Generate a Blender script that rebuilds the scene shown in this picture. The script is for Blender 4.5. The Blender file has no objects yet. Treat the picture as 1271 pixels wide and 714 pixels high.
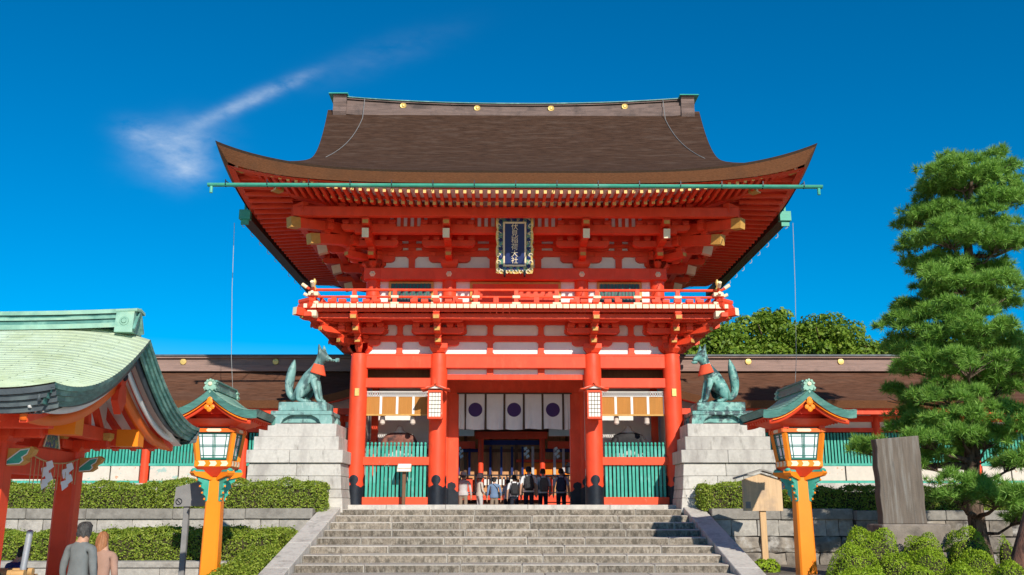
import bpy, bmesh, math, random
import numpy as np
from mathutils import Vector, Matrix, Euler
from mathutils import noise as mnoise

R = math.radians
random.seed(7)
rng = np.random.default_rng(7)
scene = bpy.context.scene
COL = scene.collection

# ------------------------------------------------------------------ camera
cam_d = bpy.data.cameras.new('camera')
cam = bpy.data.objects.new('camera', cam_d)
COL.objects.link(cam)
cam_d.sensor_width = 36.0
cam_d.lens = 1150.0 / 1271.0 * 36.0
cam_d.clip_start = 0.1
cam_d.clip_end = 3000.0
cam.location = (0.0, 0.0, 2.0)
cam.rotation_euler = (R(90 + 13.26), 0, 0)
scene.camera = cam

# ------------------------------------------------------------------ sun and sky
SUN_TRAVEL = Vector((-0.34, 1.0, -0.575)).normalized()      # direction the light travels
sun_el = math.asin(-SUN_TRAVEL.z)
sun_az = math.atan2(-SUN_TRAVEL.x, -SUN_TRAVEL.y)           # clockwise from +Y, where the sun stands
sd = bpy.data.lights.new('sun', 'SUN')
sd.energy = 5.0
sd.angle = R(0.53)
sd.color = (1.0, 0.93, 0.82)
sun = bpy.data.objects.new('sun', sd)
COL.objects.link(sun)
sun.rotation_euler = SUN_TRAVEL.to_track_quat('-Z', 'Y').to_euler()
sun.location = (20, -40, 30)

world = bpy.data.worlds.new('World')
scene.world = world
world.use_nodes = True
wn, wl = world.node_tree.nodes, world.node_tree.links
wn.clear()
sky = wn.new('ShaderNodeTexSky')
sky.sky_type = 'NISHITA'
sky.sun_disc = False
sky.sun_elevation = sun_el
sky.sun_rotation = sun_az
sky.altitude = 900
sky.air_density = 1.0
sky.dust_density = 0.15
sky.ozone_density = 3.0
wg = wn.new('ShaderNodeHueSaturation')
wg.inputs['Saturation'].default_value = 1.65
wg.inputs['Value'].default_value = 1.30
wg.inputs['Hue'].default_value = 0.496
wl.new(sky.outputs[0], wg.inputs['Color'])
# thin wisp of cirrus: a long streak with a fanned lower end, by direction
tc = wn.new('ShaderNodeTexCoord')


def wmath(op, a=None, b=None, clamp=False):
    n = wn.new('ShaderNodeMath')
    n.operation = op
    n.use_clamp = clamp
    for i, v in enumerate((a, b)):
        if v is None:
            continue
        if isinstance(v, (int, float)):
            n.inputs[i].default_value = v
        else:
            wl.new(v, n.inputs[i])
    return n.outputs[0]


sep = wn.new('ShaderNodeSeparateXYZ')
wl.new(tc.outputs['Generated'], sep.inputs[0])
sx = wmath('DIVIDE', sep.outputs[0], sep.outputs[1])      # tan azimuth
sz = wmath('DIVIDE', sep.outputs[2], sep.outputs[1])      # height over horizontal distance
noi = wn.new('ShaderNodeTexNoise')
noi.inputs['Scale'].default_value = 34
noi.inputs['Detail'].default_value = 7
noi.inputs['Roughness'].default_value = 0.6
mp = wn.new('ShaderNodeMapping')
mp.inputs['Rotation'].default_value = (0, R(-32), 0)
mp.inputs['Scale'].default_value = (0.6, 1, 1.5)
wl.new(tc.outputs['Generated'], mp.inputs[0])
wl.new(mp.outputs[0], noi.inputs['Vector'])


def blob(cx, cz, ang, la, lb):
    dx = wmath('SUBTRACT', sx, cx)
    dz = wmath('SUBTRACT', sz, cz)
    ca, sa = math.cos(ang), math.sin(ang)
    u = wmath('ADD', wmath('MULTIPLY', dx, ca / la), wmath('MULTIPLY', dz, sa / la))
    v = wmath('ADD', wmath('MULTIPLY', dx, -sa / lb), wmath('MULTIPLY', dz, ca / lb))
    r2 = wmath('ADD', wmath('MULTIPLY', u, u), wmath('MULTIPLY', v, v))
    return wmath('POWER', 2.718, wmath('MULTIPLY', r2, -1.0))


BL = [(-0.385, 0.402, 0.2, 0.040, 0.026, 0.52), (-0.428, 0.417, -0.3, 0.026, 0.014, 0.42), (-0.372, 0.374, 0.1, 0.024, 0.018, 0.55),
      (-0.318, 0.453, 0.46, 0.052, 0.0085, 0.55), (-0.262, 0.480, 0.42, 0.032, 0.007, 0.36), (-0.16, 0.515, 0.35, 0.08, 0.018, 0.07)]
tot = None
for b in BL:
    o = wmath('MULTIPLY', blob(*b[:5]), b[5])
    tot = o if tot is None else wmath('ADD', tot, o)
nz = wmath('MULTIPLY', wmath('SUBTRACT', noi.outputs['Fac'], 0.27), 2.3, clamp=True)
front = wmath('GREATER_THAN', sep.outputs[1], 0.05)
cl = wmath('MULTIPLY', wmath('MULTIPLY', tot, nz, clamp=True), front)
mixc = wn.new('ShaderNodeMixRGB')
mixc.inputs[2].default_value = (7.0, 8.2, 9.8, 1)
wl.new(cl, mixc.inputs[0])
wl.new(wg.outputs[0], mixc.inputs[1])
bg = wn.new('ShaderNodeBackground')
bg.inputs['Strength'].default_value = 0.092
wl.new(mixc.outputs[0], bg.inputs['Color'])
wo = wn.new('ShaderNodeOutputWorld')
wl.new(bg.outputs[0], wo.inputs['Surface'])

scene.view_settings.view_transform = 'Standard'
scene.view_settings.look = 'None'
scene.view_settings.gamma = 1.0
scene.view_settings.exposure = 0.08
scene.view_settings.use_curve_mapping = False

# ------------------------------------------------------------------ helpers: objects


def link(name, data, parent=None, loc=(0, 0, 0), rot=(0, 0, 0), sc=(1, 1, 1)):
    o = bpy.data.objects.new(name, data)
    COL.objects.link(o)
    o.parent = parent
    o.location = loc
    o.rotation_euler = rot
    o.scale = sc
    return o


def tag(o, label, cat, group=None):
    o['label'] = label
    o['category'] = cat
    if group:
        o['group'] = group
    return o


def thing(name, label, cat, loc=(0, 0, 0), rz=0.0, group=None):
    o = link(name, None, None, loc, (0, 0, rz))
    o.empty_display_size = 0.3
    return tag(o, label, cat, group)


def struct(o, kind='structure'):
    o['kind'] = kind
    return o


class MB:
    """collects shapes into one mesh"""

    def __init__(self):
        self.v, self.f, self.m = [], [], []

    def add(self, vs, fs, m=0, mat=None):
        b = len(self.v)
        if mat is not None:
            vs = [mat @ Vector(p) for p in vs]
        self.v += [tuple(p) for p in vs]
        for i, q in enumerate(fs):
            self.f.append(tuple(b + k for k in q))
            self.m.append(m[i] if isinstance(m, (list, tuple)) else m)

    def box(self, x0, x1, y0, y1, z0, z1, m=0, mat=None):
        vs = [(x, y, z) for x in (x0, x1) for y in (y0, y1) for z in (z0, z1)]
        fs = [(0, 1, 3, 2), (4, 6, 7, 5), (0, 4, 5, 1), (2, 3, 7, 6), (0, 2, 6, 4), (1, 5, 7, 3)]
        # faces: -x, +x, -y, +y, -z, +z
        self.add(vs, fs, m, mat)

    def cbox(self, x0, x1, y0, y1, z0, z1, b=0.01, m=0, mat=None):
        """box with chamfered edges"""
        vs, idx = [], {}
        lo, hi = (x0, y0, z0), (x1, y1, z1)
        for sx_ in (0, 1):
            for sy_ in (0, 1):
                for sz_ in (0, 1):
                    s = (sx_, sy_, sz_)
                    for ax in range(3):
                        p = [0, 0, 0]
                        for k in range(3):
                            e = hi[k] if s[k] else lo[k]
                            p[k] = e if k == ax else (e - b if s[k] else e + b)
                        idx[(s, ax)] = len(vs)
                        vs.append(p)
        fs = []
        for ax in range(3):
            o1, o2 = [k for k in range(3) if k != ax]
            for sd_ in (0, 1):
                q = []
                for a_, b_ in ((0, 0), (1, 0), (1, 1), (0, 1)):
                    s = [0, 0, 0]
                    s[ax], s[o1], s[o2] = sd_, a_, b_
                    q.append(idx[(tuple(s), ax)])
                fs.append(tuple(q))
        nmain = len(fs)
        for ax in range(3):
            o1, o2 = [k for k in range(3) if k != ax]
            for a_ in (0, 1):
                for b_ in (0, 1):
                    s0, s1 = [0, 0, 0], [0, 0, 0]
                    s0[o1] = s1[o1] = a_
                    s0[o2] = s1[o2] = b_
                    s1[ax] = 1
                    s0, s1 = tuple(s0), tuple(s1)
                    fs.append((idx[(s0, o1)], idx[(s1, o1)], idx[(s1, o2)], idx[(s0, o2)]))
        for sx_ in (0, 1):
            for sy_ in (0, 1):
                for sz_ in (0, 1):
                    s = (sx_, sy_, sz_)
                    fs.append((idx[(s, 0)], idx[(s, 1)], idx[(s, 2)]))
        if isinstance(m, (list, tuple)):
            m = list(m) + [m[0]] * (len(fs) - nmain)
        self.add(vs, fs, m, mat)

    def beam(self, p, q, w, h, m=0, mend=None):
        """rectangular bar from p to q; w across (horizontal), h up"""
        p, q = Vector(p), Vector(q)
        d = (q - p).normalized()
        side = d.cross(Vector((0, 0, 1)))
        if side.length < 1e-4:
            side = Vector((1, 0, 0))
        side.normalize()
        up = side.cross(d)
        vs = []
        for c in (p, q):
            for a_, b_ in ((-1, -1), (1, -1), (1, 1), (-1, 1)):
                vs.append(c + side * (a_ * w / 2) + up * (b_ * h / 2))
        e = m if mend is None else mend
        self.add(vs, [(0, 1, 2, 3), (4, 7, 6, 5), (0, 4, 5, 1), (1, 5, 6, 2), (2, 6, 7, 3), (3, 7, 4, 0)],
                 [m, e, m, m, m, m])

    def prism(self, poly, axis, a0, a1, m=0, mat=None):
        """poly of (u,v): axis x -> (y,z), axis y -> (x,z), axis z -> (x,y)"""
        def P(u, v, a_):
            return {'x': (a_, u, v), 'y': (u, a_, v), 'z': (u, v, a_)}[axis]
        n = len(poly)
        vs = [P(u, v, a0) for u, v in poly] + [P(u, v, a1) for u, v in poly]
        fs = [tuple(range(n)), tuple(range(2 * n - 1, n - 1, -1))]
        fs += [(i, (i + 1) % n, n + (i + 1) % n, n + i) for i in range(n)]
        self.add(vs, fs, m, mat)

    def tube(self, pts, rad, n=8, m=0, flat=1.0):
        pts = [Vector(p) for p in pts]
        if not isinstance(rad, (list, tuple)):
            rad = [rad] * len(pts)
        vs = []
        up0 = None
        for i, p in enumerate(pts):
            a_ = pts[max(0, i - 1)]
            b_ = pts[min(len(pts) - 1, i + 1)]
            d = (b_ - a_).normalized()
            ref = up0 if up0 is not None else (Vector((0, 0, 1)) if abs(d.z) < 0.9 else Vector((1, 0, 0)))
            s = d.cross(ref)
            if s.length < 1e-4:
                s = d.cross(Vector((0, 1, 0)))
            s.normalize()
            u = s.cross(d).normalized()
            up0 = u
            for k in range(n):
                t = 2 * math.pi * k / n
                vs.append(p + (s * math.cos(t) + u * math.sin(t) * flat) * rad[i])
        fs = []
        for i in range(len(pts) - 1):
            for k in range(n):
                k2 = (k + 1) % n
                fs.append((i * n + k, i * n + k2, (i + 1) * n + k2, (i + 1) * n + k))
        fs.append(tuple(range(n - 1, -1, -1)))
        fs.append(tuple((len(pts) - 1) * n + k for k in range(n)))
        self.add(vs, fs, m)

    def lathe(self, prof, n=16, c=(0, 0, 0), m=0, mat=None):
        vs, fs = [], []
        for r_, z_ in prof:
            for k in range(n):
                t = 2 * math.pi * k / n
                vs.append((c[0] + r_ * math.cos(t), c[1] + r_ * math.sin(t), c[2] + z_))
        for i in range(len(prof) - 1):
            for k in range(n):
                k2 = (k + 1) % n
                fs.append((i * n + k, i * n + k2, (i + 1) * n + k2, (i + 1) * n + k))
        fs.append(tuple(range(n - 1, -1, -1)))
        fs.append(tuple((len(prof) - 1) * n + k for k in range(n)))
        self.add(vs, fs, m, mat)

    def grid(self, fn, nu, nv, m=0):
        vs = [fn(i / nu, j / nv) for i in range(nu + 1) for j in range(nv + 1)]
        w = nv + 1
        fs = [(i * w + j, (i + 1) * w + j, (i + 1) * w + j + 1, i * w + j + 1) for i in range(nu) for j in range(nv)]
        self.add(vs, fs, m)

    def mesh(self, name, mats, smooth=False):
        me = bpy.data.meshes.new(name)
        me.from_pydata(self.v, [], self.f)
        if not isinstance(mats, (list, tuple)):
            mats = [mats]
        for k in mats:
            me.materials.append(M[k])
        if len(mats) > 1:
            me.polygons.foreach_set('material_index', [min(k, len(mats) - 1) for k in self.m])
        bm = bmesh.new()
        bm.from_mesh(me)
        bmesh.ops.recalc_face_normals(bm, faces=bm.faces)
        bm.to_mesh(me)
        bm.free()
        if smooth:
            me.shade_smooth()
            if smooth != 'full':
                try:
                    me.set_sharp_from_angle(angle=R(38))
                except Exception:
                    pass
        me.update()
        return me

    def build(self, name, mats, parent=None, smooth=False, loc=(0, 0, 0), rot=(0, 0, 0), sc=(1, 1, 1)):
        return link(name, self.mesh(name, mats, smooth), parent, loc, rot, sc)


def np_mesh(name, verts, k, mats, smooth=False):
    """verts (N,k,3): N separate k-gons"""
    n = verts.shape[0]
    me = bpy.data.meshes.new(name)
    me.vertices.add(n * k)
    me.vertices.foreach_set('co', verts.reshape(-1).astype(np.float32))
    me.loops.add(n * k)
    me.loops.foreach_set('vertex_index', np.arange(n * k, dtype=np.int32))
    me.polygons.add(n)
    me.polygons.foreach_set('loop_start', np.arange(0, n * k, k, dtype=np.int32))
    for q in (mats if isinstance(mats, (list, tuple)) else [mats]):
        me.materials.append(M[q])
    me.update(calc_edges=True)
    return me


def unit(a):
    return a / (np.linalg.norm(a, axis=-1, keepdims=True) + 1e-9)


def leaves(points, normals, size, spread=0.9, aspect=0.55, curl=0.0):
    """one pointed leaf (4-gon) per point, facing roughly along its normal"""
    n = len(points)
    nn = unit(normals + rng.normal(0, spread, (n, 3)))
    t = unit(np.cross(nn, rng.normal(0, 1, (n, 3))))
    b = np.cross(nn, t)
    s = size * rng.uniform(0.6, 1.25, (n, 1))
    p = points
    v = np.stack([p - t * s * 0.5, p + b * s * aspect * 0.5 + nn * s * 0.12, p + t * s * 0.5, p - b * s * aspect * 0.5 + nn * s * 0.12], axis=1)
    return v


# ------------------------------------------------------------------ helpers: materials
M = {}


def mk(name):
    m = bpy.data.materials.new(name)
    m.use_nodes = True
    nt = m.node_tree
    nt.nodes.clear()
    out = nt.nodes.new('ShaderNodeOutputMaterial')
    M[name] = m
    return m, nt, out


def ramp(nt, fac, stops):
    r = nt.nodes.new('ShaderNodeValToRGB')
    el = r.color_ramp.elements
    while len(el) < len(stops):
        el.new(0.5)
    for e, (p, c) in zip(el, stops):
        e.position = p
        e.color = (*c, 1)
    nt.links.new(fac, r.inputs[0])
    return r.outputs[0]


def noise(nt, vec, scale, detail=5, rough=0.55, stretch=None):
    n = nt.nodes.new('ShaderNodeTexNoise')
    n.inputs['Scale'].default_value = scale
    n.inputs['Detail'].default_value = detail
    n.inputs['Roughness'].default_value = rough
    if stretch:
        mpn = nt.nodes.new('ShaderNodeMapping')
        mpn.inputs['Scale'].default_value = stretch
        nt.links.new(vec, mpn.inputs[0])
        vec = mpn.outputs[0]
    nt.links.new(vec, n.inputs['Vector'])
    return n.outputs['Fac']


def mix(nt, fac, a, b, mode='MIX'):
    n = nt.nodes.new('ShaderNodeMixRGB')
    n.blend_type = mode
    for i, v in enumerate((fac, a, b)):
        if isinstance(v, (int, float)):
            n.inputs[i].default_value = v
        elif isinstance(v, tuple):
            n.inputs[i].default_value = (*v, 1)
        else:
            nt.links.new(v, n.inputs[i])
    return n.outputs[0]


def pm(name, col, rough=0.6, var=0.12, scale=6, stretch=None, bump=0.15, bscale=40, bstretch=None, metal=0.0,
       patch=None, pscale=1.5, plo=0.5, phi=0.65, pamt=1.0, pstretch=None, patch2=None, objvar=0.0, spec=0.35, world_co=False):
    """procedural surface: base colour with grain, optional patches of other colours, per-object variation, bump"""
    m, nt, out = mk(name)
    b = nt.nodes.new('ShaderNodeBsdfPrincipled')
    co = nt.nodes.new('ShaderNodeTexCoord').outputs['Object']
    oi = nt.nodes.new('ShaderNodeObjectInfo')
    va = nt.nodes.new('ShaderNodeVectorMath')
    va.operation = 'ADD'
    nt.links.new(co, va.inputs[0])
    nt.links.new(oi.outputs['Location' if world_co else 'Random'], va.inputs[1])
    vec = va.outputs[0]
    lo = tuple(max(0, c * (1 - var)) for c in col)
    hi = tuple(min(1, c * (1 + var)) for c in col)
    c = ramp(nt, noise(nt, vec, scale, 6, 0.6, stretch), [(0.3, lo), (0.7, hi)])
    if patch:
        c = mix(nt, mixfac(nt, noise(nt, vec, pscale, 7, 0.62, pstretch), plo, phi, pamt), c, patch)
    if patch2:
        c = mix(nt, mixfac(nt, noise(nt, vec, pscale * 2.3, 7, 0.65, pstretch), plo + 0.05, phi + 0.03, pamt), c, patch2)
    if objvar:
        mr = nt.nodes.new('ShaderNodeMapRange')
        mr.inputs[3].default_value = 1 - objvar
        mr.inputs[4].default_value = 1 + objvar
        nt.links.new(oi.outputs['Random'], mr.inputs[0])
        hs = nt.nodes.new('ShaderNodeHueSaturation')
        nt.links.new(mr.outputs[0], hs.inputs['Value'])
        nt.links.new(c, hs.inputs['Color'])
        c = hs.outputs[0]
    nt.links.new(c, b.inputs['Base Color'])
    b.inputs['Roughness'].default_value = rough
    b.inputs['Metallic'].default_value = metal
    b.inputs['Specular IOR Level'].default_value = spec
    if bump:
        bn = nt.nodes.new('ShaderNodeBump')
        bn.inputs['Strength'].default_value = bump
        bn.inputs['Distance'].default_value = 0.02
        nt.links.new(noise(nt, vec, bscale, 6, 0.6, bstretch), bn.inputs['Height'])
        nt.links.new(bn.outputs[0], b.inputs['Normal'])
    nt.links.new(b.outputs[0], out.inputs[0])
    return m


def mixfac(nt, fac, lo, hi, amt=1.0):
    mr = nt.nodes.new('ShaderNodeMapRange')
    mr.inputs[1].default_value = lo
    mr.inputs[2].default_value = hi
    mr.inputs[4].default_value = amt
    nt.links.new(fac, mr.inputs[0])
    return mr.outputs[0]


def leafmat(name, stops, trans=0.3, rough=0.5):
    m, nt, out = mk(name)
    g = nt.nodes.new('ShaderNodeNewGeometry')
    co = nt.nodes.new('ShaderNodeTexCoord').outputs['Object']
    mx = nt.nodes.new('ShaderNodeMath')
    mx.operation = 'ADD'
    m2 = nt.nodes.new('ShaderNodeMath')
    m2.operation = 'MULTIPLY'
    m2.inputs[1].default_value = 0.55
    nt.links.new(g.outputs['Random Per Island'], m2.inputs[0])
    m3 = nt.nodes.new('ShaderNodeMath')
    m3.operation = 'MULTIPLY'
    m3.inputs[1].default_value = 0.45
    nt.links.new(noise(nt, co, 2.2, 3), m3.inputs[0])
    nt.links.new(m2.outputs[0], mx.inputs[0])
    nt.links.new(m3.outputs[0], mx.inputs[1])
    c = ramp(nt, mx.outputs[0], stops)
    p = nt.nodes.new('ShaderNodeBsdfPrincipled')
    nt.links.new(c, p.inputs['Base Color'])
    p.inputs['Roughness'].default_value = rough
    p.inputs['Specular IOR Level'].default_value = 0.25
    t = nt.nodes.new('ShaderNodeBsdfTranslucent')
    nt.links.new(mix(nt, 0.5, c, (0.25, 0.4, 0.03), 'MIX'), t.inputs[0])
    s = nt.nodes.new('ShaderNodeMixShader')
    s.inputs[0].default_value = trans
    nt.links.new(p.outputs[0], s.inputs[1])
    nt.links.new(t.outputs[0], s.inputs[2])
    nt.links.new(s.outputs[0], out.inputs[0])


pm('red', (0.80, 0.070, 0.023), 0.5, 0.10, 3, patch=(0.62, 0.045, 0.014), pscale=2.0, plo=0.5, phi=0.72, pamt=0.7, pstretch=(1, 1, 0.35), patch2=(0.82, 0.125, 0.055), bump=0.18, bscale=9, bstretch=(3, 3, 0.6), spec=0.3)
pm('red_worn', (0.76, 0.085, 0.03), 0.55, 0.1, 3, patch=(0.70, 0.30, 0.20), pscale=3.5, plo=0.62, phi=0.72, pamt=0.8, bump=0.1, spec=0.25)
pm('orange', (0.88, 0.15, 0.015), 0.42, 0.06, 3, patch=(0.85, 0.15, 0.01), pscale=1.2, bump=0.06, bscale=20, spec=0.35)
pm('amber', (0.96, 0.255, 0.012), 0.4, 0.05, 3, patch=(0.92, 0.24, 0.01), pscale=1.0, bump=0.05, bscale=20, spec=0.35)
pm('white', (0.80, 0.78, 0.74), 0.7, 0.04, 5, bump=0.06, patch=(0.68, 0.65, 0.60), pscale=2, plo=0.55, phi=0.8, pamt=0.6)
pm('cream', (0.82, 0.70, 0.48), 0.6, 0.06, 5, bump=0.05, patch=(0.75, 0.58, 0.33), pscale=4, plo=0.55, phi=0.7)
pm('gold', (0.72, 0.50, 0.16), 0.38, 0.15, 20, metal=0.35, bump=0.15, bscale=60)
pm('ochre', (0.55, 0.30, 0.07), 0.55, 0.12, 12, bump=0.1, bscale=60)
pm('yellow_end', (0.80, 0.50, 0.16), 0.55, 0.1, 6, bump=0.05)
pm('teal_dark', (0.012, 0.15, 0.115), 0.45, 0.12, 8, bump=0.08)
pm('teal', (0.045, 0.36, 0.27), 0.5, 0.12, 8, patch=(0.10, 0.45, 0.37), pscale=3, bump=0.08)
pm('bark_roof', (0.062, 0.033, 0.021), 0.95, 0.6, 9, stretch=(0.3, 2.6, 2.6), bump=1.0, bscale=11, bstretch=(0.35, 2.5, 6),
   patch=(0.105, 0.068, 0.050), pscale=2.2, plo=0.50, phi=0.70, pamt=0.7, pstretch=(0.5, 1.6, 1.6), patch2=(0.036, 0.021, 0.016), spec=0.1)
pm('bark_edge', (0.21, 0.088, 0.042), 0.95, 0.25, 14, stretch=(1, 1, 6), bump=0.7, bscale=18, bstretch=(0.7, 0.7, 14),
   patch=(0.14, 0.07, 0.04), pscale=0.9, plo=0.5, phi=0.7, pamt=0.6, spec=0.1)
pm('bark_gallery', (0.125, 0.058, 0.035), 0.95, 0.5, 9, stretch=(0.3, 2.6, 2.6), bump=1.0, bscale=11, bstretch=(0.35, 2.5, 6), patch=(0.17, 0.10, 0.07), pscale=2.0, plo=0.5, phi=0.74, pamt=0.6, pstretch=(0.5, 1.6, 1.6), patch2=(0.075, 0.036, 0.025), spec=0.1)
pm('ridge_gate', (0.165, 0.115, 0.10), 0.85, 0.3, 4, stretch=(0.4, 2, 5), bump=0.4, patch=(0.08, 0.06, 0.055), pscale=1.8, plo=0.5, phi=0.7)
pm('ridge_wood', (0.28, 0.185, 0.155), 0.85, 0.2, 4, stretch=(0.4, 2, 5), bump=0.3, patch=(0.12, 0.09, 0.08), pscale=1.4, plo=0.55, phi=0.75)
pm('copper', (0.27, 0.47, 0.36), 0.6, 0.14, 5, patch=(0.12, 0.30, 0.24), pscale=1.6, plo=0.52, phi=0.7, patch2=(0.38, 0.50, 0.33), bump=0.2, bscale=30, spec=0.3)
pm('copper_roof', (0.44, 0.51, 0.35), 0.55, 0.10, 4, patch=(0.50, 0.60, 0.47), pscale=0.9, plo=0.42, phi=0.68, patch2=(0.37, 0.44, 0.27), bump=0.2, bscale=30, spec=0.3)
pm('copper_dark', (0.085, 0.235, 0.20), 0.5, 0.3, 5, stretch=(1, 1, 5), patch=(0.22, 0.44, 0.36), pscale=2.2, plo=0.52, phi=0.66, bump=0.25, bscale=25, spec=0.35)
pm('gutter_green', (0.06, 0.37, 0.26), 0.5, 0.15, 3, stretch=(1, 4, 4), patch=(0.15, 0.48, 0.36), pscale=1.1, plo=0.5, phi=0.7, bump=0.1)
pm('slate', (0.07, 0.085, 0.095), 0.5, 0.2, 4, bump=0.2, patch=(0.11, 0.14, 0.14), pscale=2)
pm('black', (0.014, 0.018, 0.026), 0.45, 0.3, 10, bump=0.15, metal=0.3)
pm('dark_wood', (0.06, 0.032, 0.018), 0.6, 0.25, 5, stretch=(3, 3, 0.5), bump=0.15)
pm('brown', (0.16, 0.075, 0.035), 0.6, 0.25, 5, stretch=(3, 3, 0.5), bump=0.15)
pm('hall_wood', (0.52, 0.26, 0.11), 0.6, 0.25, 5, stretch=(3, 3, 0.5), bump=0.15)
pm('bamboo_blind', (0.56, 0.25, 0.05), 0.6, 0.25, 4, stretch=(40, 1, 0.4), bump=0.5, bscale=8, bstretch=(25, 1, 0.3))
pm('cloth', (0.74, 0.72, 0.70), 0.9, 0.04, 3, bump=0.08, bscale=80)
pm('navy', (0.012, 0.028, 0.13), 0.75, 0.2, 5, bump=0.1)
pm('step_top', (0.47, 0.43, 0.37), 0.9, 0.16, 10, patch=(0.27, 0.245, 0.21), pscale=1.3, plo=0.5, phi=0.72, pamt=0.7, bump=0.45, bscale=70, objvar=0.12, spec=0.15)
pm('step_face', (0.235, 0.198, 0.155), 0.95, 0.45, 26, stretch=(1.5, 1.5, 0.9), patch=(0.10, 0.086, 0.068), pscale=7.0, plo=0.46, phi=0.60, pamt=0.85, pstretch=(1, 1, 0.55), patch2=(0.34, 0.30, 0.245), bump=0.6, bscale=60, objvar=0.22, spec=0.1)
pm('granite', (0.52, 0.49, 0.44), 0.85, 0.10, 12, patch=(0.36, 0.33, 0.30), pscale=2.0, plo=0.50, phi=0.68, pamt=0.85, pstretch=(1, 1, 0.35), patch2=(0.26, 0.235, 0.205), bump=0.35, bscale=60, objvar=0.09, spec=0.2)
pm('wall_stone', (0.42, 0.39, 0.345), 0.95, 0.2, 7, patch=(0.16, 0.145, 0.13), pscale=1.7, plo=0.48, phi=0.66, pamt=0.8, patch2=(0.46, 0.42, 0.37), bump=0.7, bscale=18, objvar=0.16, spec=0.1)
pm('rough_stone', (0.26, 0.225, 0.185), 0.95, 0.25, 5, patch=(0.085, 0.075, 0.068), pscale=1.6, plo=0.45, phi=0.62, patch2=(0.36, 0.335, 0.30), bump=1.0, bscale=9, objvar=0.2, spec=0.1)
pm('cap_stone', (0.27, 0.25, 0.22), 0.95, 0.18, 9, patch=(0.15, 0.135, 0.12), pscale=2.0, plo=0.5, phi=0.7, bump=0.5, bscale=30, objvar=0.12, spec=0.1)
pm('joint', (0.05, 0.045, 0.04), 1.0, 0.3, 8, bump=0.3)
pm('soil', (0.20, 0.165, 0.125), 1.0, 0.25, 4, bump=0.8, bscale=20, patch=(0.12, 0.10, 0.075), pscale=1.0)
pm('gravel', (0.52, 0.48, 0.42), 1.0, 0.2, 30, bump=0.8, bscale=60, patch=(0.33, 0.30, 0.26), pscale=0.5, world_co=True)
pm('bronze', (0.185, 0.355, 0.325), 0.55, 0.15, 6, patch=(0.05, 0.085, 0.09), pscale=3.2, plo=0.50, phi=0.58, pamt=0.8, pstretch=(1, 1, 0.45), patch2=(0.30, 0.46, 0.42), bump=0.25, bscale=25, spec=0.4)
pm('bronze_dark', (0.13, 0.34, 0.30), 0.5, 0.15, 6, patch=(0.035, 0.06, 0.07), pscale=2.6, plo=0.46, phi=0.56, pamt=0.95, patch2=(0.24, 0.46, 0.40), bump=0.25, bscale=25, spec=0.4)
pm('bib', (0.78, 0.10, 0.04), 0.85, 0.08, 6, bump=0.15)
pm('stele', (0.145, 0.118, 0.095), 0.9, 0.2, 4, stretch=(5, 5, 0.5), patch=(0.24, 0.225, 0.20), pscale=3.0, plo=0.5, phi=0.66, pamt=0.8, pstretch=(3, 3, 0.22), patch2=(0.11, 0.10, 0.09), bump=0.3, bscale=40, spec=0.15)
pm('plinth_stone', (0.24, 0.20, 0.165), 0.9, 0.2, 6, patch=(0.14, 0.12, 0.10), pscale=2, bump=0.5, bscale=30, spec=0.1)
pm('trunk', (0.15, 0.105, 0.078), 0.95, 0.35, 7, stretch=(2, 2, 0.6), patch=(0.04, 0.028, 0.022), pscale=6, plo=0.5, phi=0.6, pstretch=(1.6, 1.6, 0.5), bump=1.0, bscale=14, bstretch=(1.6, 1.6, 0.5), spec=0.1)
pm('trunk_red', (0.26, 0.125, 0.085), 0.95, 0.35, 7, stretch=(2, 2, 0.6), patch=(0.09, 0.05, 0.04), pscale=5, plo=0.5, phi=0.6, pstretch=(1.6, 1.6, 0.6), bump=1.0, bscale=12, bstretch=(1.6, 1.6, 0.6), spec=0.1)
pm('twig', (0.05, 0.04, 0.022), 1.0, 0.3, 12, bump=0.3)
pm('sign_wood', (0.62, 0.42, 0.24), 0.75, 0.15, 4, stretch=(6, 6, 0.6), patch=(0.45, 0.32, 0.21), pscale=1.5, bump=0.15)
pm('post_wood', (0.60, 0.38, 0.19), 0.7, 0.12, 6, stretch=(6, 6, 0.5), bump=0.15)
pm('grey_metal', (0.22, 0.215, 0.21), 0.6, 0.12, 6, metal=0.0, bump=0.05)
pm('steel', (0.45, 0.47, 0.50), 0.4, 0.08, 6, metal=0.5, bump=0.05)
pm('glass_white', (0.80, 0.86, 0.88), 0.35, 0.03, 3, bump=0.02, spec=0.5)
pm('paper_white', (0.84, 0.80, 0.70), 0.7, 0.04, 5, bump=0.04)
pm('skin', (0.52, 0.29, 0.19), 0.6, 0.05, 6, bump=0.0)
pm('hair_black', (0.012, 0.010, 0.009), 0.5, 0.3, 30, stretch=(4, 4, 0.6), bump=0.3, bscale=60)
pm('hair_grey', (0.05, 0.048, 0.046), 0.6, 0.6, 26, stretch=(4, 4, 0.7), bump=0.4, bscale=60)
pm('hair_brown', (0.33, 0.14, 0.06), 0.5, 0.25, 24, stretch=(4, 4, 0.5), bump=0.3, bscale=60)
pm('cloth_grey', (0.155, 0.17, 0.17), 0.9, 0.12, 7, bump=0.25, bscale=14)
pm('cloth_jeans', (0.025, 0.06, 0.13), 0.9, 0.2, 12, bump=0.2)
pm('cloth_pink', (0.36, 0.215, 0.16), 0.9, 0.1, 6, bump=0.2, bscale=14)
pm('cloth_pale', (0.46, 0.46, 0.47), 0.9, 0.08, 6, bump=0.2, bscale=14)
pm('cloth_beige', (0.50, 0.46, 0.41), 0.9, 0.08, 6, bump=0.2, bscale=14)
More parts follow.
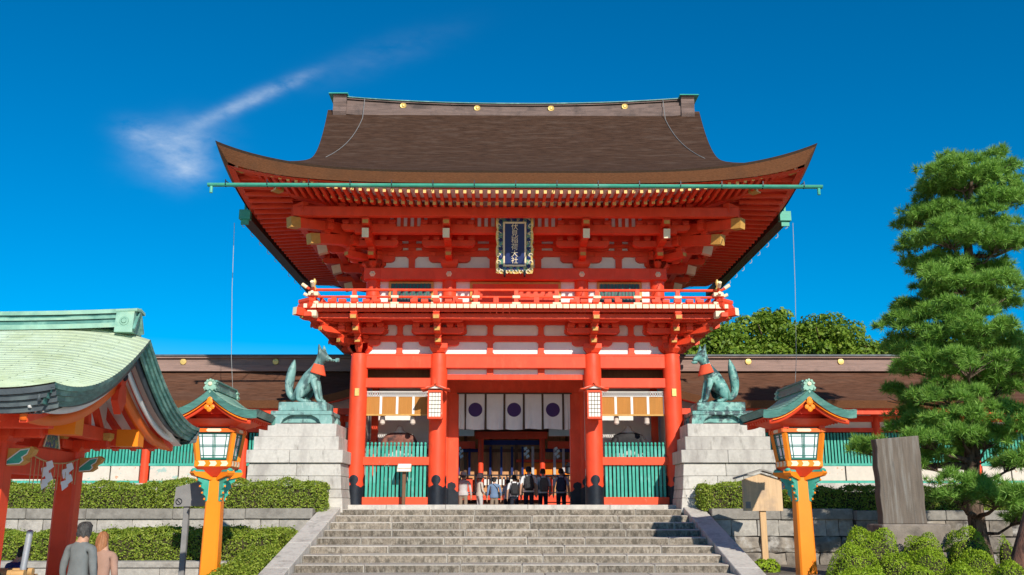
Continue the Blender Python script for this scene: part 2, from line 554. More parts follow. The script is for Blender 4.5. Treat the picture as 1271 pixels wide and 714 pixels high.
pm('cloth_tan', (0.26, 0.20, 0.15), 0.9, 0.08, 6, bump=0.2, bscale=14)
pm('cloth_blue', (0.14, 0.22, 0.36), 0.9, 0.08, 6, bump=0.2, bscale=14)
pm('cloth_sky', (0.42, 0.50, 0.62), 0.9, 0.08, 6, bump=0.2, bscale=14)
pm('cloth_white', (0.70, 0.72, 0.76), 0.9, 0.05, 6, bump=0.2, bscale=14)
pm('cloth_dark', (0.016, 0.02, 0.035), 0.9, 0.2, 6, bump=0.2, bscale=14)
pm('pack_black', (0.02, 0.02, 0.024), 0.7, 0.2, 8, bump=0.2)
pm('pack_grey', (0.10, 0.09, 0.085), 0.8, 0.2, 8, bump=0.2)
pm('pack_navy', (0.015, 0.03, 0.07), 0.75, 0.2, 8, bump=0.2)
pm('robe', (0.22, 0.085, 0.06), 0.8, 0.35, 9, bump=0.2, patch=(0.06, 0.035, 0.035), pscale=5)
pm('robe_dark', (0.02, 0.018, 0.02), 0.7, 0.35, 9, bump=0.2)
pm('face_white', (0.62, 0.52, 0.44), 0.7, 0.1, 9, bump=0.05)
pm('plaque_blue', (0.008, 0.022, 0.11), 0.45, 0.15, 6, bump=0.08)
pm('plaque_green', (0.10, 0.26, 0.17), 0.5, 0.4, 14, patch=(0.03, 0.07, 0.22), pscale=9, plo=0.50, phi=0.55, patch2=(0.55, 0.40, 0.15), bump=0.2)
pm('bamboo', (0.55, 0.33, 0.13), 0.5, 0.2, 6, stretch=(0.5, 4, 4), bump=0.1)
pm('painted_panel', (0.60, 0.55, 0.47), 0.8, 0.08, 6, patch=(0.30, 0.46, 0.42), pscale=2.6, plo=0.6, phi=0.64, pamt=0.85, patch2=(0.55, 0.25, 0.12), bump=0.1)
pm('wire', (0.50, 0.50, 0.48), 0.5, 0.1, 6, metal=0.4, bump=0)
leafmat('leaf_hedge', [(0.0, (0.075, 0.14, 0.014)), (0.4, (0.20, 0.29, 0.028)), (0.72, (0.36, 0.43, 0.06)), (1.0, (0.30, 0.20, 0.08))], 0.28)
leafmat('leaf_azalea', [(0.0, (0.13, 0.25, 0.010)), (0.5, (0.31, 0.45, 0.022)), (1.0, (0.48, 0.58, 0.06))], 0.3)
leafmat('leaf_tree', [(0.0, (0.055, 0.12, 0.012)), (0.5, (0.17, 0.28, 0.028)), (1.0, (0.36, 0.43, 0.06))], 0.32)
leafmat('needle', [(0.0, (0.060, 0.145, 0.026)), (0.5, (0.185, 0.38, 0.055)), (0.82, (0.33, 0.53, 0.10)), (0.95, (0.36, 0.50, 0.10)), (1.0, (0.48, 0.32, 0.07))], 0.25)


# noren: printed purple discs are flat print on the cloth
def noren_mat(name, disc):
    m, nt, out = mk(name)
    b = nt.nodes.new('ShaderNodeBsdfPrincipled')
    co = nt.nodes.new('ShaderNodeTexCoord').outputs['Object']
    c = ramp(nt, noise(nt, co, 3, 5), [(0.3, (0.70, 0.68, 0.67)), (0.7, (0.80, 0.78, 0.76))])
    if disc:
        s = nt.nodes.new('ShaderNodeSeparateXYZ')
        nt.links.new(co, s.inputs[0])
        cv = nt.nodes.new('ShaderNodeCombineXYZ')
        nt.links.new(s.outputs[0], cv.inputs[0])
        nt.links.new(s.outputs[2], cv.inputs[2])
        ln = nt.nodes.new('ShaderNodeVectorMath')
        ln.operation = 'LENGTH'
        nt.links.new(cv.outputs[0], ln.inputs[0])
        lt = nt.nodes.new('ShaderNodeMath')
        lt.operation = 'LESS_THAN'
        lt.inputs[1].default_value = 0.232
        nt.links.new(ln.outputs['Value'], lt.inputs[0])
        c = mix(nt, lt.outputs[0], c, (0.062, 0.030, 0.13))
    nt.links.new(c, b.inputs['Base Color'])
    b.inputs['Roughness'].default_value = 0.9
    t = nt.nodes.new('ShaderNodeBsdfTranslucent')
    nt.links.new(c, t.inputs[0])
    s2 = nt.nodes.new('ShaderNodeMixShader')
    s2.inputs[0].default_value = 0.25
    nt.links.new(b.outputs[0], s2.inputs[1])
    nt.links.new(t.outputs[0], s2.inputs[2])
    nt.links.new(s2.outputs[0], out.inputs[0])


noren_mat('noren_plain', False)
noren_mat('noren_disc', True)

# ================================================================== THE SETTING
ZP = 2.03          # platform level of the gate
SY0 = 26.3         # nose of the top stair
RUN, RISE = 0.765, 0.165
NSTEP = 11
LAND = 1.91        # top landing

mb = MB()
mb.grid(lambda u, v: (-400 + 800 * u, -60 + 860 * v, -0.004 - 0.0 * u), 8, 8)
struct(mb.build('ground', 'gravel'))

# upper terrace the gate and galleries stand on
mb = MB()
mb.box(-45, 45, 26.62, 31.9, -0.3, LAND - 0.006)
struct(mb.build('upper_terrace', 'gravel'))
mb = MB()
mb.box(-45, 45, 31.9, 95, -0.3, 1.52)
struct(mb.build('courtyard_ground', 'gravel'))
mb = MB()
mb.box(-45, -5.3, 25.5, 26.62, -0.3, LAND - 0.1)
mb.box(5.3, 45, 25.5, 26.62, -0.3, LAND - 0.1)
struct(mb.build('planting_bed', 'soil'))
# lower terraces with planting, left and right
mb = MB()
mb.box(-45, -5.35, 22.3, 25.45, -0.3, 0.72)
struct(mb.build('lower_terrace', 'soil'))
mb = MB()
mb.box(5.55, 45, 20.6, 25.45, -0.3, 0.50)
mb.box(6.0, 45, 15.2, 20.6, -0.3, 0.46)
struct(mb.build('garden_bed', 'soil'))

# ------------------------------------------------------------------ staircase
st = link('staircase', None)
struct(st)
HW = 4.72
for i in range(NSTEP + 1):
    y0 = SY0 - i * RUN
    z1 = LAND - i * RISE
    cuts = [-HW]
    x = -HW + random.uniform(0.5, 1.9)
    while x < HW - 0.5:
        cuts.append(x)
        x += random.choice([1.3, 1.55, 1.8, 2.1, 2.3]) + random.uniform(-0.1, 0.1)
    cuts.append(HW)
    for a, b in zip(cuts, cuts[1:]):
        s = MB()
        g = 0.005
        dz = random.uniform(-0.004, 0.004)
        dy = random.uniform(-0.008, 0.008)
        zb = z1 - RISE - (0.1 if i < NSTEP else 0.2)
        L, D, H = (b - a) / 2 - g, RUN + 0.12, z1 - zb
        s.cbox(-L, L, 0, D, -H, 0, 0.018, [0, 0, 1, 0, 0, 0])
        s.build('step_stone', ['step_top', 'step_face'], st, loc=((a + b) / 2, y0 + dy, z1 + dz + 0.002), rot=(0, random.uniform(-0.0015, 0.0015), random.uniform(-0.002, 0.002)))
# landing slabs behind the top step, up to the gate platform
x = -HW
while x < HW - 0.05:
    w = min(random.uniform(1.2, 2.2), HW - x)
    s = MB()
    s.cbox(x + 0.004, x + w - 0.004, SY0 + RUN + 0.13, 27.25, LAND - 0.2, LAND + random.uniform(-0.002, 0.003), 0.012)
    s.build('paving_slab', 'step_top', st)
    x += w
# platform edge stones (pale kerb under the gate)
pl = link('gate_platform', None)
struct(pl)
x = -5.6
while x < 5.6 - 0.05:
    w = min(random.choice([1.7, 2.0, 2.35]), 5.6 - x)
    s = MB()
    s.cbox(x + 0.004, x + w - 0.004, 27.2, 27.75, LAND - 0.1, ZP + random.uniform(-0.002, 0.002), 0.012)
    s.build('kerb_stone', 'granite', pl)
    x += w
s = MB()
s.box(-5.6, 5.6, 27.755, 31.85, LAND - 0.1, ZP - 0.004)
s.box(-5.6, -2.6, 31.85, 34.6, 1.0, ZP - 0.004)
s.box(2.6, 5.6, 31.85, 34.6, 1.0, ZP - 0.004)
s.build('platform_floor', 'granite', pl)

# sloping side kerbs of the staircase
for side, where in ((-1, 'left'), (1, 'right')):
    k = thing('stair_kerb', 'sloping pale granite kerb along the %s edge of the stone stairs' % where, 'kerb', (side * 5.0, SY0, 0), 0, 'sloping kerbs of the stairs')
    x0, x1 = (-0.27, 0.27)
    ang = math.atan2(RISE, RUN)
    seg = 2.05
    nseg = 5
    for q in range(nseg):
        ya, yb = -q * seg + 0.35, -(q + 1) * seg + 0.35
        zt = lambda y: LAND + 0.06 + y * RISE / RUN
        poly = [(ya - 0.004, zt(ya)), (yb + 0.004, zt(yb)), (yb + 0.004, zt(yb) - 0.75), (ya - 0.004, zt(ya) - 0.75)]
        s = MB()
        s.prism(poly, 'x', x0, x1)
        o = s.build('kerb_slab', 'granite', k)
        bv = o.modifiers.new('b', 'BEVEL')
        bv.width = 0.015
        bv.segments = 1
    s = MB()
    s.prism([(0.36, LAND + 0.05), (0.36, -0.2), (-9.6, -0.2), (-9.6, LAND + 0.05 - 9.6 * RISE / RUN - 0.1), (-9.6, LAND - 9.6 * RISE / RUN - 0.1), (0.36, LAND - 0.1)], 'x', x0 + 0.02, x1 - 0.02)
    s.build('kerb_core', 'wall_stone', k)

# ------------------------------------------------------------------ retaining walls


def stone_mesh(w, h, d, rough):
    """a hewn stone, front at -y; irregular face"""
    s = MB()
    n = 3
    j = 0.012 if not rough else 0.055
    def fn(u, v):
        e = min(u, 1 - u, v, 1 - v)
        edge = 1.0 if e < 0.01 else 0.0
        x = (u - 0.5) * w + random.uniform(-j, j) * 0.6
        z = v * h + random.uniform(-j, j) * 0.6
        y = (0.0 if edge else -(0.02 if not rough else 0.06) * random.uniform(0.5, 1.4))
        return (x, y, z)
    s.grid(fn, n, n)
    # sides
    ring = [0, 1, 2, 3, 7, 11, 15, 14, 13, 12, 8, 4]
    base = len(s.v)
    vs = [(s.v[k][0] * 0.98, d, s.v[k][2]) for k in ring]
    s.v += vs
    for a in range(12):
        b = (a + 1) % 12
        s.f.append((ring[a], ring[b], base + b, base + a))
        s.m.append(0)
    return s


def stone_wall(name, label, x0, x1, y, rows, cap, group=None, lean=0.0):
    """rows: (z0,z1,mean width,material,rough); cap: (z0,z1,overhang,material) or None"""
    t = thing(name, label, 'wall', ((x0 + x1) / 2, y, 0), 0, group)
    cx = (x0 + x1) / 2
    s = MB()
    ztop = max(r[1] for r in rows)
    s.box(x0 - cx, x1 - cx, 0.05, 0.4, -0.1, ztop - 0.02)
    s.build('mortar', 'joint', t)
    for (z0, z1, mw, mt, rough) in rows:
        x = x0
        while x < x1 - 0.02:
            w = mw * (random.uniform(0.65, 1.4) if not rough else random.uniform(0.55, 1.9))
            if x1 - (x + w) < mw * 0.5:
                w = x1 - x
            h = z1 - z0
            g = 0.008 if not rough else 0.016
            me = stone_mesh(w - 2 * g, h - 2 * g, 0.3, rough)
            me.build('stone', mt, t, loc=(x + w / 2 - cx, random.uniform(-0.012, 0.012), z0 + g), rot=(0, random.uniform(-0.01, 0.01) * (2 if rough else 0.6), 0))
            x += w
    if cap:
        z0, z1, ov, mt = cap
        x = x0
        while x < x1 - 0.02:
            w = random.uniform(1.5, 2.4)
            if x1 - (x + w) < 0.6:
                w = x1 - x
            s = MB()
            s.cbox(-w / 2 + 0.004, w / 2 - 0.004, -ov, 0.5, z0, z1, 0.015)
            s.build('cap_stone', mt, t, loc=(x + w / 2 - cx, random.uniform(-0.006, 0.006), random.uniform(-0.004, 0.004)))
            x += w
    return t


stone_wall('retaining_wall', 'long ashlar retaining wall under the upper hedge at left of the stairs', -19.0, -5.3, 25.4,
           [(0.60, 1.12, 0.75, 'wall_stone', False), (1.12, 1.66, 0.72, 'wall_stone', False)], (1.66, 1.93, 0.06, 'cap_stone'))
stone_wall('retaining_wall', 'low pale stone wall under the lower hedge at left', -17.5, -5.75, 22.0,
           [(-0.15, 0.62, 1.3, 'wall_stone', False)], (0.62, 0.76, 0.03, 'wall_stone'))
stone_wall('retaining_wall', 'dark stained stone wall behind the wooden notice board at right of the stairs', 5.3, 9.05, 25.35,
           [(0.35, 0.80, 0.62, 'rough_stone', True), (0.80, 1.22, 0.7, 'rough_stone', True), (1.22, 1.65, 0.52, 'wall_stone', False)], (1.65, 1.93, 0.06, 'cap_stone'))
stone_wall('retaining_wall', 'shaded rubble wall behind the tall grey stone slab and pine', 9.05, 20.0, 25.1,
           [(0.35, 0.80, 0.5, 'rough_stone', True), (0.80, 1.22, 0.6, 'rough_stone', True), (1.22, 1.63, 0.5, 'rough_stone', False)], (1.63, 1.88, 0.06, 'cap_stone'))

# ------------------------------------------------------------------ galleries beside the gate


def gallery(side, label, x_in, x_out):
    t = thing('gallery', label, 'building', (0, 32.5, ZP), 0, 'galleries beside the gate')
    xi, xo = side * x_in, side * x_out
    a, b = min(xi, xo), max(xi, xo)
    ye, yr = -2.6, 0.0           # eave, ridge (local y)
    zr, ze = 4.62, 3.28
    L = b - a

    def up(x):
        d = abs(x - xi)
        return 0.42 * max(0, 1 - d / 2.4) ** 2

    def prof(s, x):               # s 0 eave .. 1 ridge
        z = ze + (zr - ze) * (0.62 * s + 0.38 * s * s)
        return z + up(x) * (1 - s) ** 1.5
    r = MB()
    nx, ns = 60, 12
    for sg in (1, -1):
        r.grid(lambda u, v: (a + L * u, sg * (ye + (yr - ye) * v), prof(v, a + L * u)), nx, ns)
        # thick lip, tucked inward
        r.grid(lambda u, v: (a + L * u, sg * (ye + 0.14 * v), prof(0, a + L * u) - 0.24 * v), nx, 1, 1)
        r.grid(lambda u, v: (a + L * u, sg * (ye + 0.14 + 1.3 * v), prof(0, a + L * u) - 0.24 + 0.14 * v), nx, 1, 2)
    # gable end closing
    for x in (a, b):
        pts = [(x, ye + 0.14, prof(0, x) - 0.24), (x, ye, prof(0, x)), (x, yr, zr), (x, -ye, prof(0, x)), (x, -ye - 0.14, prof(0, x) - 0.24)]
        r.add(pts, [(0, 1, 2, 3, 4)], 1)
    r.build('roof', ['bark_gallery', 'bark_edge', 'red'], t, smooth=True)
    rb = MB()
    rb.box(a - 0.02, b, -0.28, 0.28, zr - 0.06, zr + 0.16)
    rb.box(a - 0.02, b, -0.2, 0.2, zr + 0.16, zr + 0.40)
    rb.box(a - 0.04, b, -0.3, 0.3, zr + 0.40, zr + 0.46)
    rb.build('ridge', 'ridge_wood', t)
    rc = MB()
    rc.box(a - 0.06, b, -0.34, 0.34, zr + 0.46, zr + 0.52)
    rc.build('ridge_cap', 'slate', t)
    x = side * 8.3
    while a < x < b:
        g = MB()
        g.lathe([(0.10, 0), (0.115, 0.02), (0.10, 0.04), (0.05, 0.045)], 14, mat=Matrix.Rotation(R(90), 4, 'X'))
        g.build('crest', 'gold', t, True, loc=(x, -0.205, zr + 0.28))
        x += side * 3.25
    # front wall at local y -1.0
    yw = -1.0
    bm_ = MB()
    bm_.box(a + 0.25, b, -2.35, -2.12, 2.86, 3.05)
    bm_.build('eave_beam', 'red', t)
    bm_ = MB()
    bm_.box(a + 0.3, b, yw - 0.14, yw + 0.05, 2.72, 2.92)
    bm_.build('lintel', 'red', t)
    bm_ = MB()
    bm_.box(a + 0.3, b, yw - 0.06, yw + 0.05, 2.92, 3.5)
    bm_.build('upper_wall', 'white', t)
    bm_ = MB()
    bm_.box(a + 0.3, b, yw - 0.12, yw + 0.05, 2.38, 2.52)
    bm_.build('nageshi', 'red', t)
    bm_ = MB()
    bm_.box(a + 0.3, b, yw - 0.05, yw + 0.05, 2.52, 2.72)
    bm_.build('frieze', 'white', t)
    bm_ = MB()
    bm_.box(a + 0.3, b, yw + 0.55, yw + 0.6, 0, 3.4)
    bm_.build('rear_wall', 'dark_wood', t)
    # painted panels below the lattice, split by posts
    bay = 3.25
    x = xi + side * 0.6
    cm = MB()
    cm.tube([(0, 0, 0), (0, 0, 3.0)], 0.14, 12)
    cme = cm.mesh('post', 'red', True)
    sl = MB()
    sl.box(-0.032, 0.032, -0.032, 0.032, 0, 1.04)
    slm = sl.mesh('slat', 'teal')
    while a + 0.2 < x < b - 0.2:
        link('post', cme, t, (x, yw - 0.05, 0))
        x2 = x + side * bay
        lo, hi = min(x, x2) + 0.16, min(max(x, x2) - 0.16, b)
        n = int((hi - lo) / 0.105)
        for q in range(n):
            link('slat', slm, t, (lo + (q + 0.5) * (hi - lo) / n, yw - 0.02, 1.32))
        for q in range(3):
            w = (hi - lo) / 3
            p = MB()
            p.cbox(lo + q * w + 0.02, lo + (q + 1) * w - 0.02, yw - 0.06, yw, 0.78, 1.27, 0.01)
            p.build('painted_panel', 'painted_panel', t)
        p = MB()
        p.box(lo - 0.02, hi + 0.02, yw - 0.08, yw + 0.04, 1.27, 1.35)
        p.box(lo - 0.02, hi + 0.02, yw - 0.08, yw + 0.04, 0.70, 0.78)
        p.build('rail', 'teal', t)
        x = x2
    p = MB()
    p.box(a + 0.2, b, yw - 0.3, yw + 0.7, 0.30, 0.70)
    p.build('stone_base', 'granite', t)
    p = MB()
    p.box(a + 0.1, b, yw - 0.7, yw + 0.7, -0.12, 0.30)
    p.build('base_step', 'cap_stone', t)
    return t


gallery(-1, 'long low gallery with brown bark roof at left of the red gate', 5.15, 22)
gallery(1, 'long low gallery with brown bark roof at right of the red gate, behind the pine', 5.15, 24)

# ================================================================== THE TOWER GATE
G = thing('tower_gate', 'two-storey vermilion shrine gate with sweeping brown bark roof at the top of the stairs', 'gate', (0.08, 31.0, ZP), R(0.6))
FY = -3.0
LX = (-4.75, -2.34, 2.34, 4.75)

# columns of the lower storey
cm = MB()
cm.lathe([(0.265, 0), (0.265, 4.1), (0.25, 4.42), (0.235, 4.47)], 24)
colme = cm.mesh('column', 'red', True)


def sleeve():
    """black metal shoe whose upper edge ends in clover knobs"""
    s = MB()
    s.lathe([(0.287, 0.0), (0.287, 0.50), (0.264, 0.505)], 32)
    prof = [(0.44, 0.20), (0.52, 0.19), (0.555, 0.10), (0.58, 0.07), (0.61, 0.085), (0.66, 0.125), (0.72, 0.14), (0.78, 0.125), (0.83, 0.08), (0.855, 0.02)]
    for kn in range(4):
        a0 = -math.pi / 2 + kn * math.pi / 2
        def fk(u, v):
            k = min(int(v * (len(prof) - 1) + 0.5), len(prof) - 1)
            z, w = prof[k]
            t = a0 + (2 * u - 1) * w / 0.287
            return (0.289 * math.cos(t), 0.289 * math.sin(t), z)
        s.grid(fk, 8, len(prof) - 1)
    return s.mesh('base_sleeve', 'black', True)


slv = sleeve()
for y in (FY, 0.0, 3.0):
    for x in LX:
        c = link('column', colme, G, (x, y, 0))
        if y < 1:
            link('base_sleeve', slv, c)
for x in (LX[0], LX[3]):
    g = MB()
    g.cbox(-0.07, 0.07, -0.03, 0.0, -0.12, 0.12, 0.012)
    o = g.build('brass_plate', 'gold', G, loc=(x, FY - 0.262, 3.28))

# tie beams


def part_box(name, mats, *b, ch=0.012, m=0):
    s = MB()
    s.cbox(*b, ch, m)
    return s.build(name, mats, G)


for x0, x1 in zip(LX, LX[1:]):
    part_box('tie_beam', 'red', x0 + 0.22, x1 - 0.22, FY - 0.15, FY + 0.15, 4.03, 4.40)
for x in (LX[0], LX[3]):
    for y0, y1 in ((FY, 0), (0, 3)):
        part_box('tie_beam', 'red', x - 0.14, x + 0.14, y0 + 0.22, y1 - 0.22, 4.03, 4.40)
        part_box('side_wall', 'white', x - 0.05, x + 0.05, y0 + 0.2, y1 - 0.2, 0, 4.03)
part_box('plate_beam', 'red', -5.0, 5.0, FY - 0.10, FY + 0.2, 4.40, 4.47)
for sx_ in (-1, 1):
    xa, xb = sorted((sx_ * 4.75, sx_ * 2.34))
    part_box('tie_beam', 'red', xa + 0.22, xb - 0.22, FY - 0.13, FY + 0.13, 3.44, 3.73)
    # dark boarded ceiling glimpsed between the two beams
    part_box('ceiling_board', 'brown', xa + 0.1, xb - 0.1, FY + 0.16, FY + 2.0, 4.2, 4.26)
    part_box('inner_beam', 'brown', xa + 0.1, xb - 0.1, FY + 0.8, FY + 0.95, 3.60, 4.2)
    # guardian room: floor, walls
    part_box('room_floor', 'dark_wood', xa + 0.1, xb - 0.1, FY + 0.05, FY + 2.9, 0.0, 0.55)
    part_box('room_back_wall', 'white', xa + 0.1, xb - 0.1, FY + 2.0, FY + 2.1, 0.5, 4.42)
    xw = sx_ * 2.34
    part_box('room_side_wall', 'white', xw - 0.04, xw + 0.04, FY + 0.24, FY + 2.7, 0.0, 4.0)
    part_box('room_side_rail', 'red', xw - 0.07, xw + 0.07, FY + 0.24, FY + 2.7, 1.15, 1.40)
    part_box('room_post', 'red', sx_ * 4.45 - 0.1, sx_ * 4.45 + 0.1, FY + 1.6, FY + 1.8, 0.5, 3.8)
    # sill, rail and green pickets
    part_box('sill', 'red_worn', xa + 0.24, xb - 0.24, FY - 0.16, FY + 0.16, 0.0, 0.22)
    part_box('fence_rail', 'red_worn', xa + 0.22, xb - 0.22, FY - 0.14, FY + 0.06, 1.14, 1.38)
    pk = MB()
    pk.box(-0.036, 0.036, -0.036, 0.036, 0.2, 1.70)
    pk.lathe([(0.036, 1.70), (0.020, 1.72), (0.038, 1.76), (0.034, 1.80), (0.012, 1.82)], 8)
    pkm = pk.mesh('picket', 'teal')
    n = 16
    for q in range(n):
        x = xa + 0.35 + (xb - xa - 0.70) * q / (n - 1)
        link('picket', pkm, G, (x + random.uniform(-0.006, 0.006), FY - 0.03, 0), (0, 0, random.uniform(-0.1, 0.1)))
    # white lattice strip over the blinds
    lt = MB()
    lt.box(xa + 0.25, xb - 0.25, FY + 0.04, FY + 0.07, 3.19, 3.205)
    lt.box(xa + 0.25, xb - 0.25, FY + 0.04, FY + 0.07, 3.33, 3.345)
    x = xa + 0.25
    while x < xb - 0.30:
        lt.beam((x, FY + 0.055, 3.2), (x + 0.07, FY + 0.055, 3.34), 0.02, 0.012)
        lt.beam((x + 0.07, FY + 0.055, 3.2), (x, FY + 0.055, 3.34), 0.02, 0.012)
        x += 0.07
    lt.build('lattice_strip', 'white', G)

# wall of the bracket zone above the columns: white plaster between red rails and struts
part_box('plaster_panel', 'white', -4.7, 4.7, FY + 0.06, FY + 0.12, 4.42, 5.5)
part_box('wall_rail', 'red', -4.75, 4.75, FY - 0.04, FY + 0.05, 4.86, 5.04)
part_box('wall_rail', 'red', -4.75, 4.75, FY - 0.06, FY + 0.05, 5.38, 5.56)
for x in (-3.545, 3.545, -0.78, 0.78):
    for z0, z1 in ((4.47, 4.86), (5.04, 5.38)):
        s = MB()
        w, e = 0.085, 0.13
        s.prism([(-e, z0), (e, z0), (w, z0 + 0.06), (w, z1 - 0.06), (e + 0.02, z1), (-e - 0.02, z1), (-w, z1 - 0.06), (-w, z0 + 0.06)], 'y', -0.02, 0.05)
        s.build('strut', 'red', G, loc=(x, FY, 0))
for sx_ in (-1, 1):
    x = sx_ * 4.72
    part_box('plaster_panel', 'white', x - 0.03, x + 0.03, FY + 0.2, 2.9, 4.42, 5.5)

# ------------------------------------------------------------------ bracket sets


def arm_profile(L, h):
    """side profile of a bracket arm reaching +u; curved underside at the tip"""
    r = min(0.16, L * 0.3)
    pts = [(0, 0), (L - r, 0)]
    for k in range(1, 5):
        t = k / 4 * math.pi / 2
        pts.append((L - r + r * math.sin(t), (1 - math.cos(t)) * h * 0.62))
    pts += [(L, h), (0, h)]
    return pts


def block(s, x, y, z, w=0.2, h=0.14):
    """bearing block: square top, tapered foot"""
    a, b = w / 2, w / 2 * 0.68
    z1, z2 = z + h * 0.42, z + h
    vs = [(x + sx_ * b, y + sy_ * b, z) for sx_, sy_ in ((-1, -1), (1, -1), (1, 1), (-1, 1))]
    vs += [(x + sx_ * a, y + sy_ * a, z1) for sx_, sy_ in ((-1, -1), (1, -1), (1, 1), (-1, 1))]
    vs += [(x + sx_ * a, y + sy_ * a, z2) for sx_, sy_ in ((-1, -1), (1, -1), (1, 1), (-1, 1))]
    fs = [(3, 2, 1, 0), (8, 9, 10, 11)]
    for q in range(2):
        for k in range(4):
            k2 = (k + 1) % 4
            fs.append((q * 4 + k, q * 4 + k2, q * 4 + 4 + k2, q * 4 + 4 + k))
    s.add(vs, fs)


blk = MB()
block(blk, 0, 0, 0)
blkm = blk.mesh('bearing_block', 'red')
cap = MB()
cap.cbox(-0.085, 0.085, -0.015, 0.005, 0.0, 0.11, 0.005)
capm = cap.mesh('end_cap', 'ochre')
BR = {}


def bracket(name, n, step, rise, aw, lat, key):
    """mesh of a stepped bracket reaching -y: arms and side arms. returns mesh, block spots, cap spots"""
    if key in BR:
        return BR[key]
    s = MB()
    blocks, caps = [], []
    h = rise * 0.62
    # great block
    a, b = 0.27, 0.18
    vs = [(sx_ * b, sy_ * b, 0) for sx_, sy_ in ((-1, -1), (1, -1), (1, 1), (-1, 1))] + \
         [(sx_ * a, sy_ * a, 0.13) for sx_, sy_ in ((-1, -1), (1, -1), (1, 1), (-1, 1))] + \
         [(sx_ * a, sy_ * a, 0.27) for sx_, sy_ in ((-1, -1), (1, -1), (1, 1), (-1, 1))]
    fs = [(3, 2, 1, 0), (8, 9, 10, 11)]
    for q in range(2):
        for k in range(4):
            k2 = (k + 1) % 4
            fs.append((q * 4 + k, q * 4 + k2, q * 4 + 4 + k2, q * 4 + 4 + k))
    s.add(vs, fs)
    z = 0.22
    for i in range(n):
        L = (i + 1) * step + 0.14
        pr = arm_profile(L + 0.2, h)
        s.prism([(0.2 - u, z + v) for u, v in pr], 'x', -aw / 2, aw / 2)
        caps.append((0, -L - 0.002, z + h * 0.45))
        blocks.append((0, -(i + 1) * step, z + h))
        z += rise
    for i in range(n + 1):
        z = 0.22 + max(0, i - 0) * rise + (0 if i == 0 else 0)
        y = -i * step
        if i == 0:
            zz = 0.22
        else:
            zz = 0.22 + (i - 1) * rise + h + 0.14
        for k, (half, zo) in enumerate(lat if i == 0 else [(lat[1][0] * 0.92 if lat[0][0] > 0.5 else lat[0][0], 0.0)]):
            pr = arm_profile(half, h)
            zl_ = zz + zo
            s.prism([(u, zl_ + v) for u, v in pr], 'y', y - aw / 2 + 0.004, y + aw / 2 - 0.004)
            s.prism([(-u, zl_ + v) for u, v in reversed(pr)], 'y', y - aw / 2 + 0.004, y + aw / 2 - 0.004)
            for bx in ((-half + 0.12, 0, half - 0.12) if half < 0.7 else (-half + 0.12, -half / 2 + 0.04, 0, half / 2 - 0.04, half - 0.12)):
                blocks.append((bx, y, zl_ + h))
    BR[key] = (s.mesh(name, 'red'), blocks, caps)
    return BR[key]


def place_bracket(x, y, z, rz, n, step, rise, aw=0.2, lat=((0.62, 0.0), (0.85, 0.34)), key='low', sub=True):
    me, blocks, caps = bracket('bracket_set', n, step, rise, aw, lat, key)
    o = link('bracket_set', me, G, (x, y, z), (0, 0, rz))
    if sub:
        for p in blocks:
            link('bearing_block', blkm, o, p)
        for p in caps:
            link('end_cap', capm, o, (p[0], p[1], p[2] - 0.05))
    return o


# lower brackets carry the balcony
for x in LX:
    place_bracket(x, FY, 4.50, 0, 3, 0.46, 0.27, key='low')
for sx_ in (-1, 1):
    for y in (FY, 0.0):
        place_bracket(sx_ * 4.75, y, 4.50, sx_ * R(90), 3, 0.46, 0.27, key='low')
    place_bracket(sx_ * 4.75, FY, 4.50, sx_ * R(45), 3, 0.66, 0.27, lat=((0.3, 0.0), (0.3, 0.34)), key='lowd')

# ------------------------------------------------------------------ balcony
BX, BY = 6.20, -4.58
part_box('balcony_beam', 'red', -6.3, 6.3, BY + 0.36, BY + 0.56, 5.34, 5.50)
for sx_ in (-1, 1):
    xc = sx_ * (BX - 0.16)
    part_box('balcony_beam', 'red', xc - 0.1, xc + 0.1, BY - 0.18, 4.4, 5.30, 5.44)
    d = MB()
    d.beam((sx_ * 4.9, FY - 0.15, 5.36), (sx_ * 6.42, FY - 1.67, 5.47), 0.2, 0.22, 0, 1)
    d.build('corner_beam', ['red', 'cream'], G)
part_box('balcony_soffit', 'red', -6.1, 6.1, BY + 0.57, -2.4, 5.48, 5.52)
# floor planks with white-painted ends
n = 64
w = 2 * BX / n
pkb = MB()
pkb.cbox(-w / 2 + 0.006, w / 2 - 0.006, 0, 1.7, 0, 0.13, 0.006, [0, 0, 1, 0, 0, 0])
pkm = pkb.mesh('floor_plank', ['red', 'cream'])
for q in range(n):
    link('floor_plank', pkm, G, (-BX + (q + 0.5) * w, BY - 0.02 + random.uniform(-0.006, 0.006), 5.575))
part_box('fascia', 'red', -6.2, 6.2, BY + 0.14, BY + 0.20, 5.50, 5.573)
for sx_ in (-1, 1):
    xa, xb = sorted((sx_ * 4.4, sx_ * BX))
    nn = 30
    dd = (4.5 - (BY + 1.7)) / nn
    sp = MB()
    sp.cbox(xa, xb, -dd / 2 + 0.006, dd / 2 - 0.006, 0, 0.13, 0.006, [1, 1, 0, 0, 0, 0])
    spm = sp.mesh('floor_plank', ['red', 'cream'])
    for q in range(nn):
        link('floor_plank', spm, G, (0, BY + 1.7 + (q + 0.5) * dd, 5.575))
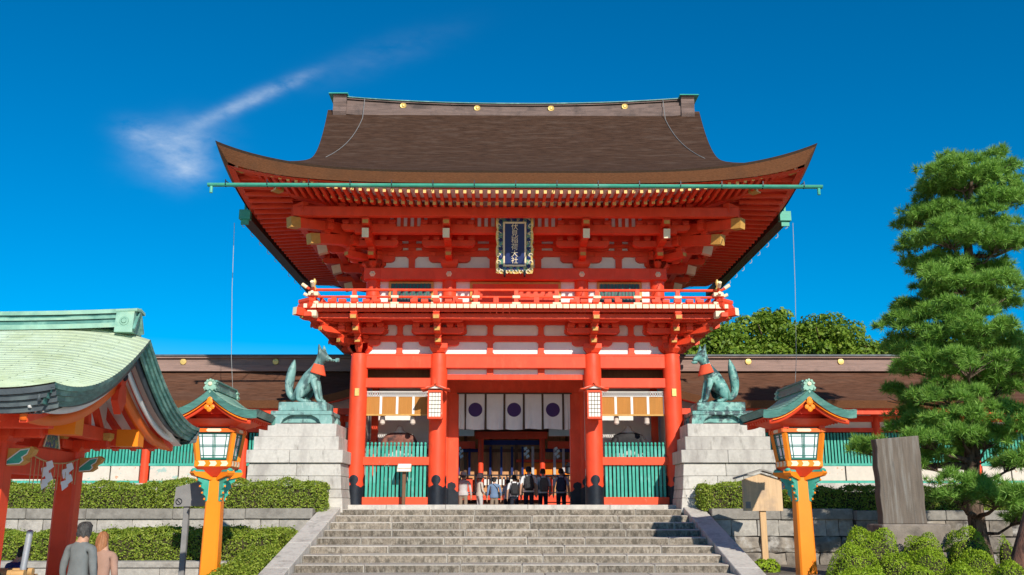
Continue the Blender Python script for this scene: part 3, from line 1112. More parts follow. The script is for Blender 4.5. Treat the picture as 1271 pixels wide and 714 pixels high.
# railing
RX, RYf = 5.95, BY + 0.20
zt, zm, zb_ = 6.16, 5.95, 5.75
for nm, z_, r_ in (('top_rail', zt, 0.042), ('middle_rail', zm, 0.036), ('bottom_rail', zb_, 0.045)):
    s = MB()
    ext = 0.34 if nm == 'top_rail' else (0.27 if nm == 'middle_rail' else 0.12)
    lift = 0.16 if nm == 'top_rail' else (0.08 if nm == 'middle_rail' else 0)
    pts = [(-RX - ext, RYf, z_ + lift), (-RX - ext * 0.6, RYf, z_ + lift * 0.4), (-RX - 0.1, RYf, z_), (RX + 0.1, RYf, z_), (RX + ext * 0.6, RYf, z_ + lift * 0.4), (RX + ext, RYf, z_ + lift)]
    s.tube(pts, r_, 8)
    fr = s.build(nm, 'red', G, True)
    for sx_ in (-1, 1):
        s = MB()
        s.tube([(sx_ * RX, RYf - ext, z_ + lift), (sx_ * RX, RYf - ext * 0.6, z_ + lift * 0.4), (sx_ * RX, RYf - 0.1, z_), (sx_ * RX, 4.3, z_)], r_, 8)
        s.build(nm, 'red', G, True)
        if ext > 0.2:
            for a_, b_ in (((sx_ * (RX + ext + 0.02), RYf, z_ + lift + 0.01), (sx_ * (RX + ext * 0.62), RYf, z_ + lift * 0.42)),
                           ((sx_ * RX, RYf - ext - 0.02, z_ + lift + 0.01), (sx_ * RX, RYf - ext * 0.62, z_ + lift * 0.42))):
                s = MB()
                s.tube([a_, b_], r_ + 0.012, 8)
                s.build('rail_tip', 'cream', G, True)
npst = 10
tall = MB()
tall.box(-0.06, 0.06, -0.05, 0.05, 5.70, 6.16)
tallm = tall.mesh('rail_post', 'red')
band = MB()
band.cbox(-0.115, 0.115, -0.062, 0.062, -0.04, 0.04, 0.012)
bandm = band.mesh('rail_band', 'cream')
short = MB()
short.box(-0.075, 0.075, -0.04, 0.04, 5.78, 5.95)
shortm = short.mesh('short_post', 'red')
sp_ = 1.19
for q in range(-5, 6):
    x = q * sp_
    if abs(x) < RX - 0.1:
        o = link('rail_post', tallm, G, (x, RYf, 0))
        link('rail_band', bandm, o, (0, 0, zm))
        link('rail_band', bandm, o, (0, 0, 5.745), (0, 0, 0), (1.1, 1.1, 1.1))
    if abs(x + sp_ / 2) < RX - 0.1:
        link('short_post', shortm, G, (x + sp_ / 2, RYf, 0))
for sx_ in (-1, 1):
    for q in range(1, 8):
        o = link('rail_post', tallm, G, (sx_ * RX, RYf + q * sp_, 0), (0, 0, R(90)))
    o = link('rail_post', tallm, G, (sx_ * RX, RYf, 0))
    s = MB()
    s.lathe([(0.075, 0), (0.085, 0.06), (0.05, 0.10), (0.03, 0.15), (0.055, 0.22), (0.06, 0.28), (0.02, 0.36)], 12, c=(0, 0, 6.14))
    s.build('finial', 'gold', o, True)
    link('rail_band', bandm, o, (0, 0, 6.02), (0, 0, 0), (1.3, 2.2, 1.6))
    link('rail_band', bandm, o, (0, 0, 5.72), (0, 0, 0), (1.5, 2.6, 2.0))
    link('rail_band', bandm, o, (0, -0.05, 5.42), (0, 0, 0), (1.2, 2.4, 2.4))

# ------------------------------------------------------------------ upper storey
UX = (-4.47, -2.08, 2.08, 4.47)
UY = -2.6
cm = MB()
cm.lathe([(0.22, 5.6), (0.22, 6.9), (0.21, 7.24)], 20)
ucol = cm.mesh('upper_column', 'red', True)
for x in UX:
    for y in (UY, 2.6):
        link('upper_column', ucol, G, (x, y, 0))
for sx_ in (-1, 1):
    link('upper_column', ucol, G, (sx_ * 4.47, 0, 0))
    part_box('upper_side_wall', 'white', sx_ * 4.42 - 0.04, sx_ * 4.42 + 0.04, UY + 0.1, 2.6, 5.6, 8.9)
    part_box('nail_beam', 'red', sx_ * 4.47 - 0.26, sx_ * 4.47 + 0.26, UY - 0.28, 2.9, 6.86, 7.22)
part_box('upper_wall', 'white', -4.45, 4.45, UY + 0.04, UY + 0.10, 5.6, 8.9)
part_box('nail_beam', 'red', -4.74, 4.74, UY - 0.27, UY + 0.05, 6.85, 7.23)
part_box('floor_beam', 'red', -4.7, 4.7, UY - 0.2, UY + 0.05, 5.70, 5.95)
for x in UX:
    s = MB()
    s.lathe([(0.095, 0), (0.095, 0.015), (0.06, 0.03), (0.035, 0.06), (0.02, 0.075)], 6, mat=Matrix.Rotation(R(90), 4, 'X'))
    s.build('nail_cover', 'cream', G, loc=(x, UY - 0.272, 7.03))
# windows and red boards of the upper wall between balcony floor and nail beam
for x0, x1, kind in ((-3.9, -2.65, 'w'), (2.65, 3.9, 'w'), (-1.35, 1.35, 'd')):
    f = part_box('window_frame', 'ochre', x0 - 0.08, x1 + 0.08, UY - 0.06, UY + 0.03, 5.96, 6.83)
    s = MB()
    s.box(x0, x1, UY - 0.07, UY - 0.062, 6.0, 6.76)
    s.build('window_board', 'slate' if kind == 'w' else 'red', f)
    if kind == 'w':
        s = MB()
        k = x0 + 0.06
        while k < x1:
            s.box(k - 0.018, k + 0.018, UY - 0.10, UY - 0.071, 6.0, 6.76)
            k += 0.11
        s.build('window_bars', 'teal_dark', f)
# horizontal red rails in the plaster above the nail beam
for z0, z1, pr in ((7.66, 7.86, 0.05), (7.95, 8.08, 0.04), (8.17, 8.95, 0.10)):
    part_box('wall_rail', 'red', -4.6, 4.6, UY - pr, UY + 0.035, z0, z1)
for x in (-3.275, 3.275, -0.72, 0.72):
    s = MB()
    z0, z1 = 7.23, 7.66
    w, e = 0.10, 0.14
    s.prism([(-e, z0), (e, z0), (w, z0 + 0.05), (w, z1 - 0.08), (e + 0.05, z1), (-e - 0.05, z1), (-w, z1 - 0.08), (-w, z0 + 0.05)], 'y', -0.03, 0.03)
    s.build('strut', 'red', G, loc=(x, UY, 0))
    for z0 in (7.86, 8.08):
        s = MB()
        s.box(-0.12, 0.12, -0.045, 0.03, z0 + 0.001, z0 + 0.089)
        s.build('strut_block', 'red', G, loc=(x, UY, 0))
# brackets, three steps out
for x in UX:
    place_bracket(x, UY, 7.24, 0, 3, 0.66, 0.31, aw=0.21, lat=((0.66, 0.0), (0.9, 0.36)), key='up')
for sx_ in (-1, 1):
    for y in (UY, 0.0, 2.6):
        place_bracket(sx_ * 4.47, y, 7.24, sx_ * R(90), 3, 0.66, 0.31, aw=0.21, lat=((0.66, 0.0), (0.9, 0.36)), key='up')
    place_bracket(sx_ * 4.47, UY, 7.24, sx_ * R(45), 3, 0.93, 0.31, aw=0.22, lat=((0.3, 0.0), (0.3, 0.36)), key='upd')
# tail rafters with cream ends
for x in UX:
    s = MB()
    s.beam((x, UY + 0.2, 8.30), (x, UY - 2.05, 7.84), 0.20, 0.28, 0, 1)
    s.build('tail_rafter', ['red', 'cream'], G)
for sx_ in (-1, 1):
    for y in (UY + 0.02, 0.0, 2.6):
        s = MB()
        s.beam((sx_ * 4.3, y, 8.34), (sx_ * (4.47 + 1.78), y, 7.86), 0.20, 0.28, 0, 1)
        o = s.build('tail_rafter', ['red', 'cream'], G)
        c_ = MB()
        c_.beam((sx_ * (4.47 + 1.50), y, 7.93), (sx_ * (4.47 + 1.79), y, 7.857), 0.212, 0.292)
        c_.build('end_cap', 'cream', o)
    for (L, z1, z0) in ((1.72, 7.74, 8.2), (2.22, 8.10, 8.45)):
        k = L
        s = MB()
        s.beam((sx_ * 4.3, UY + 0.17, z0), (sx_ * (4.47 + k), UY - k, z1), 0.24, 0.30, 0, 1)
        o = s.build('tail_rafter', ['red', 'cream'], G)
        c_ = MB()
        c_.beam((sx_ * (4.47 + k - 0.22), UY - k + 0.22, z1 + (z0 - z1) * 0.22 / (k + 0.17)), (sx_ * (4.47 + k + 0.008), UY - k - 0.008, z1 - 0.002), 0.252, 0.312)
        c_.build('end_cap', 'ochre', o)
# coved strip with white boards and red ribs, between brackets
part_box('cove_board', 'white', -4.5, 4.5, -3.86, -3.82, 8.22, 8.78)
for x0, x1 in ((-3.85, -2.7), (-1.45, -0.25), (0.25, 1.45), (2.7, 3.85)):
    pass
k = -4.5
rb = MB()
rb.box(-0.047, 0.047, -0.03, 0.0, 8.22, 8.72)
rbm = rb.mesh('cove_rib', 'red')
while k < 4.51:
    link('cove_rib', rbm, G, (k, -3.862, 0))
    k += 0.205
for xc in UX:
    part_box('cove_panel', 'red', xc - 0.62, xc + 0.62, -3.93, -3.895, 8.20, 8.80)
part_box('cove_beam', 'red', -4.9, 4.9, -4.02, -3.80, 8.02, 8.23)
part_box('cove_beam', 'red', -5.3, 5.3, -4.02, -3.80, 8.62, 8.84)
part_box('eave_purlin', 'red', -6.6, 6.6, -4.82, -4.60, 8.31, 8.60)
for sx_ in (-1, 1):
    xa, xb = sorted((sx_ * 6.48, sx_ * 6.70))
    part_box('eave_purlin', 'red', xa, xb, -4.6, 4.8, 8.30, 8.62)
    part_box('cove_beam', 'red', *sorted((sx_ * 5.66, sx_ * 5.88)), -3.8, 3.8, 8.05, 8.27)
    part_box('cove_panel', 'red', *sorted((sx_ * 5.72, sx_ * 5.78)), -3.8, 3.8, 8.27, 8.85)

# ------------------------------------------------------------------ roof
A, B = 8.43, 7.45
OY = 0.75          # the roof is deeper to the rear: its centre lies behind the front-row columns' midline
ZE = 9.03
BEFORE_ROOF = set(G.children)


def zf(s):
    return ZE + 0.40 * s + 0.0385 * s * s


def lift(x, y):
    return 0.86 * (min(1, abs(x) / A)) ** 4.2 * (min(1, abs(y) / B)) ** 4.2


def xmax(s):
    v = 6.17 + 0.66 * max(0, (s - 2.0) / 5.4) ** 1.1
    h = A - s
    k = 0.45                      # smooth maximum of hip line and verge line
    return 0.5 * (v + h + math.sqrt((v - h) ** 2 + k * k)) if s > 0.4 else max(h, v)


r = MB()
NX, NS = 64, 26
for sg in (-1, 1):
    def fn(u, v):
        s = B * v
        xm = xmax(s)
        if s <= 0.4:
            xm = A - s
        x = xm * (2 * u - 1)
        y = sg * (B - s)
        return (x, y, zf(s) + lift(x, y))
    r.grid(fn, NX, NS)
    # verge edge thickness
    for sx_ in (-1, 1):
        def fv(u, v):
            s = 1.7 + (B - 1.7) * u
            x = sx_ * (xmax(s) - 0.10 * v)
            return (x, sg * (B - s), zf(s) + lift(x, B - s) - 0.34 * v)
        r.grid(fv, 20, 1, 1)
for sx_ in (-1, 1):
    def fs_(u, v):
        t = 3.4 * v
        y = (B - t) * (2 * u - 1)
        x = sx_ * (A - t)
        return (x, y, zf(t) + lift(x, y) - 0.004)
    r.grid(fs_, 48, 14)
roof = r.build('roof', ['bark_roof', 'bark_edge'], G, 'full')
# thick layered eave edge with tucked underside
e = MB()


def lipfun(x, y, ox, oy, v):
    """point on the lip; (ox,oy) inward unit"""
    l = lift(x, y)
    th = 0.30 + 0.22 * (l / 0.86)
    tuck = 0.20 + 0.10 * (l / 0.86)
    return (x + ox * tuck * v, y + oy * tuck * v, ZE + l - th * v)


for sg in (-1, 1):
    e.grid(lambda u, v: lipfun(A * (2 * u - 1) * (1 - 0.036 * v * 0), sg * B, (1 - 2 * u) * (abs(2 * u - 1) ** 8), -sg, v), 64, 6, 0)
for sx_ in (-1, 1):
    e.grid(lambda u, v: lipfun(sx_ * A, B * (2 * u - 1), -sx_, (1 - 2 * u) * (abs(2 * u - 1) ** 8), v), 52, 6, 0)
for k_, q_ in enumerate(e.f):
    if all(e.v[i_][2] > ZE + lift(e.v[i_][0], e.v[i_][1]) - 0.075 for i_ in q_):
        e.m[k_] = 1
e.build('eave_edge', ['bark_edge', 'dark_wood'], G, 'full')
# thin dark weathered cap line along the top edge of the eave and the red board under it
e = MB()


def under(sg, u, v, axis):
    if axis == 'f':
        a_ = A - 0.30 - 0.2 * v
        x = a_ * (2 * u - 1)
        y = sg * (B - 0.27 - 0.2 * v)
    else:
        b_ = B - 0.30 - 0.2 * v
        y = b_ * (2 * u - 1)
        x = sg * (A - 0.27 - 0.2 * v)
    l = lift(x / (a_ / A), y) if axis == 'f' else lift(x, y / (b_ / B))
    th = 0.30 + 0.22 * (l / 0.86)
    return (x, y, ZE + l - th - 0.005 - 0.03 * (1 if v > 0.5 else 0))


for sg in (-1, 1):
    e.grid(lambda u, v: under(sg, u, v, 'f'), 64, 2)
    e.grid(lambda u, v: under(sg, u, v, 's'), 52, 2)
e.build('eave_board', 'red', G, 'full')

# rafters: soffit height over distance from the wall
def soff(d_out, l):
    """underside board height: d_out = distance inward from eave edge"""
    if d_out < 1.40:
        return 8.485 + 0.11 * (d_out - 0.42) + l
    return 8.505 + 0.17 * (d_out - 1.36) + l


for sg in (-1, 1):
    sf = MB()

    def fq(u, v):
        t = 0.40 + 3.8 * v
        x = (A - t) * (2 * u - 1)
        y = sg * (B - t)
        return (x, y, soff(t, lift(x * A / (A - t), y * B / (B - t)) * (1 - v * 0.85)) + 0.14)
    sf.grid(fq, 56, 8)
    sf.build('soffit', 'white', G, 'full')
for sx_ in (-1, 1):
    sf = MB()

    def fq2(u, v):
        t = 0.40 + 3.8 * v
        y = (B - t) * (2 * u - 1)
        x = sx_ * (A - t)
        return (x, y, soff(t, lift(x * A / (A - t), y * B / (B - t)) * (1 - v * 0.85)) + 0.14)
    sf.grid(fq2, 48, 8)
    sf.build('soffit', 'red', G, 'full')


def rafter_mesh(w, h, end):
    s = MB()
    s.box(-w / 2, w / 2, 0, 1, -h, 0, [0, 0, 1, 0, 0, 0])
    return s.mesh('rafter', ['red', end])


rm_f = rafter_mesh(0.085, 0.11, 'yellow_end')
rm_b = rafter_mesh(0.10, 0.13, 'yellow_end')


def rafter(me, tip, root, rz):
    """tip and root in gate coordinates; +y local runs from tip to root"""
    t, q = Vector(tip), Vector(root)
    L = (q - t).length
    el = math.asin((q.z - t.z) / L)
    o = link('rafter', me, G, tip)
    o.rotation_euler = Euler((el, 0, rz), 'XYZ')
    o.scale = (1, L, 1)
    return o


def ray_z(t, l):
    return soff(t, l) + 0.135


nf = 70
for q in range(nf):
    x = -7.80 + 15.60 * q / (nf - 1)
    t0, t1 = 0.42, 1.75
    t1 = min(t1, (A - abs(x)) + 0.15)
    if t1 - t0 > 0.15:
        l0 = lift(x * A / (A - t0), B)
        l1 = lift(x * A / (A - t0), B) * (1 - (t1 - 0.55) / 3.6 * 0.85)
        rafter(rm_f, (x, -(B - t0), ray_z(t0, l0)), (x, -(B - t1), ray_z(t1, l1)), 0)
nb = 60
for q in range(nb):
    x = -6.72 + 13.44 * q / (nb - 1)
    t0, t1 = 1.36, 4.0
    t1 = min(t1, (A - abs(x)) + 0.1)
    if t1 - t0 > 0.1:
        ll = lift(x * A / (A - t0), B)
        l0 = ll * (1 - (t0 - 0.55) / 3.6 * 0.85)
        l1 = ll * (1 - (t1 - 0.55) / 3.6 * 0.85)
        rafter(rm_b, (x, -(B - t0), ray_z(t0 + 0.05, l0) - 0.045), (x, -(B - t1), ray_z(t1, l1) - 0.0), 0)
ns_ = 38
for sx_ in (-1, 1):
    for q in range(ns_):
        y = -6.8 + 13.6 * q / (ns_ - 1)
        t0, t1 = 0.42, min(1.75, (B - abs(y)) + 0.15)
        if t1 - t0 > 0.15:
            ll = lift(A, y * B / (B - t0))
            rafter(rm_f, (sx_ * (A - t0), y, ray_z(t0, ll)), (sx_ * (A - t1), y, ray_z(t1, ll * (1 - (t1 - 0.55) / 3.6 * 0.85))), sx_ * R(90))
    for q in range(33):
        y = -5.85 + 11.7 * q / 32
        t0, t1 = 1.36, min(4.0, (B - abs(y)) + 0.1)
        if t1 - t0 > 0.1:
            ll = lift(A, y * B / (B - t0))
            rafter(rm_b, (sx_ * (A - t0), y, ray_z(t0, ll * (1 - (t0 - 0.55) / 3.6 * 0.85)) - 0.0), (sx_ * (A - t1), y, ray_z(t1, ll * (1 - (t1 - 0.55) / 3.6 * 0.85)) - 0.0), sx_ * R(90))
# boards at the feet of the flying rafters
for sg, nm in ((-1, 'front'), (1, 'back')):
    for t_, dz, hh in ((1.46, 0.03, 0.10), (0.50, 0.03, 0.07)):
        s = MB()
        def fb(u, v, t_=t_, dz=dz, hh=hh):
            x = (A - t_) * (2 * u - 1)
            l = lift(x * A / (A - t_), B) * (1 - max(0, t_ - 0.55) / 3.6 * 0.85)
            return (x, sg * (B - t_) + (0.0), soff(t_, l) + 0.14 + dz + hh * (v - 0.3))
        s.grid(fb, 56, 1)
        o = s.build('rafter_board', 'red', G, 'full')
        so = o.modifiers.new('s', 'SOLIDIFY')
        so.thickness = 0.08
for sx_ in (-1, 1):
    for t_, dz, hh in ((1.46, 0.03, 0.10), (0.50, 0.03, 0.07)):
        s = MB()
        def fb(u, v, t_=t_, dz=dz, hh=hh):
            y = (B - t_) * (2 * u - 1)
            l = lift(A, y * B / (B - t_)) * (1 - max(0, t_ - 0.55) / 3.6 * 0.85)
            return (sx_ * (A - t_), y, soff(t_, l) + 0.14 + dz + hh * (v - 0.3))
        s.grid(fb, 46, 1)
        o = s.build('rafter_board', 'red', G, 'full')
        so = o.modifiers.new('s', 'SOLIDIFY')
        so.thickness = 0.08
# hip rafters at the corners with metal-capped ends
for sx_ in (-1, 1):
    for (t0, t1, zoff, w_, h_) in ((0.50, 3.0, -0.02, 0.22, 0.24), (1.36, 3.9, -0.16, 0.24, 0.26)):
        l0 = 0.86 * (1 - max(0, t0 - 0.55) / 3.6 * 0.85) * (0.96 if t0 < 1 else 0.80)
        s = MB()
        p0 = (sx_ * (A - t0), -(B - t0), soff(t0, l0) + 0.05 + zoff)
        p1 = (sx_ * (A - t1), -(B - t1), soff(t1, 0.10) + 0.02 + zoff)
        s.beam(p1, p0, w_, h_, 0, 1)
        o = s.build('hip_rafter', ['red', 'cream'], G)
        s = MB()
        d_ = (Vector(p1) - Vector(p0)).normalized()
        s.beam(Vector(p0) + d_ * 0.26, Vector(p0) - d_ * 0.006, w_ + 0.014, h_ + 0.014, 0, 1)
        s.build('end_cap', ['ochre', 'cream'], o)

# gable ends: board and white infill
for sx_ in (-1, 1):
    s = MB()
    pts = []
    for k in range(13):
        s_ = 2.6 + (B - 2.6) * k / 12
        pts.append((-(B - s_), zf(s_) - 0.4))
    poly = pts + [(-y, z) for y, z in reversed(pts[:-1])]
    s.prism(poly, 'x', sx_ * 5.45, sx_ * 5.5)
    s.build('gable_board', 'white', G)
    for sg in (-1, 1):
        s = MB()
        def fg(u, v):
            s_ = 2.1 + (B - 2.1) * u
            return (sx_ * (xmax(s_) - 0.16), sg * (B - s_), zf(s_) - 0.30 - 0.42 * v)
        s.grid(fg, 16, 1)
        o = s.build('barge_board', 'red', G, 'full')
        so = o.modifiers.new('s', 'SOLIDIFY')
        so.thickness = 0.08
# ridge
def rz_(x):
    return 0.26 * (abs(x) / 6.4) ** 2.2


def ridge_box(name, mat, hy, z0, z1, L):
    s = MB()
    for (ya, yb, za, zb) in ((-hy, -hy, z0, z1), (-hy, hy, z1, z1), (hy, hy, z1, z0)):
        s.grid(lambda u, v: (L * (2 * u - 1), ya + (yb - ya) * v, za + (zb - za) * v + rz_(L * (2 * u - 1))), 40, 1)
    for sx_ in (-1, 1):
        s.add([(sx_ * L, -hy, z0 + rz_(L)), (sx_ * L, hy, z0 + rz_(L)), (sx_ * L, hy, z1 + rz_(L)), (sx_ * L, -hy, z1 + rz_(L))], [(0, 1, 2, 3)])
    return s.build(name, mat, G)


ridge_box('ridge', 'ridge_gate', 0.36, 13.6, 13.98, 6.40)
ridge_box('ridge', 'ridge_gate', 0.27, 13.985, 14.20, 6.40)
ridge_box('ridge', 'ridge_gate', 0.33, 14.205, 14.255, 6.42)
rc = ridge_box('ridge_cap', 'copper_dark', 0.37, 14.26, 14.29, 6.45)
for x in (-4.05, -1.35, 1.35, 4.05):
    s = MB()
    s.lathe([(0.105, 0), (0.12, 0.03), (0.10, 0.05), (0.065, 0.04), (0.045, 0.06), (0.02, 0.065)], 18, mat=Matrix.Rotation(R(90), 4, 'X'))
    s.build('crest', 'gold', G, True, loc=(x, -0.272, 14.10 + rz_(x)))
for x in np.linspace(-5.2, 5.2, 9):
    s = MB()
    s.lathe([(0.018, 0), (0.004, 0.16)], 6)
    s.build('ridge_spike', 'wire', G, loc=(x, 0, 14.28 + rz_(x)))
for sx_ in (-1, 1):
    s = MB()
    pr = [(-0.30, 0.0), (0.30, 0.0), (0.36, 0.10), (0.30, 0.20), (0.34, 0.32), (0.30, 0.42), (0.36, 0.56), (0.32, 0.72), (0.36, 0.88), (0.34, 1.02), (0.42, 1.10), (-0.42, 1.10), (-0.34, 1.02), (-0.36, 0.88), (-0.32, 0.72), (-0.36, 0.56), (-0.30, 0.42), (-0.34, 0.32), (-0.30, 0.20), (-0.36, 0.10)]
    pr = [(u * (1.0 + 0.9 * max(0, 0.42 - v)), v) for u, v in pr]
    s.prism([(u * 1.25, v * 1.18) for u, v in pr], 'x', sx_ * 6.10, sx_ * 6.58)
    o = s.build('ridge_end', 'ridge_gate', G, loc=(0, 0, 13.25))
    s = MB()
    s.prism([(-0.56, 1.30), (0.56, 1.30), (0.48, 1.37), (-0.48, 1.37)], 'x', sx_ * 6.05, sx_ * 6.74)
    s.build('copper_cap', 'gutter_green', o)
# lightning cable down the roof
for sx_ in (-1, 1):
    pts = []
    x_ = sx_ * 5.4
    for k in range(14):
        v = k / 13
        s_ = B - 0.35 - v * 4.2
        xx = sx_ * (5.45 + 0.45 * v ** 2.4)
        pts.append((xx, -(B - s_), zf(s_) + 0.03 + (0 if k else 0.6)))
    xx, yy = pts[-1][0], pts[-1][1]
    for k in range(1, 7):
        x2 = xx + sx_ * k * 0.22
        s_ = B + yy - k * 0.16
        y2 = -(B - s_)
        pts.append((x2, y2, min(zf(s_), zf(A - abs(x2))) + lift(x2, y2) + 0.03))
    s = MB()
    s.tube(pts, 0.013, 5)
    s.build('lightning_cable', 'grey_metal', G, True)

# gutters
GY, GZ = -B - 0.10, 8.50
s = MB()
pr = [(-0.085 * math.cos(t), -0.085 * math.sin(t)) for t in np.linspace(0, math.pi, 9)]
pr += [(0.07 * math.cos(t), -0.07 * math.sin(t)) for t in np.linspace(0, math.pi, 9)]
s.prism(pr, 'x', -8.50, 8.42)
gut = s.build('front_gutter', 'gutter_green', G, True, loc=(0, GY, GZ + 0.08))
hg = MB()
hg.beam((0, -0.09, -0.03), (0, -0.09, 0.10), 0.025, 0.012)
hg.beam((0, -0.09, 0.06), (0, 0.75, 0.16), 0.02, 0.02)
hg.beam((0, 0.0, -0.095), (0, -0.09, -0.03), 0.025, 0.012)
hgm = hg.mesh('gutter_hanger', 'black')
for x in np.linspace(-8.0, 7.9, 15):
    link('gutter_hanger', hgm, gut, (x, 0, 0))
for x in (-8.40, 8.32):
    s = MB()
    s.tube([(x, 0, -0.05), (x, 0, -0.26)], 0.045, 8)
    s.build('gutter_spout', 'gutter_green', gut, True)
for sx_ in (-1, 1):
    s = MB()
    s.box(-0.18, 0.16, -4.3, 6.2, -0.14, 0.08)
    o = s.build('side_gutter', 'dark_wood', G, loc=(sx_ * (A - 0.10), 0, 8.70))
    for y in np.linspace(-3.9, 5.8, 10):
        s = MB()
        pts = [(sx_ * (0.15 + 0.09 * math.sin(t)), y, -0.05 - 0.12 * (1 - math.cos(t)) * 0.8) for t in np.linspace(0, math.pi, 7)]
        s.tube(pts, 0.012, 5)
        s.build('gutter_hook', 'wire', o, True)
    s = MB()
    s.box(-0.17, 0.17, -4.50, -4.3, -0.16, 0.14)
    s.box(-0.03, 0.03, -4.45, -4.38, 0.14, 0.34)
    s.box(-0.12, 0.12, -4.43, -4.37, -0.32, -0.16)
    s.build('gutter_head', 'gutter_green', o)

for o_ in set(G.children) - BEFORE_ROOF:
    o_.location.y += OY

# ------------------------------------------------------------------ passage through the gate
part_box('passage_lintel', 'red', -2.3, 2.3, -0.22, 0.22, 3.60, 4.45)
part_box('passage_beam', 'red', -2.1, 2.1, FY + 0.9, FY + 1.15, 3.95, 4.25)
part_box('passage_ceiling', 'white', -2.3, 2.3, FY + 0.2, 2.9, 4.46, 4.50)
part_box('passage_panel', 'white', -2.1, 2.1, FY + 0.14, FY + 0.2, 3.86, 4.03)
for x in (-0.78, 0.78):
    part_box('strut', 'red', x - 0.1, x + 0.1, FY + 0.08, FY + 0.21, 3.84, 4.03)
part_box('passage_beam', 'red', -2.1, 2.1, FY + 0.08, FY + 0.2, 3.70, 3.86)
for sx_ in (-1, 1):
    xa, xb = sorted((sx_ * 1.84, sx_ * 2.26))
    o = part_box('door_post', 'orange' if False else 'red', xa, xb, -0.2, 0.2, 0, 3.62)
    s = MB()
    s.box(xa - 0.012, xb + 0.012, -0.213, 0.213, 0.0, 0.42)
    cx_ = (xa + xb) / 2
    s.prism([(cx_ - 0.18, 0.42), (cx_ + 0.18, 0.42), (cx_ + 0.10, 0.50), (cx_ + 0.15, 0.58), (cx_ + 0.12, 0.68), (cx_, 0.73), (cx_ - 0.12, 0.68), (cx_ - 0.15, 0.58), (cx_ - 0.10, 0.50)], 'y', -0.212, 0.0)
    s.build('base_sleeve', 'black', o)
    part_box('passage_wall', 'red', *sorted((sx_ * 2.10, sx_ * 2.30)), 0.2, 2.8, 0, 3.6)

# ================================================================== SMALLER THINGS ON AND BY THE GATE


def skin_mesh(name, joints, edges, mats, level=2, zone=None, root=0):
    """joints: list of (x,y,z,rx,ry); one continuous skinned surface. zone(co)->material index"""
    me = bpy.data.meshes.new(name + '_src')
    me.from_pydata([j[:3] for j in joints], edges, [])
    o = bpy.data.objects.new(name + '_src', me)
    COL.objects.link(o)
    o.modifiers.new('s', 'SKIN').use_smooth_shade = True
    sv = me.skin_vertices[0].data if len(me.skin_vertices) else None
    if sv is None:
        bm = bmesh.new()
        bm.from_mesh(me)
        bm.verts.layers.skin.verify()
        bm.to_mesh(me)
        bm.free()
        sv = me.skin_vertices[0].data
    for k, j in enumerate(joints):
        sv[k].radius = (j[3], j[4] if len(j) > 4 else j[3])
        sv[k].use_root = (k == root)
    if level:
        ss = o.modifiers.new('d', 'SUBSURF')
        ss.levels = ss.render_levels = level
    bpy.context.view_layer.update()
    dg = bpy.context.evaluated_depsgraph_get()
    res = bpy.data.meshes.new_from_object(o.evaluated_get(dg))
    res.name = name
    bpy.data.objects.remove(o)
    bpy.data.meshes.remove(me)
    res.materials.clear()
    for q in (mats if isinstance(mats, (list, tuple)) else [mats]):
        res.materials.append(M[q])
    if zone:
        for p in res.polygons:
            p.material_index = zone(p.center)
    res.shade_smooth()
    return res


def chain(J, E, pts, start=None):
    """append joints along a chain; returns index of last"""
    prev = start
    for p in pts:
        J.append(p)
        k = len(J) - 1
        if prev is not None:
            E.append((prev, k))
        prev = k
    return prev


# ------------------------------------------------------------------ stone pedestals
for side, where in ((-1, 'left'), (1, 'right')):
    t = thing('stone_pedestal', 'tall stepped granite pedestal under the fox statue at %s of the stairs' % where, 'pedestal', (side * 6.09, 27.45, LAND), 0, 'granite pedestals of the fox statues')
    dz = ZP - LAND
    tiers = [(1.42, 1.38, 1.17, -0.1, 0.30, 3), (1.38, 1.34, 1.14, 0.30, 0.54, 2), (1.345, 1.31, 1.12, 0.54, 0.90, 3), (1.315, 1.28, 1.09, 0.90, 1.26, 2),
             (1.35, 1.35, 1.14, 1.26, 1.62, 2), (1.20, 1.20, 1.00, 1.62, 2.0, 1), (1.10, 1.10, 0.90, 2.0, 2.37, 1)]
    for (w0, w1, dd, z0, z1, nb_) in tiers:
        cuts = [-1.0] + sorted(((q + 1) / nb_ * 2 - 1 + random.uniform(-0.12, 0.12)) for q in range(nb_ - 1)) + [1.0]
        for a, b in zip(cuts, cuts[1:]):
            for ya, yb in ((-1.0, 0.02), (0.02, 1.0)) if nb_ > 1 else ((-1.0, 1.0),):
                s = MB()
                g = 0.004
                dd1 = dd - (w0 - w1)
                za, zb = z0 + 0.003, z1 - 0.003

                def P(x, y, z, wf, df):
                    return (x * wf + (g if x in (a,) and x != -1 else 0) - (g if x in (b,) and x != 1 else 0), y * df, z)
                vs = [P(a, ya, za, w0, dd), P(b, ya, za, w0, dd), P(b, yb, za, w0, dd), P(a, yb, za, w0, dd),
                      P(a, ya, zb, w1, dd1), P(b, ya, zb, w1, dd1), P(b, yb, zb, w1, dd1), P(a, yb, zb, w1, dd1)]
                s.add(vs, [(3, 2, 1, 0), (4, 5, 6, 7), (0, 1, 5, 4), (1, 2, 6, 5), (2, 3, 7, 6), (3, 0, 4, 7)])
                o = s.build('block', 'granite', t)
                bv = o.modifiers.new('b', 'BEVEL')
                bv.width = 0.012
                bv.segments = 1

# ------------------------------------------------------------------ bronze foxes


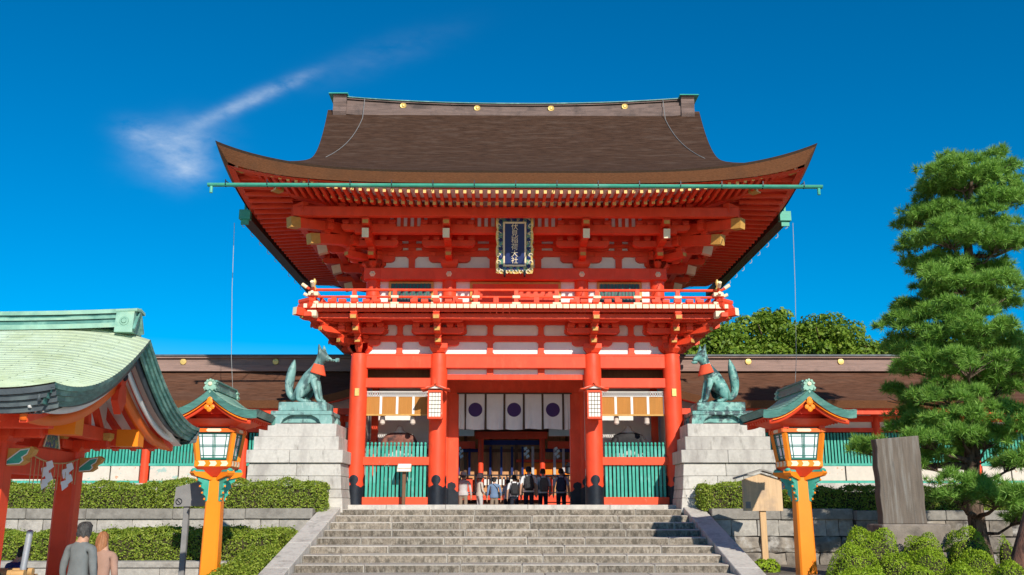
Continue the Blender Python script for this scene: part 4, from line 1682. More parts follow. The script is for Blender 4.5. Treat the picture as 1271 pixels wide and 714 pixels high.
def fox(side, label, mat, extra):
    d = -side                      # facing direction along x
    t = thing('fox_statue', label, 'statue', (side * 6.07, 27.45, LAND + 2.37), 0, 'bronze fox statues')
    Z0 = 0.66
    b = MB()
    for sx_ in (-1, 1):
        for sy_ in (-1, 1):
            pr = [(0.90, 0), (0.90, 0.16), (0.86, 0.26), (0.30, 0.26), (0.40, 0.22), (0.52, 0.14), (0.56, 0.05), (0.60, 0)]
            b.prism([(sx_ * u, v) for u, v in pr], 'y', sy_ * 0.66, sy_ * 0.28)
    b.box(-0.80, 0.80, -0.5, 0.5, 0.06, 0.25)
    b.cbox(-0.88, 0.88, -0.68, 0.68, 0.262, 0.385, 0.02)
    b.cbox(-0.70, 0.70, -0.54, 0.54, 0.387, 0.655, 0.025)
    b.build('bronze_base', mat, t)
    J, E = [], []
    H = chain(J, E, [(-0.26, 0, 0.36, 0.28, 0.26)])
    a = chain(J, E, [(-0.08, 0, 0.62, 0.20, 0.20), (0.14, 0, 0.84, 0.225, 0.205), (0.27, 0, 1.02, 0.175, 0.17), (0.36, 0, 1.20, 0.14, 0.14), (0.47, 0, 1.37, 0.175, 0.17)], H)
    ch = a - 3
    chain(J, E, [(0.60, 0, 1.32, 0.105, 0.10), (0.70, 0, 1.285, 0.075, 0.065), (0.77, 0, 1.27, 0.045, 0.045)], a)
    for s_ in (-1, 1):
        chain(J, E, [(0.44, s_ * 0.12, 1.50, 0.085, 0.07), (0.42, s_ * 0.145, 1.61, 0.062, 0.05), (0.40, s_ * 0.16, 1.74, 0.012, 0.012)], a)
        chain(J, E, [(0.24, s_ * 0.14, 0.70, 0.11, 0.10), (0.33, s_ * 0.13, 0.42, 0.075, 0.075), (0.41, s_ * 0.13, 0.13, 0.055, 0.055), (0.46, s_ * 0.13, 0.055, 0.06, 0.06), (0.56, s_ * 0.13, 0.045, 0.045, 0.05)], ch)
        chain(J, E, [(-0.06, s_ * 0.23, 0.36, 0.18, 0.12), (-0.16, s_ * 0.23, 0.11, 0.085, 0.08), (0.02, s_ * 0.23, 0.055, 0.06, 0.065), (0.14, s_ * 0.23, 0.045, 0.045, 0.05)], H)
    chain(J, E, [(-0.44, 0, 0.14, 0.10, 0.10), (-0.58, 0, 0.30, 0.10, 0.11), (-0.62, 0, 0.56, 0.15, 0.14), (-0.58, 0, 0.86, 0.175, 0.15), (-0.52, 0, 1.12, 0.12, 0.11), (-0.47, 0, 1.34, 0.02, 0.02)], H)
    J = [(d * j[0], j[1], j[2] + Z0, j[3], j[4]) for j in J]
    body = skin_mesh('body', J, E, mat, 2)
    bo_ = link('body', body, t, (0, -0.02, 0), (0, 0, -d * R(17)))
    # red bib tied round the neck
    n = 20
    bb = MB()

    def fb(u, v):
        t_ = (u - 0.5) * R(190)
        r_ = 0.185 + 0.095 * v
        cx, cz = 0.30 - 0.05 * v, 1.16 - 0.36 * v * (0.75 + 0.25 * math.cos(t_))
        return (d * (cx + r_ * math.cos(t_) * (1.0 + 0.1 * v)), r_ * math.sin(t_) * 1.05, Z0 + cz - 0.10 * math.cos(t_) * (1 - v) * 0.4)
    bb.grid(fb, n, 6)
    o = bb.build('bib', 'bib', t, 'full', rot=(0, 0, -d * R(17)))
    so = o.modifiers.new('s', 'SOLIDIFY')
    so.thickness = 0.012
    if extra == 'scroll':
        s = MB()
        s.tube([(d * 0.72, -0.13, Z0 + 1.26), (d * 0.74, 0.13, Z0 + 1.26)], 0.035, 8)
        s.tube([(d * 0.70, 0, Z0 + 1.27), (d * 0.98, 0, Z0 + 1.25)], 0.028, 8)
        s.box(*sorted((d * 0.90, d * 1.0)), -0.03, 0.03, Z0 + 1.20, Z0 + 1.31)
        s.build('key', mat, t, rot=(0, 0, -d * R(17)))
    else:
        s = MB()
        s.tube([(d * 0.62, 0, Z0 + 1.22), (d * 0.74, 0, Z0 + 1.19), (d * 0.79, 0, Z0 + 1.20)], [0.06, 0.04, 0.02], 8)
        s.build('lower_jaw', mat, t, True, rot=(0, 0, -d * R(17)))
    return t


fox(-1, 'pale green bronze fox with red bib holding a key in its mouth, at left', 'bronze', 'scroll')
fox(1, 'dark streaked green bronze fox with red bib, at right of the gate', 'bronze_dark', 'jaw')

# ------------------------------------------------------------------ name plaque under the eaves
P = thing('name_plaque', 'blue name plaque with gilt characters in an ornate frame under the upper eaves', 'plaque', (0.08, 31 - 4.14, ZP + 7.64), 0)
P.rotation_euler = (R(11), 0, R(0.6))
P.scale = (1.0, 1, 0.99)
s = MB()
W, Hh = 0.565, 0.90
outl = []
for (x0, z0, x1, z1, nl) in ((-W, -Hh, W, -Hh, 3), (W, -Hh, W, Hh, 4), (W, Hh, -W, Hh, 3), (-W, Hh, -W, -Hh, 4)):
    dx, dz = x1 - x0, z1 - z0
    L = math.hypot(dx, dz)
    nx_, nz_ = dz / L, -dx / L
    for q in range(nl * 6):
        u = q / (nl * 6)
        off = -0.035 * (1 - abs(math.sin(u * nl * math.pi))) ** 2
        outl.append((x0 + dx * u + nx_ * off, z0 + dz * u + nz_ * off))
s.prism(outl, 'y', 0.0, 0.10)
s.build('backing', 'gold', P)
fr = MB()
for (x0, x1, z0, z1) in ((-W + 0.075, -0.35, -Hh + 0.075, Hh - 0.075), (0.35, W - 0.075, -Hh + 0.075, Hh - 0.075), (-0.348, 0.348, Hh - 0.23, Hh - 0.075), (-0.348, 0.348, -Hh + 0.075, -Hh + 0.23)):
    fr.cbox(x0, x1, -0.02, 0.0, z0, z1, 0.008)
fr.build('carved_frame', 'plaque_green', P)
cu = MB()
for sx_ in (-1, 1):
    for z in np.linspace(-0.68, 0.68, 6):
        cu.lathe([(0.055, 0), (0.06, 0.015), (0.03, 0.03)], 10, mat=Matrix.Translation((sx_ * 0.42, -0.02, z)) @ Matrix.Rotation(R(90), 4, 'X'))
for z in (-0.75, 0.75):
    for x in (-0.2, 0, 0.2):
        cu.lathe([(0.055, 0), (0.06, 0.015), (0.03, 0.03)], 10, mat=Matrix.Translation((x, -0.02, z)) @ Matrix.Rotation(R(90), 4, 'X'))
struct(cu.build('scroll_ornament', 'plaque_blue', P), 'stuff')
sc_ = MB()
for k, (x, z) in enumerate([(sx_ * 0.48, z) for sx_ in (-1, 1) for z in np.linspace(-0.78, 0.78, 8)] + [(x, z) for z in (-0.84, 0.84) for x in np.linspace(-0.4, 0.4, 5)]):
    pts = [(x + 0.055 * math.cos(a_), -0.03, z + 0.055 * math.sin(a_)) for a_ in np.linspace(0, 4.6, 9)]
    sc_.tube(pts, 0.015, 5)
struct(sc_.build('gilt_scrolls', 'cream', P), 'stuff')
s = MB()
s.box(-0.30, 0.30, -0.035, -0.0, -0.63, 0.63)
s.build('panel', 'plaque_blue', P)
s = MB()
for (x0, x1, z0, z1) in ((-0.345, -0.295, -0.68, 0.68), (0.295, 0.345, -0.68, 0.68), (-0.294, 0.294, 0.625, 0.68), (-0.294, 0.294, -0.68, -0.625)):
    s.cbox(x0, x1, -0.055, 0.0, z0, z1, 0.01)
s.build('gilt_border', 'cream', P)
for sx_ in (-1, 1):
    s = MB()
    s.tube([(sx_ * 0.30, 0.02, -0.98), (sx_ * 0.30, -0.06, -0.94), (sx_ * 0.30, -0.05, -0.80)], 0.035, 8)
    s.build('iron_hook', 'black', P, True)


def text_mesh(body, size, mat, extr=0.006):
    cu_ = bpy.data.curves.new('txt', 'FONT')
    cu_.body = body
    cu_.size = size
    cu_.align_x = 'CENTER'
    cu_.align_y = 'CENTER'
    cu_.extrude = extr
    o = bpy.data.objects.new('txt', cu_)
    COL.objects.link(o)
    bpy.context.view_layer.update()
    me = bpy.data.meshes.new_from_object(o.evaluated_get(bpy.context.evaluated_depsgraph_get()))
    bpy.data.objects.remove(o)
    me.materials.clear()
    me.materials.append(M[mat])
    return me


for k, ch in enumerate('伏見稲荷大社'):
    me = text_mesh(ch, 0.215, 'cream')
    link('character', me, P, (0, -0.043, 0.515 - k * 0.205), (R(90), 0, 0))

# ------------------------------------------------------------------ curtain (noren)
NO = thing('noren_curtain', 'white cloth curtain with purple discs hung across the gate passage', 'curtain', (0.08, 30.72, ZP + 3.60), R(0.6))
edges = [-1.86, -1.66, -1.10, -0.62, -0.10, 0.42, 0.94, 1.53, 1.86]
xs = [(-1.84, -1.645, 0), (-1.595, -1.115, 1), (-1.06, -0.61, 0), (-0.56, -0.095, 1), (-0.04, 0.44, 0), (0.49, 0.955, 1)]
span = [(-1.84, -1.64, 0), (-1.60, -0.98, 1), (-0.92, -0.36, 0), (-0.30, 0.28, 1), (0.34, 0.90, 0), (0.96, 1.58, 1), (1.64, 1.84, 0)]
for x0, x1, disc in span:
    cx = (x0 + x1) / 2
    s = MB()
    ph = random.uniform(0, 6)

    def fc(u, v):
        x = (x0 + (x1 - x0) * u) - cx
        sw = v ** 1.3
        y = 0.035 * sw * math.sin(u * 7 + ph) + 0.02 * math.sin(u * 15 + ph * 2) * sw
        return (x * (1 - 0.03 * sw), y, 0.52 - 1.16 * v - 0.02 * sw * math.sin(u * 3.14 + ph))
    s.grid(fc, 14, 16)
    s.build('cloth_panel', 'noren_disc' if disc else 'noren_plain', NO, 'full', loc=(cx, 0, -0.54))
for a, b in zip(span, span[1:]):
    x = (a[1] + b[0]) / 2
    s = MB()
    s.box(x - 0.034, x + 0.034, -0.02, 0.0, -1.20, 0.0)
    s.build('tie_ribbon', 'dark_wood', NO)
s = MB()
s.tube([(-1.9, 0, 0.0), (1.9, 0, 0.0)], 0.025, 8)
s.build('rod', 'dark_wood', NO, True)

# ------------------------------------------------------------------ side bays: blinds, guardians, little lanterns
for side, where in ((-1, 'left'), (1, 'right')):
    cx = side * 3.545 + 0.08
    t = thing('bamboo_blind', 'rolled-out bamboo blind with white cloth strips in the %s bay of the gate' % where, 'blind', (cx, 28.06 + side * 0.037, ZP + 3.19), R(0.6), 'bamboo blinds of the gate bays')
    s = MB()
    s.box(-0.98, 0.98, 0, 0.02, -0.53, -0.02)
    s.build('reed_mat', 'bamboo_blind', t)
    s = MB()
    for k in range(34):
        z = -0.52 + 0.50 * k / 33
        s.box(-0.985, 0.985, -0.006, 0.0, z - 0.004, z + 0.004)
    struct(s.build('reeds', 'bamboo_blind', t), 'stuff')
    for q in range(5):
        x = -0.98 + 1.96 * q / 4
        s = MB()
        s.box(x - 0.035, x + 0.035, -0.012, 0.025, -0.55, 0.02)
        s.build('cloth_strip', 'white', t)
    s = MB()
    s.box(-1.0, 1.0, -0.02, 0.03, -0.58, -0.53)
    s.build('bottom_bar', 'ochre', t)
    # seated guardian
    gt = thing('guardian_statue', 'seated %s guardian figure with wide sleeves behind the green fence, %s bay' % (('red-brown robed', 'left') if side < 0 else ('black robed', 'right')), 'statue', (cx - 0.02, 29.0, ZP + 0.55), 0, 'seated guardians of the gate')
    mt = 'robe' if side < 0 else 'robe_dark'
    s = MB()
    s.box(-0.6, 0.6, -0.45, 0.45, 0.0, 0.75)
    s.build('throne', 'dark_wood', gt)
    J, E = [], []
    H = chain(J, E, [(0, 0.05, 0.92, 0.34, 0.24)])
    c_ = chain(J, E, [(0, 0.03, 1.2, 0.30, 0.20), (0, 0.02, 1.50, 0.30, 0.17)], H)
    hd = chain(J, E, [(0, 0.0, 1.68, 0.09, 0.09), (0, -0.03, 1.86, 0.125, 0.13)], c_)
    for s_ in (-1, 1):
        chain(J, E, [(s_ * 0.36, 0.0, 1.46, 0.14, 0.14), (s_ * 0.52, -0.05, 1.18, 0.16, 0.13), (s_ * 0.30, -0.22, 1.04, 0.10, 0.10)], c_)
        chain(J, E, [(s_ * 0.32, -0.35, 0.90, 0.19, 0.17), (s_ * 0.34, -0.42, 0.5, 0.16, 0.15), (s_ * 0.36, -0.5, 0.1, 0.13, 0.13)], H)
    me = skin_mesh('body', J, E, [mt, 'face_white', 'cloth_beige'], 1, lambda p: 1 if (p.z > 1.64 and abs(p.x) < 0.2) else (2 if p.z < 0.98 and abs(p.x) < 0.5 and p.y < -0.2 else 0))
    link('body', me, gt)
    for s_ in (-1, 1):
        s = MB()
        s.prism([(s_ * 0.45, 1.0), (s_ * 1.0, 0.96), (s_ * 1.08, 1.06), (s_ * 0.85, 1.15), (s_ * 0.5, 1.22)], 'y', 0.0, 0.06)
        s.build('stiff_sleeve', 'robe_dark' if side > 0 else 'robe', gt)
    for sx_ in (-1, 1):
        tl = thing('hanging_ornament', 'small pale pink hanging lantern in the %s bay, %s of the guardian' % (where, 'left' if sx_ < 0 else 'right'), 'lantern', (cx + sx_ * 0.46, 28.25, ZP + 2.62), 0, 'small hanging lanterns of the bays')
        s = MB()
        s.lathe([(0.05, -0.26), (0.085, -0.22), (0.075, -0.12), (0.085, -0.10), (0.075, -0.02), (0.03, 0.0)], 12)
        s.build('body', 'face_white', tl, True)
        s = MB()
        s.lathe([(0.10, 0.0), (0.09, 0.03), (0.03, 0.07)], 12)
        s.build('cap', 'bib', tl, True)

# hanging lanterns on the inner front columns
for side, where in ((-1, 'left'), (1, 'right')):
    t = thing('hanging_lantern', 'square white paper lantern with gabled roof hung on the %s inner column' % where, 'lantern', (side * 2.34 + 0.08, 27.42, ZP + 2.48), R(0.6), 'paper lanterns on the gate columns')
    s = MB()
    for x in (-0.195, 0.195):
        for y in (-0.195, 0.195):
            s.box(x - 0.022, x + 0.022, y - 0.022, y + 0.022, 0.0, 0.80)
    s.box(-0.215, 0.215, -0.215, 0.215, -0.03, 0.03)
    s.box(-0.215, 0.215, -0.215, 0.215, 0.74, 0.80)
    s.build('frame', 'red_worn', t)
    s = MB()
    s.box(-0.178, 0.178, -0.178, 0.178, 0.032, 0.738)
    s.build('paper', 'paper_white', t)
    s = MB()
    for k in range(1, 4):
        x = -0.178 + 0.356 * k / 4
        for y in (-0.182, 0.182):
            s.box(x - 0.006, x + 0.006, y - 0.005, y + 0.005, 0.03, 0.74)
            s.box(y - 0.005, y + 0.005, x - 0.006, x + 0.006, 0.03, 0.74)
    for k in range(1, 6):
        z = 0.03 + 0.71 * k / 6
        s.box(-0.188, 0.188, -0.188, 0.188, z - 0.006, z + 0.006)
    s.build('lattice', 'dark_wood', t)
    s = MB()
    for sg in (-1, 1):
        def fr_(u, v):
            x = sg * 0.42 * u
            z = 0.98 - 0.16 * u ** 0.8 + 0.05 * max(0, u - 0.6) ** 2 * 4
            return (x, -0.32 + 0.64 * v, z)
        s.grid(fr_, 8, 1)
    o = s.build('roof', 'red_worn', t, 'full')
    so = o.modifiers.new('s', 'SOLIDIFY')
    so.thickness = 0.035
    s = MB()
    s.prism([(-0.36, 0.85), (0.36, 0.85), (0.0, 0.97)], 'y', -0.26, 0.22)
    s.build('gable', 'paper_white', t)
    s = MB()
    s.beam((0, -0.36, 1.0), (0, 0.36, 1.0), 0.05, 0.05)
    s.beam((0, -0.33, 1.0), (0, -0.33, 1.10), 0.03, 0.03)
    s.beam((0, 0.1, 0.92), (0, 0.62, 0.98), 0.06, 0.06)
    s.build('ridge_bar', 'red_worn', t)

# ------------------------------------------------------------------ big standing lanterns


def standing_lantern(x, y, label, rz):
    t = thing('standing_lantern', label, 'lantern', (x, y, 0), rz, 'standing lanterns flanking the stairs')
    # square post, tapering, with chamfered corners
    s = MB()
    vs = []
    for z, h in ((0.0, 0.165), (2.0, 0.138), (2.62, 0.128)):
        c = h * 0.80
        vs += [(-c, -h, z), (c, -h, z), (h, -c, z), (h, c, z), (c, h, z), (-c, h, z), (-h, c, z), (-h, -c, z)]
    fs = [tuple(range(7, -1, -1)), tuple(range(16, 24))]
    for q in range(2):
        for k in range(8):
            k2 = (k + 1) % 8
            fs.append((q * 8 + k, q * 8 + k2, q * 8 + 8 + k2, q * 8 + 8 + k))
    s.add(vs, fs)
    s.build('post', 'amber', t)
    s = MB()
    s.cbox(-0.32, 0.32, -0.32, 0.32, 0, 0.25, 0.03)
    s.build('foot_stone', 'granite', t)
    # corbel: cross arms with scrolled tips, under-tray
    for a in range(4):
        s = MB()
        pr = [(0.0, 2.46), (0.16, 2.46), (0.34, 2.50), (0.46, 2.53), (0.50, 2.58), (0.48, 2.62), (0.36, 2.63), (0.0, 2.62)]
        s.prism(pr, 'y', -0.07, 0.07, mat=Matrix.Rotation(R(45 + 90 * a), 4, 'Z'))
        o = s.build('corbel_arm', 'amber', t)
        s = MB()
        s.lathe([(0.0, 0), (0.055, 0.01), (0.06, 0.03), (0.03, 0.06), (0.0, 0.065)], 10, mat=Matrix.Rotation(R(45 + 90 * a), 4, 'Z') @ Matrix.Translation((0.45, 0, 2.60)))
        s.box(0.28, 0.47, -0.074, 0.074, 2.60, 2.634, mat=Matrix.Rotation(R(45 + 90 * a), 4, 'Z'))
        s.build('green_scroll', 'teal', o)
        # carved leaf brackets running down the post
        s = MB()
        pr = [(0.15, 2.10), (0.19, 2.08), (0.20, 2.16), (0.25, 2.20), (0.24, 2.28), (0.30, 2.32), (0.29, 2.40), (0.37, 2.44), (0.38, 2.50), (0.15, 2.50)]
        s.prism(pr, 'y', -0.03, 0.03, mat=Matrix.Rotation(R(45 + 90 * a), 4, 'Z'))
        o2 = s.build('leaf_bracket', 'teal', t)
        s = MB()
        for (u, v) in ((0.215, 2.12), (0.265, 2.23), (0.315, 2.345), (0.39, 2.46)):
            s.lathe([(0.0, -0.022), (0.018, -0.012), (0.018, 0.012), (0.0, 0.022)], 8, c=(0, 0, 0), mat=Matrix.Rotation(R(45 + 90 * a), 4, 'Z') @ Matrix.Translation((u, 0, v)))
        struct(s.build('leaf_tips', 'amber', o2), 'stuff')
    s = MB()
    s.add([(-0.16, -0.16, 2.52), (0.16, -0.16, 2.52), (0.16, 0.16, 2.52), (-0.16, 0.16, 2.52), (-0.32, -0.32, 2.68), (0.32, -0.32, 2.68), (0.32, 0.32, 2.68), (-0.32, 0.32, 2.68)],
          [(3, 2, 1, 0), (4, 5, 6, 7), (0, 1, 5, 4), (1, 2, 6, 5), (2, 3, 7, 6), (3, 0, 4, 7)])
    s.build('tray_underside', 'red', t)
    s = MB()
    s.cbox(-0.33, 0.33, -0.33, 0.33, 2.682, 2.80, 0.015)
    tr = s.build('tray', 'amber', t)
    for a in range(4):
        for (xa, xb) in ((-0.26, -0.12), (-0.06, 0.08), (0.14, 0.28)):
            s = MB()
            s.prism([(xa, 2.70), (xb - 0.03, 2.70), (xb, 2.745), (xb - 0.03, 2.79), (xa, 2.79), (xa + 0.03, 2.745)], 'y', -0.334, -0.328, mat=Matrix.Rotation(R(90 * a), 4, 'Z'))
            s.build('painted_diamond', 'cream', tr)
    # light box: flaring posts, glazed panes with green muntins
    b0, b1, z0, z1 = 0.285, 0.345, 2.80, 3.30
    for a in range(4):
        rot = Matrix.Rotation(R(90 * a), 4, 'Z')
        s = MB()
        s.beam(rot @ Vector((-b0, -b0, z0)), rot @ Vector((-b1, -b1, z1)), 0.075, 0.075)
        s.build('corner_post', 'amber', t)
        s = MB()
        s.add([(-b0 + 0.03, -b0 + 0.012, z0 + 0.02), (b0 - 0.03, -b0 + 0.012, z0 + 0.02), (b1 - 0.03, -b1 + 0.012, z1), (-b1 + 0.03, -b1 + 0.012, z1),
               (-b0 + 0.03, -b0 + 0.03, z0 + 0.02), (b0 - 0.03, -b0 + 0.03, z0 + 0.02), (b1 - 0.03, -b1 + 0.03, z1), (-b1 + 0.03, -b1 + 0.03, z1)],
              [(0, 1, 2, 3), (7, 6, 5, 4), (0, 4, 5, 1), (1, 5, 6, 2), (2, 6, 7, 3), (3, 7, 4, 0)], 0, rot)
        pn = s.build('pane', 'glass_white', t)
        s = MB()

        def pt(u, v):
            b_ = b0 + (b1 - b0) * v
            return rot @ Vector(((2 * u - 1) * (b_ - 0.05), -b_ + 0.008, z0 + 0.02 + (z1 - z0 - 0.02) * v))
        for u in (0.0, 0.12, 0.5, 0.88, 1.0):
            wd = 0.035 if u in (0.0, 1.0) else 0.014
            s.beam(pt(u, 0), pt(u, 1), wd, 0.012)
        for u in (0.455, 0.545):
            s.beam(pt(u, 0), pt(u, 1), 0.010, 0.010)
        for v in (0.03, 0.14, 0.47, 0.53, 0.86, 0.97):
            wd = 0.035 if v in (0.03, 0.97) else 0.012
            p0, p1 = pt(0, v), pt(1, v)
            s.beam(p0, p1, 0.012, wd)
        s.build('muntins', 'teal_dark', pn)
        s = MB()
        s.box(-b1 - 0.06, b1 + 0.06, -b1 - 0.045, -b1 + 0.035, z1 + 0.002, z1 + 0.07, mat=rot)
        tb = s.build('head_rail', 'orange', t)
        s = MB()
        s.prism([(-0.11, z1 + 0.008), (0.11, z1 + 0.008), (0.14, z1 + 0.035), (0.11, z1 + 0.064), (-0.11, z1 + 0.064), (-0.14, z1 + 0.035)], 'y', -b1 - 0.049, -b1 - 0.044, mat=rot)
        s.build('painted_diamond', 'cream', tb)
        # green arched panel over the rail
        s = MB()
        arch = [(-0.26, z1 + 0.072)] + [(0.26 * math.cos(a_), z1 + 0.09 + 0.16 * math.sin(a_)) for a_ in np.linspace(math.pi, 0, 11)] + [(0.26, z1 + 0.072)]
        s.prism(arch, 'y', -b1 - 0.01, -b1 + 0.04, mat=rot)
        s.build('arched_panel', 'teal_dark', t)
    s = MB()
    s.box(-0.36, 0.36, -0.325, 0.325, z1 + 0.03, z1 + 0.36)
    s.build('roof_core', 'red', t)
    s = MB()
    q0, q1, za, zb2 = 0.36, 0.68, z1 + 0.09, 3.52
    vs = [(sx_ * q0, sy_ * q0, za) for sx_, sy_ in ((-1, -1), (1, -1), (1, 1), (-1, 1))] + [(sx_ * q1, sy_ * (q1 - 0.02), zb2) for sx_, sy_ in ((-1, -1), (1, -1), (1, 1), (-1, 1))]
    s.add(vs, [(0, 1, 5, 4), (1, 2, 6, 5), (2, 3, 7, 6), (3, 0, 4, 7), (4, 5, 6, 7)])
    s.build('soffit', 'red', t)
    for sx_ in (-1, 1):
        for yy in (-0.37, 0.37):
            s = MB()
            s.box(*sorted((sx_ * 0.28, sx_ * 0.38)), yy - 0.05, yy + 0.05, z1 + 0.07, z1 + 0.22)
            s.build('bracket_block', 'red', t)
    # roof: curved gable roof, ridge running to and from the viewer
    hw, hd = 0.84, 0.80
    zr, ze = 4.06, 3.60

    def rp(u):      # u 0 ridge .. 1 eave
        return zr - 0.41 * (1 - (1 - u) ** 1.9) + 0.035 * u ** 5

    for sg in (-1, 1):
        s = MB()
        nc = 14
        # stepped copper courses
        prof = []
        for k in range(nc):
            u0, u1 = k / nc, (k + 1) / nc
            prof += [(u0, rp(u0) + 0.0), (u1, rp(u1) + 0.008)]

        def fr(u, v):
            k = min(int(u * (len(prof) - 1) + 1e-6), len(prof) - 1)
            uu, zz = prof[k]
            yy = -1 + 2 * v
            drop = 0.05 * max(0, abs(yy) - 0.78) ** 2 / 0.05
            return (sg * hw * uu, yy * hd * (1 + 0.05 * (1 - uu)), zz - drop * 0.6)
        s.grid(fr, len(prof) - 1, 12)
        s.build('roof_slope', 'copper', t)
        # layered eave edges all round
        s = MB()

        def lip(u, v):   # v: 0 outer top, 1 inner bottom
            uu = u
            return uu
        for yy in (-1, 1):
            s.grid(lambda u, v: (sg * hw * u, yy * (hd * (1 + 0.05 * (1 - u)) - 0.05 * v), rp(u) - 0.03 - 0.13 * v), 16, 3)
        s.grid(lambda u, v: (sg * (hw - 0.05 * v), (-1 + 2 * u) * (hd - 0.05 * v), rp(1) - 0.005 - 0.115 * v), 10, 3)
        s.build('roof_edge', 'copper_dark', t, 'full')
        s = MB()
        s.grid(lambda u, v: (sg * (hw - 0.05) * u, (-1 + 2 * v) * (hd - 0.05), rp(u) - 0.145), 14, 2)
        s.build('roof_underside', 'red', t, 'full')
        # barge board with orange edge
        for yy in (-1, 1):
            s = MB()
            s.grid(lambda u, v: (sg * (0.02 + 0.70 * u), yy * (hd - 0.10), rp(0.02 + 0.85 * u) - 0.15 - 0.11 * v), 14, 1)
            o = s.build('barge_board', 'red', t, 'full')
            so = o.modifiers.new('s', 'SOLIDIFY')
            so.thickness = 0.05
            s = MB()
            pts = [(sg * (0.05 + 0.62 * q / 8), yy * (hd - 0.055), rp(0.05 + 0.75 * q / 8) - 0.19) for q in range(9)]
            s.tube(pts, 0.011, 5)
            s.build('gilt_edge', 'amber', o, True)
        # rafters beneath
        for q in range(9):
            y_ = -0.62 + 1.24 * q / 8
            s = MB()
            s.beam((sg * 0.30, y_, rp(0.34) - 0.20), (sg * 0.72, y_, rp(0.87) - 0.18), 0.04, 0.05, 0)
            s.build('rafter', 'red', t)
    s = MB()
    s.prism([(-0.45, 3.62), (0.45, 3.62), (0.0, 3.92)], 'y', -0.45, 0.45)
    s.build('gable_panel', 'red', t)
    for yy in (-1, 1):
        s = MB()
        s.lathe([(0.055, 0), (0.06, 0.02), (0.03, 0.035)], 10, mat=Matrix.Translation((0, yy * (hd - 0.02), 3.80)) @ Matrix.Rotation(R(90) * -yy, 4, 'X'))
        for dx, dz in ((-0.05, -0.085), (0.05, -0.085), (0, -0.13), (0, 0.05)):
            s.lathe([(0.04, 0), (0.045, 0.02), (0.02, 0.03)], 8, mat=Matrix.Translation((dx, yy * (hd - 0.03), 3.80 + dz)) @ Matrix.Rotation(R(90) * -yy, 4, 'X'))
        s.build('gable_pendant', 'amber', t)
    # ridge with scrolled end ornaments
    s = MB()
    s.box(-0.085, 0.085, -0.70, 0.70, zr - 0.04, zr + 0.05)
    s.box(-0.065, 0.065, -0.70, 0.70, zr + 0.05, zr + 0.11)
    s.box(-0.09, 0.09, -0.72, 0.72, zr + 0.11, zr + 0.14)
    s.build('ridge', 'copper_dark', t)
    for yy in (-1, 1):
        s = MB()
        pr = [(-0.17, -0.14), (-0.12, -0.10), (-0.05, -0.14), (0.0, -0.22), (0.05, -0.14), (0.12, -0.10), (0.17, -0.14), (0.16, 0.0), (0.14, 0.06), (0.13, 0.15), (0.0, 0.20), (-0.13, 0.15), (-0.14, 0.06), (-0.16, 0.0)]
        pr = [(u * 0.60, v * 0.58) for u, v in pr]
        s.prism([(u, zr + 0.02 + v) for u, v in pr], 'y', yy * 0.72, yy * 0.83)
        o = s.build('ridge_ornament', 'copper', t)
        s = MB()
        for (u, v, r_) in ((-0.16, -0.06, 0.035), (0.16, -0.06, 0.035), (-0.14, 0.09, 0.035), (0.14, 0.09, 0.035), (-0.08, 0.17, 0.035), (0.08, 0.17, 0.035), (0.0, 0.20, 0.035)):
            u, v, r_ = u * 0.58, v * 0.56, r_ * 0.64
            s.tube([(u, yy * 0.70, zr + 0.02 + v), (u, yy * 0.845, zr + 0.02 + v)], r_, 8)
        s.build('scrolls', 'copper', o, True)
        s = MB()
        s.lathe([(0.035, 0), (0.035, 0.02), (0.012, 0.03)], 10, mat=Matrix.Translation((0, yy * 0.83, zr + 0.07)) @ Matrix.Rotation(R(90) * -yy, 4, 'X') if yy > 0 else Matrix.Translation((0, -0.83, zr + 0.06)) @ Matrix.Rotation(R(90), 4, 'X'))
        s.build('boss', 'cream', o)
    return t


LAN = []
LAN.append(standing_lantern(-6.22, 19.9, 'tall orange standing lantern with green copper roof left of the stairs', R(2)))
LAN.append(standing_lantern(6.06, 19.9, 'tall orange standing lantern with green copper roof right of the stairs', R(2)))
for o_ in LAN:
    o_.scale = (1.15, 1.15, 1.15)
    o_.location.z = -0.30

# ================================================================== PURIFICATION PAVILION (left, near)
CZ = thing('water_pavilion', 'orange-red water pavilion with curved green copper roof at the left edge', 'pavilion', (-5.42, 13.7, 0), R(4))
HB, XL = 3.2, -5.6
ZEv, ZRg = 3.30, 4.62


def cz_s(s):
    return ZEv + (ZRg - ZEv) * (0.40 * s + 0.60 * s * s)


def cz_z(x, s):
    k = max(0.0, 1 + x / 1.25)
    return cz_s(s) - 0.20 * k * k * (0.35 + 0.65 * math.sin(min(1, s * 1.2) * math.pi * 0.5)) + 0.13 * max(0, 1 + x / 0.8) ** 2 * (1 - s) ** 3


